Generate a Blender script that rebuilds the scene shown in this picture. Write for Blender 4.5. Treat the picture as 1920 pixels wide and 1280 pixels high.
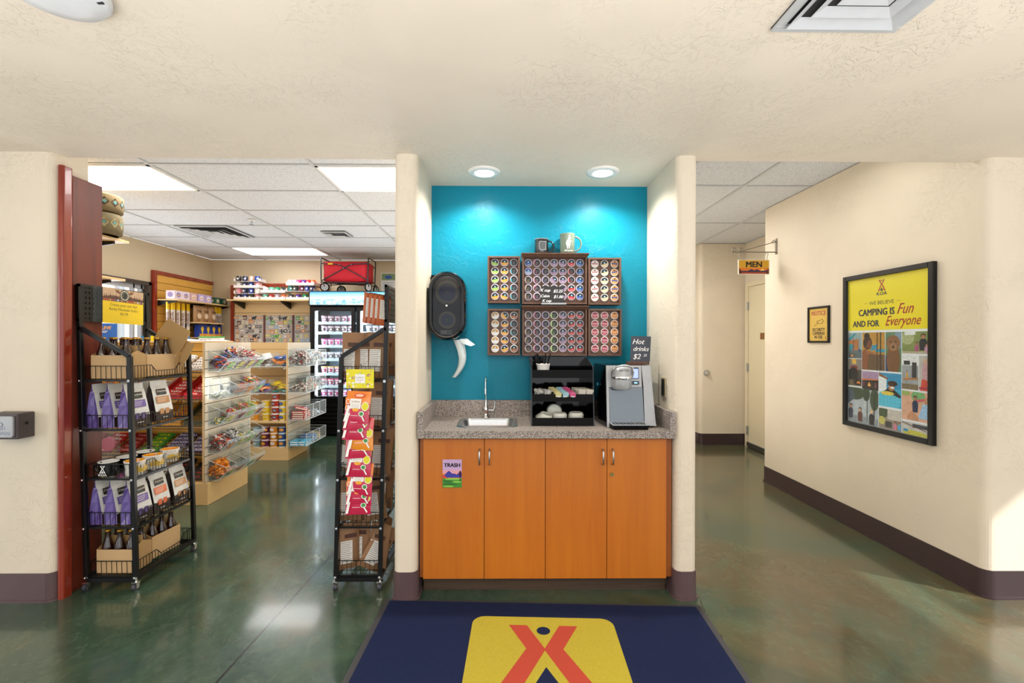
import bpy, math, random
from mathutils import Matrix, Vector
PI = math.pi
for o in list(bpy.data.objects): bpy.data.objects.remove(o)
SC = bpy.context.scene
C = SC.collection
# ------------------------------------------------------------------ camera
FOCAL, YAW, PITCH, ROLL, SHX, EYE = 857.7, .53, -.066, .118, 11.57, 1.392
cam = bpy.data.cameras.new('camera'); co = bpy.data.objects.new('camera', cam); C.objects.link(co)
cam.sensor_width = 36; cam.lens = FOCAL/1920*36; cam.shift_x = SHX/1920; cam.clip_start = .02
co.matrix_world = (Matrix.Translation((0, 0, EYE)) @ Matrix.Rotation(math.radians(-YAW), 4, 'Z')
                   @ Matrix.Rotation(math.radians(90+PITCH), 4, 'X') @ Matrix.Rotation(math.radians(ROLL), 4, 'Z'))
SC.camera = co
# ------------------------------------------------------------------ view, world, large lights
vs = SC.view_settings
SC.display_settings.display_device = 'sRGB'
vs.view_transform = 'Standard'; vs.look = 'None'; vs.gamma = 1; vs.use_curve_mapping = False; vs.exposure = 0.0
W = bpy.data.worlds.new('world'); SC.world = W; W.use_nodes = True
W.node_tree.nodes['Background'].inputs[0].default_value = (.93, .96, 1, 1)
W.node_tree.nodes['Background'].inputs[1].default_value = 1.0

def area(name, loc, rot, sx, sy, power, col=(1, 1, 1), spread=180):
    l = bpy.data.lights.new(name, 'AREA'); l.shape = 'RECTANGLE'; l.size = sx; l.size_y = sy
    l.energy = power; l.color = col; l.spread = math.radians(spread)
    o = bpy.data.objects.new(name, l); C.objects.link(o); o.location = loc; o.rotation_euler = rot
    return o
# added fill behind the camera, standing in for daylight from an unseen entrance
area('rear_daylight_fill', (.3, -2.9, 1.3), (math.radians(100), 0, 0), 6.5, 2.0, 32, (.98, .98, 1))
# added upward fill low behind the camera to brighten the ceiling
area('upward_ceiling_fill', (.3, -1.45, .25), (math.radians(172), 0, 0), 6.6, 2.4, 255, (1, .97, .96), 135)
area('upward_ceiling_fill', (-1.05, 5.2, .25), (math.radians(180), 0, 0), .7, 3.4, 38, (1, .98, .97))  # added upward fill for the store ceiling, no sun patch here
area('upward_ceiling_fill', (-4.3, 4.3, .3), (math.radians(180), 0, 0), .6, 2.4, 14, (1, .98, .97))  # another added upward fill along the left store wall
area('store_window_daylight', (-4.6, 5.5, 1.4), (0, math.radians(-105), 0), 1.1, 1.3, 16, (.97, .98, 1))
area('store_side_fill', (-4.0, 2.75, .8), (math.radians(125), 0, 0), 1.6, 1.0, 22, (.97, .98, 1))  # added fill hidden behind the front left wall, no window there
area('foyer_side_fill', (-5.6, .2, 1.3), (0, math.radians(-90), 0), 1.8, 2.4, 36, (.98, .98, 1))  # added side fill out of view, brightens the outer walls
area('foyer_side_fill', (4.6, -.2, 1.3), (0, math.radians(90), 0), 1.8, 2.4, 14, (.98, .98, 1))  # weaker added fill from the opposite side, also unseen
area('corridor_upward_fill', (1.35, 4.6, .2), (math.radians(180), 0, 0), .5, 2.6, 10, (1, .98, .95))  # added upward fill for the corridor ceiling, out of view
# added overhead fill behind the camera, no known fixture
area('foyer_overhead_fill', (.3, -.9, 2.36), (0, 0, 0), 3.5, 1.6, 24, (1, .98, .97))
# store and corridor troffers (diffusers modelled below, except where noted)
for X_, Y_, P_ in ((-3.25, 3.75, 28), (-.95, 3.75, 20), (-3.25, 6.78, 10), (-1.4, 5.6, 26)):  # last entry is an added hidden lamp without a diffuser
    area('store_troffer_and_fill', (X_, Y_, 2.665), (0, 0, 0), 1.15, .55, P_, (1, .99, .98))
area('corridor_ceiling_light', (1.5, 5.0, 2.665), (0, 0, 0), .55, 1.1, 32, (1, .98, .94))
area('corridor_ceiling_light', (2.0, 3.0, 2.665), (0, 0, 0), .55, .5, 5, (1, .98, .94))  # unseen lamp near the opening, no diffuser modelled
for X_, Y_ in ((-.125, 2.705), (.62, 2.70)):
    l = bpy.data.lights.new('downlight', 'SPOT'); l.energy = 44; l.spot_size = math.radians(148); l.spot_blend = .75
    l.shadow_soft_size = .035; l.color = (1, .96, .88)
    o = bpy.data.objects.new('downlight', l); C.objects.link(o); o.location = (X_, Y_, 2.375)

# ------------------------------------------------------------------ pixel -> world helpers (used once, at authoring depth)
_R = co.matrix_world.to_3x3(); _O = Vector((0, 0, EYE))
def ray(px, py):
    return _R @ Vector(((px-960+SHX)/FOCAL, -(py-640)/FOCAL, -1))
def PY(px, py, y): d = ray(px, py); return _O + d*(y/d.y)
def PX(px, py, x): d = ray(px, py); return _O + d*(x/d.x)
def PZ(px, py, z=0.): d = ray(px, py); return _O + d*((z-EYE)/d.z)

# ------------------------------------------------------------------ materials
def lin(c):
    c = c/255.
    return c/12.92 if c <= .04045 else ((c+.055)/1.055)**2.4
def rgb(c):
    if isinstance(c, str): c = [int(c[i:i+2], 16) for i in (0, 2, 4)]
    return (lin(c[0]), lin(c[1]), lin(c[2]), 1)
MC = {}
def mat(col, rough=.5, metal=0., name=None, emit=0., alpha=1., coat=0., var=.06, vs_=30., bump=0., bs=200., trans=0., spec=.5):
    key = (str(col), rough, metal, name, emit, alpha, coat, var, bump, trans)
    if key in MC: return MC[key]
    m = bpy.data.materials.new(name or 'paint'); m.use_nodes = True
    nt = m.node_tree; p = nt.nodes['Principled BSDF']; c = rgb(col)
    p.inputs['Base Color'].default_value = c; p.inputs['Roughness'].default_value = rough
    p.inputs['Metallic'].default_value = metal; p.inputs['Alpha'].default_value = alpha
    p.inputs['Coat Weight'].default_value = coat; p.inputs['Transmission Weight'].default_value = trans
    p.inputs['Specular IOR Level'].default_value = spec
    if emit:
        p.inputs['Emission Color'].default_value = c; p.inputs['Emission Strength'].default_value = emit
    tc = nt.nodes.new('ShaderNodeTexCoord')
    if var:
        n = nt.nodes.new('ShaderNodeTexNoise'); n.inputs['Scale'].default_value = vs_
        nt.links.new(tc.outputs['Object'], n.inputs['Vector'])
        h = nt.nodes.new('ShaderNodeHueSaturation'); h.inputs['Color'].default_value = c
        mr = nt.nodes.new('ShaderNodeMapRange'); mr.inputs[3].default_value = 1-var; mr.inputs[4].default_value = 1+var
        nt.links.new(n.outputs['Fac'], mr.inputs[0]); nt.links.new(mr.outputs[0], h.inputs['Value'])
        nt.links.new(h.outputs[0], p.inputs['Base Color'])
    if bump:
        n = nt.nodes.new('ShaderNodeTexNoise'); n.inputs['Scale'].default_value = bs
        nt.links.new(tc.outputs['Object'], n.inputs['Vector'])
        b = nt.nodes.new('ShaderNodeBump'); b.inputs['Strength'].default_value = bump; b.inputs['Distance'].default_value = .002
        nt.links.new(n.outputs['Fac'], b.inputs['Height']); nt.links.new(b.outputs[0], p.inputs['Normal'])
    MC[key] = m
    return m
class G:   # small node-graph helper
    def __init__(s, name):
        s.m = bpy.data.materials.new(name); s.m.use_nodes = True; s.t = s.m.node_tree; s.p = s.t.nodes['Principled BSDF']
    def n(s, typ, **k):
        x = s.t.nodes.new('ShaderNode'+typ)
        for a, b in k.items():
            if a.startswith('i_'):
                a = a[2:]; a = int(a) if a.isdigit() else a.replace('_', ' ')
                if hasattr(b, 'is_output') or isinstance(b, bpy.types.NodeSocket): s.t.links.new(b, x.inputs[a])
                else: x.inputs[a].default_value = b
            else: setattr(x, a, b)
        return x
    def l(s, a, b): s.t.links.new(a, s.p.inputs[b] if isinstance(b, str) else b)
    def pos(s): return s.n('NewGeometry').outputs['Position']
    def mapd(s, sc, rot=(0, 0, 0), src=None):
        return s.n('Mapping', i_Vector=src or s.pos(), i_Scale=sc, i_Rotation=rot).outputs[0]
    def noise(s, vec, scale, detail=2., dist=0., rough=.5):
        return s.n('TexNoise', i_Vector=vec, i_Scale=scale, i_Detail=detail, i_Distortion=dist, i_Roughness=rough).outputs['Fac']
    def ramp(s, fac, stops, interp='LINEAR'):
        r = s.n('ValToRGB', i_0=fac); cr = r.color_ramp; cr.interpolation = interp
        while len(cr.elements) < len(stops): cr.elements.new(.5)
        for e, (p, c) in zip(cr.elements, stops): e.position = p; e.color = c if not isinstance(c, (str,)) else rgb(c)
        return r.outputs[0]
    def mix(s, f, a, b, bt='MIX'):
        x = s.n('Mix', data_type='RGBA', blend_type=bt); 
        for i, v in ((0, f), (6, a), (7, b)):
            if isinstance(v, bpy.types.NodeSocket): s.t.links.new(v, x.inputs[i])
            else: x.inputs[i].default_value = v
        return x.outputs[2]
    def math(s, op, a, b=0.):
        x = s.n('Math', operation=op)
        for i, v in ((0, a), (1, b)):
            if isinstance(v, bpy.types.NodeSocket): s.t.links.new(v, x.inputs[i])
            else: x.inputs[i].default_value = v
        return x.outputs[0]
    def bump(s, h, strength, dist):
        b = s.n('Bump', i_Strength=strength, i_Distance=dist, i_Height=h); s.l(b.outputs[0], 'Normal')
WHT = (1, 1, 1, 1); BLK = (0, 0, 0, 1)
def plaster(name, col, strength=.5, rough=.55, spec=.35):   # hand-trowelled skip texture
    g = G(name); v = g.mapd((1, 1, 1))
    big = g.noise(v, 2.2, 3, .8)
    a = g.noise(g.mapd((1, 1, 1.6)), 7., 5, 1.6, .55)
    st = g.ramp(a, [(.545, BLK), (.56, WHT)])
    b2 = g.noise(g.mapd((1.4, 1, 1), (0, 0, .7)), 13., 4, 2.2, .6)
    st2 = g.ramp(b2, [(.54, BLK), (.555, WHT)])
    mask = g.ramp(g.noise(v, 1.7, 3, .5), [(.42, BLK), (.60, WHT)])
    f = g.math('ADD', g.math('MULTIPLY', g.math('MULTIPLY', st, mask), .5), g.math('MULTIPLY', g.math('MULTIPLY', st2, mask), .9))
    f = g.math('ADD', f, g.math('MULTIPLY', g.noise(v, 90., 2), .05))
    g.bump(f, strength, .003)
    g.l(g.mix(g.ramp(big, [(.3, BLK), (.7, WHT)]), rgb(col), tuple(x*.94 if i < 3 else 1 for i, x in enumerate(rgb(col)))), 'Base Color')
    g.p.inputs['Roughness'].default_value = rough; g.p.inputs['Specular IOR Level'].default_value = spec
    return g.m
def woodmat(name, c1, c2, axis='Z', scale=1., rough=.35, coat=0., contrast=1.):
    g = G(name); sc = {'Z': (14, 14, .7), 'Y': (14, .7, 14), 'X': (.7, 14, 14)}[axis]
    v = g.mapd(tuple(x*scale for x in sc))
    n = g.noise(v, 1.6, 6, 1.2, .6); n2 = g.noise(v, 6., 3, .4)
    f = g.math('ADD', g.math('MULTIPLY', n, .75), g.math('MULTIPLY', n2, .25))
    g.l(g.ramp(f, [(.5-.18/contrast, c1), (.5+.18/contrast, c2)]), 'Base Color')
    g.p.inputs['Roughness'].default_value = rough; g.p.inputs['Coat Weight'].default_value = coat
    g.bump(f, .08, .001)
    return g.m
def floor_mat():
    g = G('stained_concrete'); P = g.pos()
    big = g.noise(g.mapd((1, 1, 1)), 1.1, 6, 1.0, .62)
    big2 = g.noise(g.mapd((1, .6, 1), (0, 0, .6)), 2.3, 7, 1.4, .65)
    fine = g.noise(g.mapd((1, .8, 1), (0, 0, .5)), 17., 8, .9, .72)
    x = g.n('SeparateXYZ', i_0=P)
    warm = g.n('MapRange', i_0=x.outputs[0], i_1=-.5, i_2=2.2, i_3=-.10, i_4=.10).outputs[0]
    f = g.math('ADD', big, warm)
    c = g.ramp(f, [(.28, '2c4236'), (.42, '3b4f3e'), (.52, '4e523b'), (.62, '544d34'), (.74, '5f5137')])
    c = g.mix(g.math('MULTIPLY', g.ramp(big2, [(.5, BLK), (.72, WHT)]), .6), c, rgb('45624f'))
    c = g.mix(g.math('MULTIPLY', g.ramp(fine, [(.5, BLK), (.8, WHT)]), .3), c, rgb('77806c'))
    c = g.mix(g.math('MULTIPLY', g.ramp(g.noise(g.mapd((1, 1, 1)), 1.9, 6, 1.), [(.28, WHT), (.45, BLK)]), .6), c, rgb('243a30'))
    # saw-cut control joint running down the shop
    def line(x0, y0, x1, y1, w, jit=0.):
        L = math.hypot(x1-x0, y1-y0); nx, ny = (y1-y0)/L, -(x1-x0)/L
        d = g.math('ADD', g.math('ADD', g.math('MULTIPLY', x.outputs[0], nx), g.math('MULTIPLY', x.outputs[1], ny)), -(nx*x0+ny*y0))
        if jit:
            j = g.noise(g.mapd((1, 1, 1)), 5., 5, 0, .7)
            d = g.math('ADD', d, g.math('MULTIPLY', g.math('SUBTRACT', j, .5), jit))
        return g.math('LESS_THAN', g.math('ABSOLUTE', d), w)
    c = g.mix(line(-1.158, 1.869, -1.093, 3.137, .0055), c, rgb('0a0a08'))
    ln = g.math('MULTIPLY', line(1.063, 2.447, 1.0, 1.857, .004, .09), g.math('GREATER_THAN', x.outputs[0], .5))
    ln = g.math('MULTIPLY', ln, g.math('LESS_THAN', x.outputs[1], 2.6))
    c = g.mix(ln, c, rgb('20241c'))
    g.l(c, 'Base Color')
    r = g.n('MapRange', i_0=fine, i_3=.13, i_4=.24).outputs[0]
    g.l(r, 'Roughness'); g.p.inputs['Coat Weight'].default_value = .32; g.p.inputs['Coat Roughness'].default_value = .07
    g.bump(big2, .015, .003)
    return g.m
def speckle(name, cols, scale, rough=.5, bump=0.):
    g = G(name)
    v = g.n('TexVoronoi', i_Vector=g.pos(), i_Scale=scale)
    s = g.n('SeparateColor', i_0=v.outputs['Color']).outputs[0]
    g.l(g.ramp(s, [(i/len(cols), c) for i, c in enumerate(cols)], 'CONSTANT'), 'Base Color')
    g.p.inputs['Roughness'].default_value = rough
    if bump: g.bump(g.noise(g.pos(), scale, 3), bump, .002)
    return g.m
def clear(name, tint='e8f2f6', a=.16, rough=.04):
    g = G(name); nt = g.t
    tr = g.n('BsdfTransparent'); tr.inputs[0].default_value = (.97, .985, .99, 1)
    g.p.inputs['Base Color'].default_value = rgb(tint); g.p.inputs['Roughness'].default_value = rough
    fr = g.n('LayerWeight', i_Blend=.5).outputs[1]
    f = g.math('MINIMUM', g.math('ADD', g.math('MULTIPLY', g.math('POWER', fr, 4.), .5), a), 1.)
    mx = g.n('MixShader', i_0=f); nt.links.new(tr.outputs[0], mx.inputs[1]); nt.links.new(g.p.outputs[0], mx.inputs[2])
    nt.links.new(mx.outputs[0], nt.nodes['Material Output'].inputs[0])
    return g.m
M_CREAM = plaster('cream_plaster', 'e4d8c4', .6)
M_CEIL = plaster('cream_ceiling_plaster', 'ebe0d0', .7, .6)
M_TEAL = plaster('teal_plaster', '0084a0', .5, .38, .28)
M_STORE = mat('d9c8a8', .6, name='tan_wall_paint', var=.03, bump=.2, bs=60)
M_FLOOR = floor_mat()
M_BASE = mat('3f3032', .28, name='dark_brown_vinyl_base', var=.12)
M_BASEF = mat('5d4a4c', .3, name='purple_brown_vinyl_base', var=.1, vs_=9)
M_TILE = speckle('acoustic_tile', ['d8dbe0', 'dcdfe4', 'd4d8dd', 'dee1e6', 'bdc0c6', 'dadde2'], 190, .8)
M_GRID = mat('a9adb2', .5, name='ceiling_grid_metal')
M_GRAN = speckle('speckled_laminate', ['8f8682', '6d625c', 'aaa29c', '9b8f88', '57504d', 'b9b0a8', 'a0907f', '7f7773'], 260, .42)
M_CAB = woodmat('orange_maple_veneer', 'b4621a', 'c6741f', 'Z', .6, .38, .05, .8)
M_CABD = woodmat('orange_maple_edge', '8e4c1c', 'a05a22', 'Z', .6, .4)
M_KICK = woodmat('worn_toe_kick', '3a2c22', '54402f', 'X', 1, .5)
M_RED = woodmat('red_mahogany_board', '4c170e', '7a3018', 'Z', .45, .42, .0, 1.1)
M_REDE = woodmat('bright_mahogany_edge', '7a2414', 'a23c22', 'Z', .5, .25, .4)
M_MAPLE = woodmat('light_maple_laminate', 'd8b47c', 'e2c28e', 'Z', .8, .4, 0, .8)
M_MAPLEX = woodmat('light_maple_laminate_horizontal', 'd8b47c', 'e2c28e', 'X', .8, .4, 0, .8)
M_ASH = woodmat('pale_ash_laminate', 'c8bba6', 'd4cab8', 'Z', .8, .4, 0, .8)
M_HONEY = mat('e0ab4c', .4, name='honey_slatwall', vs_=6, var=.08)
M_GROOVE = mat('3a2412', .8, name='slat_groove')
M_WAL = woodmat('walnut_stained_pine', '4c3428', '6e4e3c', 'Z', 1.2, .5)
M_BLK = mat('0a0a0c', .35, spec=.35, name='black_powder_coat', var=.1)
M_BLKG = mat('08080a', .08, name='gloss_black_plastic', coat=.0, spec=.4)
M_BLKM = mat('0a0a0c', .55, spec=.15, name='matt_black_plastic')
M_CHR = mat('d8dadd', .12, 1., name='chrome')
M_STEEL = mat('b8bcc0', .28, 1., name='brushed_steel')
M_SILV = mat('a4a6a9', .34, .3, name='silver_plastic')
M_WHITE = mat('f0f0ee', .45, name='white_plastic')
M_CLEAR = clear('clear_acrylic', a=.025)
M_GLASS = clear('door_glass', a=.03, rough=.01)
M_CARD = mat('b3905f', .75, name='kraft_cardboard', var=.05, vs_=12)
M_CARDL = mat('c9a77a', .75, name='light_kraft_cardboard', var=.04, vs_=12)
M_KRAFT = mat('8f6a49', .6, name='brown_paper_bag', var=.12, vs_=14, bump=.35, bs=40)
M_BOTT = mat('2a1006', .06, name='brown_bottle_glass', coat=1.)
M_GOLD = mat('b98a2e', .3, .7, name='gold_cap')

# ------------------------------------------------------------------ mesh builder
_tx = {}
def text_mesh(s, bold, res, shear):
    k = (s, bold, res, shear)
    if k in _tx: return _tx[k]
    c = bpy.data.curves.new('t', 'FONT'); c.body = s; c.size = 1; c.offset = bold; c.resolution_u = res; c.shear = shear
    c.align_x = 'CENTER'; c.fill_mode = 'FRONT'
    o = bpy.data.objects.new('t', c); C.objects.link(o)
    me = bpy.data.meshes.new_from_object(o.evaluated_get(bpy.context.evaluated_depsgraph_get()))
    r = ([v.co.copy() for v in me.vertices], [tuple(p.vertices) for p in me.polygons])
    bpy.data.objects.remove(o); bpy.data.curves.remove(c); bpy.data.meshes.remove(me)
    _tx[k] = r
    return r
class B:
    def __init__(s, xf=None):
        s.v = []; s.f = []; s.mi = []; s.sm = []; s.mats = []; s.xf = xf
    def add(s, vs, fs, m, sm=False):
        k = len(s.v)
        for v in vs:
            v = Vector(v); s.v.append(s.xf @ v if s.xf else v)
        if m not in s.mats: s.mats.append(m)
        i = s.mats.index(m)
        for f in fs: s.f.append(tuple(a+k for a in f)); s.mi.append(i); s.sm.append(sm)
        return s
    def box(s, x0, y0, z0, x1, y1, z1, m):
        if x0 > x1: x0, x1 = x1, x0
        if y0 > y1: y0, y1 = y1, y0
        if z0 > z1: z0, z1 = z1, z0
        return s.add([(x0, y0, z0), (x1, y0, z0), (x1, y1, z0), (x0, y1, z0), (x0, y0, z1), (x1, y0, z1), (x1, y1, z1), (x0, y1, z1)],
              [(0, 3, 2, 1), (4, 5, 6, 7), (0, 1, 5, 4), (1, 2, 6, 5), (2, 3, 7, 6), (3, 0, 4, 7)], m)
    def cb(s, c, sz, m):
        return s.box(c[0]-sz[0]/2, c[1]-sz[1]/2, c[2]-sz[2]/2, c[0]+sz[0]/2, c[1]+sz[1]/2, c[2]+sz[2]/2, m)
    def hexa(s, b, t, m):   # bottom and top quads
        return s.add(list(b)+list(t), [(0, 3, 2, 1), (4, 5, 6, 7), (0, 1, 5, 4), (1, 2, 6, 5), (2, 3, 7, 6), (3, 0, 4, 7)], m)
    def cyl(s, p0, p1, r0, m, r1=None, n=12, caps=True):
        p0 = Vector(p0); p1 = Vector(p1); r1 = r0 if r1 is None else r1
        d = (p1-p0).normalized(); a = d.orthogonal().normalized(); b = d.cross(a)
        vs = []
        for p, r in ((p0, r0), (p1, r1)):
            for i in range(n):
                t = 2*PI*i/n; vs.append(p+a*(r*math.cos(t))+b*(r*math.sin(t)))
        s.add(vs, [(i, (i+1) % n, n+(i+1) % n, n+i) for i in range(n)], m, True)
        if caps: s.add(vs, [tuple(range(n-1, -1, -1)), tuple(range(n, 2*n))], m)
        return s
    def bar(s, p0, p1, w, m, h=None, up=(0, 0, 1)):   # square bar
        p0 = Vector(p0); p1 = Vector(p1); d = (p1-p0).normalized(); h = h or w
        up = Vector(up)
        if abs(d.dot(up)) > .98: up = Vector((0, 1, 0))
        a = d.cross(up).normalized()*w/2; b = a.cross(d).normalized()*h/2
        q = [-a-b, a-b, a+b, -a+b]
        return s.add([p0+x for x in q]+[p1+x for x in q], [(0, 1, 2, 3), (7, 6, 5, 4), (0, 4, 5, 1), (1, 5, 6, 2), (2, 6, 7, 3), (3, 7, 4, 0)], m)
    def tube(s, pts, r, m, n=6, closed=False):
        pts = [Vector(p) for p in pts]; N = len(pts); vs = []; up = None
        for i, p in enumerate(pts):
            if closed: d = pts[(i+1) % N]-pts[i-1]
            else: d = pts[min(i+1, N-1)]-pts[max(i-1, 0)]
            d.normalize()
            if up is None: up = d.orthogonal().normalized()
            up = (up-d*up.dot(d)); up = up.normalized() if up.length > 1e-6 else d.orthogonal().normalized()
            b = d.cross(up)
            for k in range(n):
                t = 2*PI*k/n; vs.append(p+up*(r*math.cos(t))+b*(r*math.sin(t)))
        fs = []
        for i in range(N if closed else N-1):
            j = (i+1) % N
            for k in range(n): fs.append((i*n+k, i*n+(k+1) % n, j*n+(k+1) % n, j*n+k))
        s.add(vs, fs, m, True)
        if not closed: s.add(vs, [tuple(range(n-1, -1, -1)), tuple(range((N-1)*n, N*n))], m)
        return s
    def lathe(s, prof, m, c=(0, 0, 0), n=20, sx=1., sy=1., cap=False):
        vs = []
        for r, z in prof:
            for i in range(n): t = 2*PI*i/n; vs.append((c[0]+sx*r*math.cos(t), c[1]+sy*r*math.sin(t), c[2]+z))
        fs = [(j*n+i, j*n+(i+1) % n, (j+1)*n+(i+1) % n, (j+1)*n+i) for j in range(len(prof)-1) for i in range(n)]
        s.add(vs, fs, m, True)
        if cap: s.add(vs[:n], [tuple(range(n-1, -1, -1))], m)
        return s
    def prism(s, poly, z0, z1, m):
        n = len(poly)
        vs = [(x, y, z0) for x, y in poly]+[(x, y, z1) for x, y in poly]
        return s.add(vs, [tuple(range(n-1, -1, -1)), tuple(range(n, 2*n))]+[(i, (i+1) % n, n+(i+1) % n, n+i) for i in range(n)], m)
    def disc(s, cx, cy, r, z, m, n=20, ry=None):
        ry = ry or r
        return s.add([(cx+r*math.cos(2*PI*i/n), cy+ry*math.sin(2*PI*i/n), z) for i in range(n)], [tuple(range(n))], m)
    def poly(s, pts, z, m): return s.add([(x, y, z) for x, y in pts], [tuple(range(len(pts)))], m)
    def rect(s, x0, y0, x1, y1, z, m): return s.add([(x0, y0, z), (x1, y0, z), (x1, y1, z), (x0, y1, z)], [(0, 1, 2, 3)], m)
    def rrect(s, x0, y0, x1, y1, r, z0, z1, m, n=5):
        return s.prism(rr(x0, y0, x1, y1, r, n), z0, z1, m)
    def ball(s, c, r, m, n=8, k=6):
        rx, ry, rz = r if isinstance(r, tuple) else (r, r, r); vs = []
        for j in range(1, k):
            ph = PI*j/k
            for i in range(n): t = 2*PI*i/n; vs.append((c[0]+rx*math.sin(ph)*math.cos(t), c[1]+ry*math.sin(ph)*math.sin(t), c[2]-rz*math.cos(ph)))
        vs += [(c[0], c[1], c[2]-rz), (c[0], c[1], c[2]+rz)]; a, b = len(vs)-2, len(vs)-1
        fs = [(j*n+i, j*n+(i+1) % n, (j+1)*n+(i+1) % n, (j+1)*n+i) for j in range(k-2) for i in range(n)]
        fs += [(a, (i+1) % n, i) for i in range(n)]+[(b, (k-2)*n+i, (k-2)*n+(i+1) % n) for i in range(n)]
        return s.add(vs, fs, m, True)
    def text(s, t, size, m, x=0, y=0, z=.0004, bold=0., sx=1., shear=0., res=2, rot=0.):
        vs, fs = text_mesh(t, 0., res, shear); c, d = math.cos(rot), math.sin(rot)
        for dx, dy, dz in (((-.8, -.3, 0), (.8, .3, 1e-5), (-.8, .3, 2e-5), (.8, -.3, 3e-5)) if bold else ((0, 0, 0),)):   # heavier strokes
            s.add([(x+((v.x*sx+dx*bold)*c-(v.y+dy*bold)*d)*size, y+((v.x*sx+dx*bold)*d+(v.y+dy*bold)*c)*size, z+dz) for v in vs], fs, m)
        return s
    def obj(s, name, parent=None, bevel=0., seg=2, ang=35, origin=None, sub=0):
        me = bpy.data.meshes.new(name)
        if parent is not None: org = wloc(parent)
        elif origin is not None: org = Vector(origin)
        else:
            xs = [v.x for v in s.v]; ys = [v.y for v in s.v]; zs = [v.z for v in s.v]
            org = Vector(((min(xs)+max(xs))/2, (min(ys)+max(ys))/2, min(zs)))
        me.from_pydata([v-org for v in s.v], [], s.f)
        for m in s.mats: me.materials.append(m)
        me.polygons.foreach_set('material_index', s.mi); me.polygons.foreach_set('use_smooth', s.sm)
        me.update()
        o = bpy.data.objects.new(name, me); C.objects.link(o)
        if parent is not None: o.parent = parent
        else: o.location = org
        if bevel:
            md = o.modifiers.new('bevel', 'BEVEL'); md.width = bevel; md.segments = seg; md.limit_method = 'ANGLE'; md.angle_limit = math.radians(ang)
        if sub: md = o.modifiers.new('sub', 'SUBSURF'); md.levels = sub; md.render_levels = sub
        return o
def rr(x0, y0, x1, y1, r, n=5):
    pts = []
    for cx, cy, a0 in ((x1-r, y0+r, -PI/2), (x1-r, y1-r, 0), (x0+r, y1-r, PI/2), (x0+r, y0+r, PI)):
        for i in range(n+1): a = a0+PI/2*i/n; pts.append((cx+r*math.cos(a), cy+r*math.sin(a)))
    return pts
def wloc(o):
    v = Vector((0, 0, 0))
    while o is not None: v = v+o.location; o = o.parent
    return v
def frame(org, u, v):
    u = Vector(u).normalized(); v = Vector(v).normalized(); n = u.cross(v)
    return Matrix(((u.x, v.x, n.x, org[0]), (u.y, v.y, n.y, org[1]), (u.z, v.z, n.z, org[2]), (0, 0, 0, 1)))
def tag(o, label, cat, group=None, kind=None):
    o['label'] = label; o['category'] = cat
    if group: o['group'] = group
    if kind: o['kind'] = kind
    return o
def thing(name, label, cat, loc=(0, 0, 0), group=None):
    o = bpy.data.objects.new(name, None); o.empty_display_size = .05; C.objects.link(o); o.location = loc
    return tag(o, label, cat, group)
def struct(b, name, parent=None, **k):
    o = b.obj(name, parent, **k); o['kind'] = 'structure'; return o
def dup(root, loc, rz=0., label=None, group=None, scale=None):
    def cp(o, par):
        c = o.copy(); C.objects.link(c); c.parent = par
        for ch in kids.get(o.name, []): cp(ch, c)
        return c
    kids = {}
    def reg(o):
        kids[o.name] = list(o.children)
        for c in o.children: reg(c)
    reg(root)
    r = cp(root, None); r.location = loc; r.rotation_euler = (root.rotation_euler[0], root.rotation_euler[1], rz)
    if scale: r.scale = (scale,)*3 if not isinstance(scale, tuple) else scale
    if label: r['label'] = label
    if group: r['group'] = group
    return r
class Proto:   # first placement moves the prototype itself, later ones copy it
    def __init__(s, root): s.root = root; s.used = False
    def put(s, loc, rz=0., label=None, group=None, scale=None, tilt=None):
        if s.used: r = dup(s.root, loc, rz, label, group, scale)
        else:
            r = s.root; s.used = True; r.location = loc; r.rotation_euler = (0, 0, rz)
            if scale: r.scale = (scale,)*3 if not isinstance(scale, tuple) else scale
            if label: r['label'] = label
            if group: r['group'] = group
        r.rotation_euler = (tilt[0], tilt[1], rz) if tilt else (0, 0, rz)
        return r
ORD = ['first', 'second', 'third', 'fourth', 'fifth', 'sixth', 'seventh', 'eighth', 'ninth', 'tenth', 'eleventh', 'twelfth']
RN = random.Random(7)

# ================================================================== THE SETTING
YF, ZC, ZS, YB, AXL, AXR, XW = 2.454, 2.392, 2.706, 2.956, -.453, .941, 2.627
PXL, PXR = -.577, 1.056       # outer faces of the two alcove piers
LIP = 2.53                    # back edge of the plaster soffit
XLW, YBK = -4.734, 7.509
b = B(); b.box(-6.2, -3, -.06, 5, 8.2, 0, M_FLOOR); struct(b, 'floor')
b = B(); b.box(-6.2, -3, ZC, 5, LIP, ZC+.1, M_CEIL); b.box(PXL-.002, LIP, ZC, PXR, YB+.12, ZC+.1, M_CEIL); struct(b, 'ceiling')
b = B()   # drop of the soffit up to the tiled ceiling
b.box(-6.2, LIP-.06, ZC+.1, 5, LIP, ZS+.1, M_CREAM); struct(b, 'wall_header')
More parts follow.
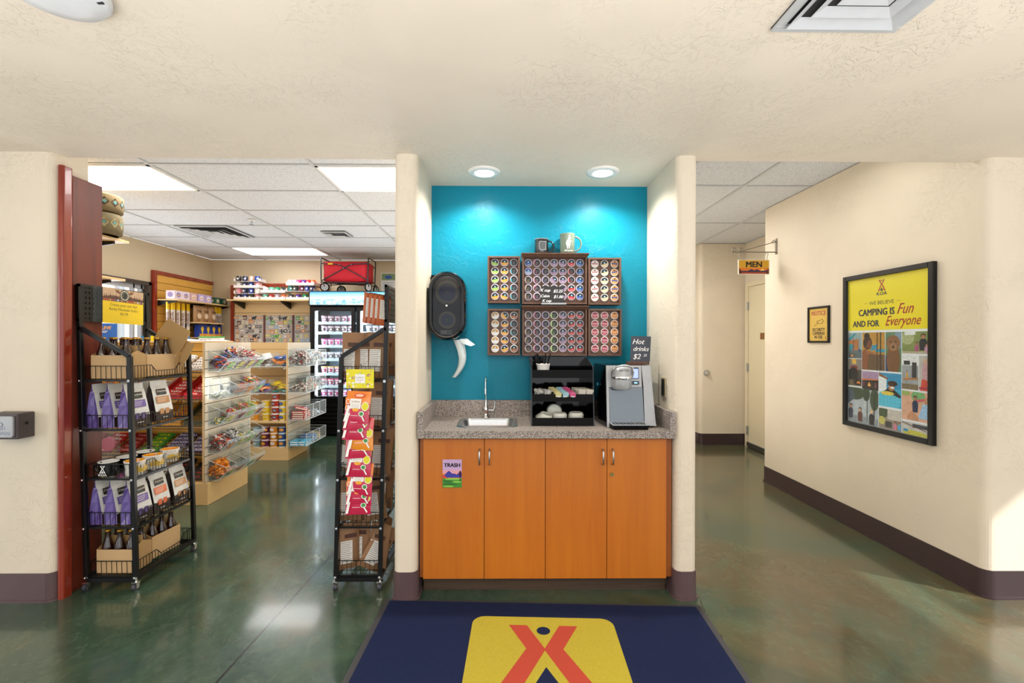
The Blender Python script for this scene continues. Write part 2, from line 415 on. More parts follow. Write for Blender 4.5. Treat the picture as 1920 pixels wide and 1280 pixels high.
# walls with bull-nosed corners: prism of a rounded outline
def wall(name, x0, y0, x1, y1, z1, m, round_=(0, 0, 0, 0), z0=0):   # rounds: front-left, front-right, back-right, back-left
    b = B(); b.prism(outline(x0, y0, x1, y1, round_), z0, z1, m); return struct(b, name)
def outline(x0, y0, x1, y1, rd):
    pts = []
    for (cx, cy, sx, sy, a0), r in zip(((x0, y0, 1, 1, PI), (x1, y0, -1, 1, 1.5*PI), (x1, y1, -1, -1, 0), (x0, y1, 1, -1, .5*PI)), rd):
        if r <= 0: pts.append((cx, cy)); continue
        for i in range(7):
            a = a0+PI/2*i/6; pts.append((cx+sx*r+r*math.cos(a), cy+sy*r+r*math.sin(a)))
    return pts
def baseb(name, x0, y0, x1, y1, rd, h=.152, m=None):
    m = m or M_BASE; t = .006; b = B()
    b.prism(outline(x0-t, y0-t, x1+t, y1+t, [r+t if r else 0 for r in rd]), 0, h, m)
    b.prism(outline(x0-.014, y0-.014, x1+.014, y1+.014, [r+.014 if r else 0 for r in rd]), 0, .012, m)
    return struct(b, name)
R3 = .035
wall('wall_front_left', -6.2, YF, -2.385, 2.66, ZC+.12, M_CREAM, (0, R3, 0, 0))
baseb('baseboard_front_left', -6.2, YF, -2.385, 2.5, (0, R3, 0, 0), m=M_BASEF)
wall('wall_alcove_left', PXL, YF, AXL, YB+.1, ZC+.01, M_CREAM, (R3, R3, 0, 0))
baseb('baseboard_alcove_left', PXL, YF, AXL, 2.57, (R3, R3, 0, 0), m=M_BASEF)
wall('wall_alcove_right', AXR, YF, PXR, YB+.1, ZC+.01, M_CREAM, (R3, R3, 0, 0))
baseb('baseboard_alcove_right', AXR, YF, PXR, 2.57, (R3, R3, 0, 0), m=M_BASEF)
b = B(); b.box(AXL, YB, 0, AXR, YB+.1, ZC+.01, M_TEAL); struct(b, 'wall_alcove_back')
wall('wall_store_right', PXL, YB+.1, PXL+.1, YBK, ZS, M_STORE)
wall('wall_corridor_left', PXR-.1, YB+.1, PXR, 6.6, ZS, M_CREAM)
wall('wall_right', XW, YF, 3.30, 4.553, ZS, M_CREAM, (.045, 0, 0, .02))
wall('wall_front_right', 3.2, YF, 5, 2.7, ZC+.12, M_CREAM)
baseb('baseboard_right', XW, YF, 5, 4.553, (.045, 0, 0, .02))
wall('wall_corridor_side', 3.282, 4.553, 3.42, 6.131, ZS, M_CREAM)
wall('wall_corridor_back', 2.665, 6.131, 3.6, 6.5, ZS, M_CREAM, (.05, 0, 0, 0))
baseb('baseboard_corridor_back', 2.665, 6.131, 3.30, 6.3, (.05, 0, 0, 0))
wall('wall_corridor_end', .95, 6.5, 3.6, 6.6, ZS, M_CREAM)
# wall lock set in the far corridor wall
b = B(frame(PY(1325, 699, 6.131), (1, 0, 0), (0, 0, 1))); b.cyl((0, 0, 0), (0, 0, .012), .042, M_STEEL, n=20); b.cyl((0, 0, .012), (0, 0, .05), .03, M_CHR, r1=.022, n=20)
b.box(-.002, -.01, .05, .002, .01, .052, M_BLK); tag(b.obj('wall_lock'), 'round steel lock knob on the far cream corridor wall', 'lock')
# store shell with a window in the left wall
b = B()
for x0, y0, z0, y1, z1 in ((XLW-.15, 2.66, 0, 4.75, ZS), (XLW-.15, 6.2, 0, YBK+.1, ZS), (XLW-.15, 4.75, 0, 6.2, .85), (XLW-.15, 4.75, 2.172, 6.2, ZS)):
    b.box(x0, y0, z0, XLW, y1, z1, M_STORE)
struct(b, 'wall_store_left')
b = B(); b.box(XLW, YBK, 0, PXL+.1, YBK+.1, ZS, M_STORE); struct(b, 'wall_store_back')
M_BRZ = mat('4a3f38', .4, .3, name='bronze_window_frame')
M_ALU = mat('b9c0c6', .35, .5, name='aluminium_sash')
b = B(); y0, y1, z0, z1 = 4.75, 6.2, .85, 2.172
for a in ((y0, z0, y0+.05, z1), (y1-.05, z0, y1, z1), (y0, z1-.05, y1, z1), (y0, z0, y1, z0+.05)): b.box(XLW-.10, a[0], a[1], XLW+.025, a[2], a[3], M_BRZ)
win = struct(b, 'window_1', bevel=.004)
b = B()
for y in (5.97, 6.10): b.box(XLW-.09, y, z0+.05, XLW-.04, y+.025, z1-.05, M_ALU)
b.box(XLW-.09, y0+.05, z1-.1, XLW-.04, y1-.05, z1-.05, M_ALU); b.obj('window_sash', win)
b = B(); b.box(XLW-.07, y0+.05, z0+.05, XLW-.064, y1-.05, z1-.05, M_GLASS); b.obj('window_pane', win)
# sunlit stucco building and steel columns outside that window
M_PINK = mat('f2d2c0', .8, name='pink_stucco', bump=.2)
b = B(); b.box(-9.6, 1, -.1, -9.3, 16, 3.4, M_PINK); b.box(-9.3, 1, -.12, XLW-.15, 16, -.02, mat('a09a92', .8, name='pavement')); struct(b, 'wall_outside')
b = B()
for y in (8.45,): b.cyl((-7, y, 0), (-7, y, 3), .07, M_ALU, n=14)
tag(b.obj('porch_post'), 'pale metal porch post outside the store window', 'post')
l = bpy.data.lights.new('sun', 'SUN'); l.energy = 5.5; l.angle = .02; o = bpy.data.objects.new('sun', l); C.objects.link(o); o.rotation_euler = (math.radians(25), math.radians(50), 0)

# tiled ceilings: recessed slab, T-bar grid, troffers, vents
def tiled(name, x0, y0, x1, y1, xs, ys, holes=()):
    b = B(); b.box(x0, y0, ZS+.006, x1, y1, ZS+.1, M_TILE); s = struct(b, name)
    b = B()
    for x in xs:
        if x0 < x < x1: b.box(x-.012, y0, ZS-.001, x+.012, y1, ZS+.006, M_GRIDL)
        if x0 < x < x1:
            b.box(x-.0145, y0, ZS+.002, x-.012, y1, ZS+.0062, M_GRID); b.box(x+.012, y0, ZS+.002, x+.0145, y1, ZS+.0062, M_GRID)
    for y in ys:
        if y0 < y < y1: b.box(x0, y-.012, ZS-.0005, x1, y+.012, ZS+.006, M_GRIDL); b.box(x0, y-.0145, ZS+.002, x1, y-.012, ZS+.0062, M_GRID)
    b.obj('ceiling_grid', s)
M_GRIDL = mat('c6c8ca', .5, name='ceiling_grid_face')
TX = [-2.64+1.219*k for k in range(-2, 3)]; TY = [3.443+.6096*k for k in range(-2, 8)]
tiled('ceiling_2', XLW, LIP, PXL, YBK, TX, TY)
tiled('ceiling_3', PXR-.02, LIP, 3.5, 6.55, [2.05+.6096*k for k in (-1, 0, 1, 2)], [3.86+1.219*k for k in (-1, 0, 1, 2)])
M_DIFF = mat('fdfdff', .5, name='lit_diffuser', emit=2.2, var=0)
M_TUBE = mat('ffffff', .5, name='lit_tube', emit=3.2, var=0)
def troffer(x0, y0, x1, y1, label):
    t = thing('ceiling_light', label, 'light', ((x0+x1)/2, (y0+y1)/2, ZS-.004), 'fluorescent panels in the tiled ceiling')
    b = B()
    for a in ((x0, y0, x1, y0+.02), (x0, y1-.02, x1, y1), (x0, y0, x0+.02, y1), (x1-.02, y0, x1, y1)): b.box(a[0], a[1], ZS-.006, a[2], a[3], ZS+.004, M_WHITE)
    b.obj('frame', t)
    b = B(); b.box(x0+.02, y0+.02, ZS-.003, x1-.02, y1-.02, ZS+.001, M_DIFF)
    for k in (.3, .7): b.box(x0+.03, y0+k*(y1-y0)-.03, ZS-.0035, x1-.03, y0+k*(y1-y0)+.03, ZS-.003, M_TUBE)
    b.obj('diffuser', t)
troffer(TX[1]+.012, TY[2]+.012, TX[2]-.012, TY[3]-.012, 'lit ceiling panel nearest the wooden board at the opening')
troffer(TX[3]+.012, TY[2]+.012, TX[4]-.012, TY[3]-.012, 'lit ceiling panel cut off by the left pier of the coffee alcove')
troffer(TX[1]+.012, TY[7]+.012, TX[2]-.012, TY[8]-.012, 'lit ceiling panel at the back above the travel mugs')
troffer(1.15, 4.5, 1.75, 5.5, 'lit ceiling panel over the corridor')
M_VENT = mat('bfc2c5', .4, name='vent_metal'); M_DARK = mat('2b2b2d', .8, name='vent_dark')
def vent(cx, cy, s, z, label, rings=4, name='ceiling_vent', sy=None):
    t = thing(name, label, 'vent', (cx, cy, z-.02)); sy = sy or s
    b = B(); b.box(cx-s, cy-sy, z-.004, cx+s, cy+sy, z-.0005, M_DARK); b.obj('backing', t)
    b = B(); w = .028
    for a in ((-s, -sy, s, -sy+w), (-s, sy-w, s, sy), (-s, -sy+w, -s+w, sy-w), (s-w, -sy+w, s, sy-w)): b.box(cx+a[0], cy+a[1], z-.014, cx+a[2], cy+a[3], z-.004, M_VENT)
    b.obj('frame', t, bevel=.002)
    for k in range(rings):
        f = 1-.235*(k+.62); g = f-.15; za, zb = z-.012+.0, z-.006; f = max(f, .08); g = max(g, .0)
        b = B()
        o_ = [(-s*f, -sy*f), (s*f, -sy*f), (s*f, sy*f), (-s*f, sy*f)]; i_ = [(-s*g, -sy*g), (s*g, -sy*g), (s*g, sy*g), (-s*g, sy*g)]
        vs = [(cx+x, cy+y, z-.024+.004*k) for x, y in o_]+[(cx+x, cy+y, z-.006) for x, y in i_]
        b.add(vs, [(i, (i+1) % 4, 4+(i+1) % 4, 4+i) for i in range(4)], M_VENT)
        b.obj('louvre', t)
vent(-3.45, 5.56, .3, ZS-.001, 'large square ceiling vent in the store above the candy shelves')
vent(-2.03, 5.66, .15, ZS-.001, 'small square ceiling grille in front of the red wagon', 2)
vent(1.055, 1.255, .198, ZC, 'white square air diffuser in the cream ceiling at top right', 4, sy=.198)
p = PZ(472, 412, ZS); t = thing('sprinkler_head', 'small sprinkler head hanging from the tiled store ceiling', 'sprinkler', (p.x, p.y, ZS-.06))
b = B(); b.cyl((p.x, p.y, ZS-.008), (p.x, p.y, ZS), .035, M_WHITE, n=16); b.obj('escutcheon', t)
b = B(); b.cyl((p.x, p.y, ZS-.045), (p.x, p.y, ZS-.008), .009, M_CHR); b.cyl((p.x, p.y, ZS-.055), (p.x, p.y, ZS-.045), .024, M_CHR, r1=.018); b.obj('nozzle', t)
t = thing('ceiling_access_point', 'white rounded device on the cream ceiling at top left corner', 'smoke detector', (-1.255, 1.29, ZC-.05))
b = B(Matrix.Translation((-1.255, 1.29, ZC))); b.lathe([(.0001, -.042), (.07, -.041), (.115, -.034), (.128, -.02), (.128, -.008), (.11, -.0005)], mat('dfe3e8', .35, name='pale_plastic'), n=36); b.obj('housing', t)
b = B(Matrix.Translation((-1.255, 1.29, ZC))); b.box(.095, .028, -.0365, .112, .036, -.033, M_DARK); b.obj('sensor', t)
for i, px in enumerate((908, 1130)):
    p = PZ(px, 322, ZC)
    t = thing('recessed_downlight', ('left' if i == 0 else 'right')+' lit round downlight in the alcove ceiling', 'light', (p.x, p.y, ZC-.012), 'alcove downlights')
    b = B(Matrix.Translation((p.x, p.y, ZC)))
    b.lathe([(.056, -.004), (.06, -.011), (.092, -.008), (.095, -.0005)], M_WHITE, n=40); b.obj('trim_ring', t)
    b = B(Matrix.Translation((p.x, p.y, ZC))); b.disc(0, 0, .057, -.0035, mat('fff6e6', .5, name='lit_bulb', emit=14, var=0), n=32)
    b.obj('bulb', t)
# door in the corridor side wall, hinged at its far edge
M_DOOR = mat('e2d6b8', .4, name='cream_door_paint', var=.02)
b = B(); b.box(3.262, 4.95, 0, 3.2815, 5.035, 2.115, M_DOOR); b.box(3.262, 6.03, 0, 3.2815, 6.10, 2.115, M_DOOR); b.box(3.262, 4.95, 2.1155, 3.2815, 6.10, 2.17, M_DOOR)
b.obj('trim_1')['kind'] = 'structure'
b = B(); b.box(3.268, 5.04, .01, 3.285, 6.025, 2.11, M_DOOR); door = struct(b, 'door_1', bevel=.003)
for z in (.22, 1.05, 1.86): b = B(); b.box(3.25, 6.01, z-.05, 3.27, 6.045, z+.05, M_STEEL); b.cyl((3.25, 6.028, z-.055), (3.25, 6.028, z+.055), .009, M_STEEL, n=8); b.obj('hinge', door)
b = B(); b.box(3.24, 5.05, .012, 3.268, 6.02, .07, M_STEEL); b.obj('door_sweep', door)
b = B(); b.box(3.26, 5.66, 1.42, 3.268, 5.74, 1.5, mat('8a5a2a', .5, name='small_sign')); b.obj('door_plate', door)

# ================================================================== RED BOARDS IN THE OPENING
b = B(); b.prism(rr(-2.383, 2.47, -2.350, 2.534, .014), 0, 2.33, M_REDE); tag(b.obj('mahogany_post'), 'rounded red mahogany post against the left cream wall', 'post')
b = B(); b.box(-2.384, 2.546, .0, -2.368, 2.735, 2.30, M_RED); b.box(-2.3845, 2.538, 0, -2.368, 2.546, 2.30, M_REDE)
tag(b.obj('mahogany_board', bevel=.003), 'tall dark red wooden board beside the soda rack', 'board')

# ================================================================== PUSH TO OPEN PLATE
t = thing('door_push_button', 'metal push to open wheelchair button box on the left wall', 'button', (-2.55, 2.454, .88))
b = B(); b.box(-2.64, 2.365, .882, -2.478, 2.454, 1.014, mat('4a4142', .45, name='dark_button_box', bump=.3)); b.obj('housing', t, bevel=.006)
b = B(); b.cyl((-2.478, 2.41, .96), (-2.4765, 2.41, .96), .009, M_BLK); b.obj('knockout', t)
xf = frame((-2.558, 2.365, .948), (1, 0, 0), (0, 0, 1)); b = B(xf)
b.rrect(-.068, -.055, .068, .055, .012, 0, .012, M_SILV); pl = b.obj('push_plate', t, bevel=.003)
b = B(xf); mk = mat('7c88a0', .5, name='blue_grey_print')
b.text('PUSH', .026, mk, 0, -.015, .0125); b.text('TO OPEN', .024, mk, 0, -.041, .0125, sx=1.05)
b.tube([(.004+.016*math.cos(a), .018+.016*math.sin(a), .0126) for a in [PI*(.75+i*.13) for i in range(10)]], .0016, mk, 4)
b.tube([(.0, .042, .0126), (0, .022, .0126), (.012, .022, .0126), (.018, .008, .0126)], .0018, mk, 4); b.disc(0, .047, .004, .0128, mk)
b.obj('lettering', pl)

# ================================================================== DOORMAT WITH TENT LOGO
def logo_polys():   # unit tent/X mark, 1 wide, about 1.05 high, origin bottom centre
    L = [(-.36, 1.0), (-.185, 1.0), (.0, .66), (.0, .64), (-.05, .565), (-.36, 0), (-.54, 0), (-.20, .61)]
    return L
m0, m1, m2, m3 = PZ(724, 1128), PZ(1312, 1137), PZ(1392, 1280), PZ(645, 1280)
M_MAT = mat('1f2746', .95, name='navy_carpet_pile', var=.25, vs_=160, bump=1., bs=420, spec=.1)
M_MATY = mat('b3a43a', .95, name='yellow_carpet_pile', var=.3, vs_=260, bump=1., bs=420, spec=.1)
M_MATR = mat('b44a3a', .95, name='red_carpet_pile', var=.3, vs_=260, bump=1., bs=420, spec=.1)
M_RUB = mat('3a3a3d', .7, name='rubber_edge')
xf = Matrix.Translation((.203, 2.2, 0)) @ Matrix.Rotation(math.radians(-2.4), 4, 'Z') @ Matrix.Translation((0, -2.2, 0))
t = thing('doormat', 'navy doormat with yellow and red tent logo on the green floor', 'mat', (.2, 1.6, 0))
b = B(xf); b.rrect(-.835, .95, .835, 2.43, .01, .0003, .004, M_RUB); b.obj('rubber_edge', t)
b = B(xf); b.rrect(-.805, .98, .805, 2.408, .01, .004, .009, M_MAT); b.obj('carpet', t)
b = B(xf); b.rrect(-.345, 1.49, .345, 2.285, .06, .009, .0105, M_MATY)
Z3 = .0112
for sx in (1, -1):
    q = [(-.165, 2.218), (-.078, 2.218), (.0, 2.052), (-.0, 2.04), (-.215, 1.58), (-.315, 1.58), (-.083, 2.05)]
    b.prism([(sx*x, y) for x, y in (q if sx == 1 else q[::-1])], .0105, Z3, M_MATR)
b.disc(0, 2.178, .032, Z3, M_MAT, ry=.030, n=28)
b.poly([(-.11, 1.72), (.11, 1.72), (0, 1.935)], Z3, M_MAT)
b.text('KOA', .13, M_MAT, 0, 1.52, Z3, bold=.02, sx=1.3)
b.obj('woven_logo', t)

# ================================================================== BASE CABINET
def art(org, u, v): return B(frame(org, u, v))
cab = thing('base_cabinet', 'orange maple cabinet with four doors under the speckled counter', 'cabinet', (.24, 2.7, 0))
b = B(); b.box(AXL+.008, 2.505, .10, AXR-.006, YB-.01, .868, M_CABD); b.obj('body', cab)
b = B(); b.box(AXL+.02, 2.56, 0, AXR-.02, 2.62, .10, M_KICK); b.obj('toe_kick', cab)
xs = [PY(px, 950, 2.487).x for px in (793, 908, 1022.5, 1138, 1250)]
for i in range(4):
    b = B(); b.box(xs[i]+.0015, 2.487, .099, xs[i+1]-.0015, 2.505, .860, M_CAB); d = b.obj('door', cab, bevel=.0015)
    hx = (xs[i+1]-.026) if i % 2 == 0 else (xs[i]+.028)
    b = B(); b.tube([(hx, 2.487, .805), (hx, 2.468, .803), (hx, 2.459, .795), (hx, 2.457, .764), (hx, 2.459, .733), (hx, 2.468, .725), (hx, 2.487, .723)], .0045, M_STEEL, 8); b.obj('handle', d)
    if i == 3: b = B(); b.cyl((xs[3]+.026, 2.487, .668), (xs[3]+.026, 2.478, .668), .011, mat('b79a5c', .25, 1., name='brass'), n=16); b.box(xs[3]+.0245, 2.477, .663, xs[3]+.0275, 2.4785, .673, M_BLK); b.obj('lock', d)
# trash sign
p0 = PY(830, 913, 2.486); p1 = PY(866, 861, 2.486); w, h = p1.x-p0.x, p1.z-p0.z
t = thing('trash_sign', 'small TRASH sign with mountain sunset on the left cabinet door', 'sign', ((p0.x+p1.x)/2, 2.486, p0.z))
b = B(); b.box(p0.x, 2.482, p0.z, p1.x, 2.4865, p1.z, mat('c3a4cf', .3, name='lilac_print')); pn = b.obj('panel', t)
b = B(frame((p0.x, 2.4815, p0.z), (1, 0, 0), (0, 0, 1)))
def sc(pts): return [(x*w, y*h) for x, y in pts]
b.rect(0, .0, w, h*.50, 0, mat('f0903a', .3, name='sunset_orange')); b.rect(0, h*.5, w, h*.62, .0, mat('dfa0b0', .3, name='sunset_pink'))
b.poly(sc([(0, .35), (0, .45), (.12, .46), (.22, .54), (.32, .60), (.42, .55), (.5, .5), (.62, .5), (.74, .46), (.88, .56), (1, .5), (1, .35)]), .0002, mat('3b3c9c', .3, name='mountain_blue'))
b.poly(sc([(0, .33), (0, .46), (.08, .44), (.22, .36), (.3, .33)]), .0004, mat('d9483a', .3, name='hill_red'))
b.rect(0, 0, w, .33*h, .0004, mat('3f8a2f', .3, name='grass_green'))
for k, (x, y, rx, ry) in enumerate(((.5, .3, .45, .035), (.3, .22, .28, .04), (.75, .2, .24, .035), (.4, .12, .38, .04), (.3, .04, .28, .035))): b.disc(x*w, y*h, rx*w, .0006+.00005*k, mat('7fc04a' if k % 2 == 0 else '2f6e2a', .3, name='meadow'), ry=ry*h)
b.rect(.9*w, .22*h, .93*w, .52*h, .0009, M_BLK); b.disc(.92*w, .5*h, .07*w, .0009, mat('4a1f3c', .3, name='tree_dark'), ry=.1*h); b.rect(.1*w, .24*h, .12*w, .34*h, .0009, M_BLK)
b.text('TRASH', .0285, M_BLK, w*.5, h*.74, .0008, bold=.05, sx=1.02); b.obj('printed_picture', pn)

# ================================================================== COUNTER, SPLASHES, SINK, TAP
ct = thing('countertop', 'grey speckled laminate counter with upstands in the alcove', 'countertop', (.24, 2.7, .868))
SX0, SX1, SY0, SY1 = -.245, .083, 2.575, 2.86
b = B(); e = AXL+.002; f = AXR-.002
for a in ((e, 2.452, SX0, YB-.002), (SX1, 2.452, f, YB-.002), (SX0, 2.452, SX1, SY0), (SX0, SY1, SX1, YB-.002)): b.box(a[0], a[1], .869, a[2], a[3], .908, M_GRAN)
b.obj('worktop', ct)
b = B(); b.box(e, YB-.021, .908, f, YB-.001, 1.012, M_GRAN); b.obj('back_upstand', ct, bevel=.001)
for x0, x1 in ((e, e+.03), (f-.03, f)): b = B(); b.box(x0, 2.452, .908, x1, YB-.021, 1.012, M_GRAN); b.obj('side_upstand', ct, bevel=.001)
sk = thing('sink', 'small stainless steel sink set into the speckled counter', 'sink', ((SX0+SX1)/2, (SY0+SY1)/2, .80))
def ring(r1, z1, r2, z2, m, b): 
    n = len(r1); b.add([(x, y, z1) for x, y in r1]+[(x, y, z2) for x, y in r2], [(i, (i+1) % n, n+(i+1) % n, n+i) for i in range(n)], m, True)
b = B(); o4 = [rr(SX0-.012+d, SY0-.012+d, SX1+.012-d, SY1+.012-d, max(.045-d*.2, .03), 6) for d in (0, .008, .024, .030, .05)]
zz = (.9085, .912, .9105, .902, .80)
for i in range(4): ring(o4[i], zz[i], o4[i+1], zz[i+1], M_STEEL, b)
b.poly(o4[4], .80, M_STEEL); b.obj('basin', sk)
b = B(); b.lathe([(.001, .802), (.022, .803), (.026, .801)], M_CHR, c=((SX0+SX1)/2, 2.72, 0), n=20); b.obj('drain', sk)
fx, fy = -.098, 2.90
t = thing('faucet', 'slim chrome gooseneck faucet behind the sink', 'faucet', (fx, fy, .908))
b = B(Matrix.Translation((fx, fy, .908))); b.lathe([(.026, 0), (.026, .006), (.017, .012), (.014, .03), (.019, .04), (.019, .06), (.012, .07), (.008, .10), (.006, .11)], M_CHR, n=20); b.obj('base', t)
b = B(); pts = [(fx, fy, 1.01), (fx, fy, 1.13)]+[(fx, fy-.038+.038*math.cos(a), 1.13+.038*math.sin(a)) for a in [PI*i/10 for i in range(1, 11)]]+[(fx, fy-.076, 1.10)]
b.tube(pts, .005, M_CHR, 10); b.cyl((fx, fy-.076, 1.10), (fx, fy-.076, 1.065), .0085, M_CHR, n=12); b.obj('spout', t)
b = B(); b.cyl((fx, fy, .955), (fx+.045, fy-.01, .955), .008, M_CHR); b.tube([(fx+.045, fy-.01, .95), (fx+.055, fy-.01, .98), (fx+.058, fy-.01, 1.01)], .005, M_CHR, 8); b.obj('lever', t)

# ================================================================== PAPER TOWEL DISPENSER
dx0, dx1, dz0, dz1 = AXL+.006, -.214, 1.392, 1.815; cx = (dx0+dx1)/2; r = (dx1-dx0)/2; DY = 2.745
t = thing('paper_towel_dispenser', 'black oval paper towel dispenser on the left of the teal wall', 'dispenser', (cx, YB, dz0))
def oval(r, n=14, hz=None):
    hz = hz if hz is not None else (dz1-dz0)/2-(dx1-dx0)/2
    return [(r*math.cos(a), hz+r*math.sin(a)) for a in [PI*i/n for i in range(n+1)]]+[(r*math.cos(a), -hz+r*math.sin(a)) for a in [PI+PI*i/n for i in range(n+1)]]
xf = frame((cx, YB-.001, (dz0+dz1)/2), (1, 0, 0), (0, 0, 1)); D = YB-DY
b = B(xf); b.box(-r, -.15, 0, -r+.05, .205, .06, M_BLKM); b.prism(oval(r*.96), 0, .05, M_BLKM); b.obj('wall_plate', t, bevel=.003)
b = B(xf); q = [(oval(r), .05), (oval(r), D-.05), (oval(r*.97), D-.02), (oval(r*.90), D-.004), (oval(r*.84), D), (oval(r*.76), D-.001), (oval(r*.73), D-.012)]
for (a, za), (c_, zb) in zip(q, q[1:]): ring(a, za, c_, zb, M_BLKG, b)
b.poly(oval(r*.73), D-.075, M_BLKM); ring(oval(r*.73), D-.012, oval(r*.73), D-.075, M_BLKM, b); b.obj('cover', t)
M_SMK = clear('smoked_window', '101013', .5, .05)
b = B(xf); b.prism(oval(r*.735), D-.012, D-.009, M_SMK); b.obj('window', t)
for z, r_ in ((.082, .072), (-.085, .052)):
    b = B(xf); b.cyl((0, z, D-.074), (0, z, D-.03), r_, mat('d8cdb8', .8, name='paper_roll'), n=28); b.cyl((0, z, D-.03), (0, z, D-.026), r_*.72, mat('6f87b8', .5, name='blue_core'), n=24)
    b.cyl((0, z, D-.026), (0, z, D-.02), .01, M_SILV); b.obj('paper_roll', t)
b = B(xf); b.cyl((0, 0, D-.009), (0, 0, D-.003), .014, M_BLKG, n=20); b.cyl((0, 0, D-.003), (0, 0, D-.001), .006, M_WHITE, n=14); b.obj('lock', t)
b = B(xf); b.box(-.04, -.175, D-.03, .03, -.145, D-.02, M_SILV); b.box(-.035, -.170, D-.02, .0, -.150, D-.0195, M_WHITE); b.obj('sensor_window', t)
M_PAP = mat('dde8ea', .8, name='white_paper_towel')
b = B(xf); n = 14; vs = []
for i in range(n+1):
    u = i/n; z = -.205-.235*u; x = r*.52+.055*math.sin(u*2.6)-.055*u; wd = .03*(1-u*.55); y = D-.10-.02*u
    vs += [(x-wd, z, y+.012*math.sin(u*6)), (x+wd*.2, z, y+.01), (x+wd, z-.006*math.sin(u*3), y-.008)]
b.add(vs, [(i*3+k, i*3+k+1, i*3+k+4, i*3+k+3) for i in range(n) for k in (0, 1)], M_PAP, True)
b.add([(r*.60, -.200, D-.09), (r*1.0, -.198, D-.1), (r*1.42, -.235, D-.11), (r*1.2, -.245, D-.1), (r*.75, -.228, D-.09)], [(0, 1, 2, 3, 4)], M_PAP)
o = b.obj('hanging_paper', t); md = o.modifiers.new('s', 'SOLIDIFY'); md.thickness = .0008

# ================================================================== COFFEE POD BOXES
YK = 2.87
def kbox(px0, py0, px1, py1, label, crown=False):
    a = PY(px0, py1, YK); c = PY(px1, py0, YK); x0, x1, z0, z1 = a.x, c.x, a.z, c.z; w = .011
    t = thing('coffee_pod_box', label, 'wooden box', ((x0+x1)/2, YB, z0), 'wooden coffee pod racks on the teal wall')
    b = B(); b.box(x0+w, YB-.012, z0+w, x1-w, YB-.002, z1-w, M_WAL)
    for cx in range(int((x1-x0)/.058)): b.box(x0+w+.058*cx+.0005, 2.906, z0+w, x0+w+.058*cx+.004, YB-.012, z1-w, M_WALD)
    b.box(x0+w, 2.904, z0+w, x1-w, 2.912, z1-w, M_WAL); b.obj('back_panel', t)
    for nm, q in (('side', (x0, YK, z0, x0+w, YB-.002, z1)), ('side', (x1-w, YK, z0, x1, YB-.002, z1)), ('bottom_rail', (x0+w, YK, z0, x1-w, YB-.002, z0+w)), ('top_rail', (x0+w, YK, z1-w, x1-w, YB-.002, z1))):
        b = B(); b.box(*q, M_WAL); b.obj(nm, t, bevel=.001)
    if crown:
        b = B(); X0, X1 = x0-.002, x1+.010
        b.hexa([(x0, YK-.001, z1-.016), (x1, YK-.001, z1-.016), (x1, YB-.002, z1-.016), (x0, YB-.002, z1-.016)], [(X0-.004, YK-.02, z1+.004), (X1, YK-.02, z1+.004), (X1, YB-.002, z1+.004), (X0-.004, YB-.002, z1+.004)], M_WAL)
        b.box(X0-.004, YK-.022, z1+.004, X1, YB-.002, z1+.009, M_WAL); b.obj('crown_ledge', t)
    return t
M_WALD = mat('2e1f18', .7, name='dark_walnut')
BOXES = [
 ('upper left', (914, 480, 975, 568), [928.1, 945.9, 963.4], [492.2, 508, 523.7, 539.3, 555], 0),
 ('upper middle', (979, 478, 1101, 570), [990.4, 1006.7, 1022.9, 1038.8, 1055, 1071.2, 1087.2], [493, 509, 524.7, 540.3, 555.6], 1),
 ('upper right', (1103, 483, 1165, 571), [1115, 1133.3, 1152], [494.8, 510.5, 526.3, 542, 557.8], 0),
 ('lower left', (914, 579, 975, 666), [928.4, 946.3, 963.8], [591.3, 607, 622.5, 637.7, 653.3], 0),
 ('lower middle', (979, 576, 1101, 667), [990.6, 1006.9, 1023, 1039, 1055.2, 1071.4, 1087.4], [590.6, 606.8, 622, 637.4, 652.7], 1),
 ('lower right', (1103, 579, 1166, 667), [1115.3, 1133.4, 1152], [591.3, 607, 622.5, 637.7, 653.3], 0)]
# pod kinds: (words, label colour, second colour, layout)
PODK = {
 'g': ('green and black', '9cc84e', '17181c', 'half'), 'y': ('yellow and black', 'dfa320', '17181c', 'half'), 't': ('black with teal edge', '1b1c20', '15939b', 'edge'),
 'B': ('navy blue', '3d5796', '1d2b5a', 'half'), 'b': ('pale blue', 'a5b6dc', '40569a', 'half'), 'n': ('black with tan edge', '1c1b1d', 'c9a377', 'edge'),
 'p': ('black with pink edge', '1c1b1d', 'b65a7c', 'edge'), 'v': ('black with violet edge', '1c1b1d', '5f4a7c', 'edge'), 'u': ('purple', '8c7296', '2a2430', 'half'),
 'r': ('red', 'c0282a', '1c1b1d', 'half'), 'R': ('black with red edge', '1c1b1d', 'c0282a', 'edge'), 'k': ('bright blue', '1f5ea8', '16243c', 'half'),
 'w': ('white and rose', 'e9dedd', 'b06c74', 'mid'), 'c': ('cream and black', 'e0caa0', '1c1b1d', 'half'), 'o': ('orange and blue', 'd2913c', '2b4f9c', 'mid'),
 'l': ('white and tan', 'dcdcdc', 'c09048', 'half'), 'h': ('brown and black', '9c5a30', '1c1b1d', 'half'), 'G': ('black with green edge', '1c1b1d', '7fbf2e', 'edge'),
 'e': ('rose red', 'b4405a', 'd9a0a4', 'mid'), 'a': ('amber', 'cf7f30', 'e0b070', 'mid'), 's': ('brick red', 'b03024', '17181c', 'half')}
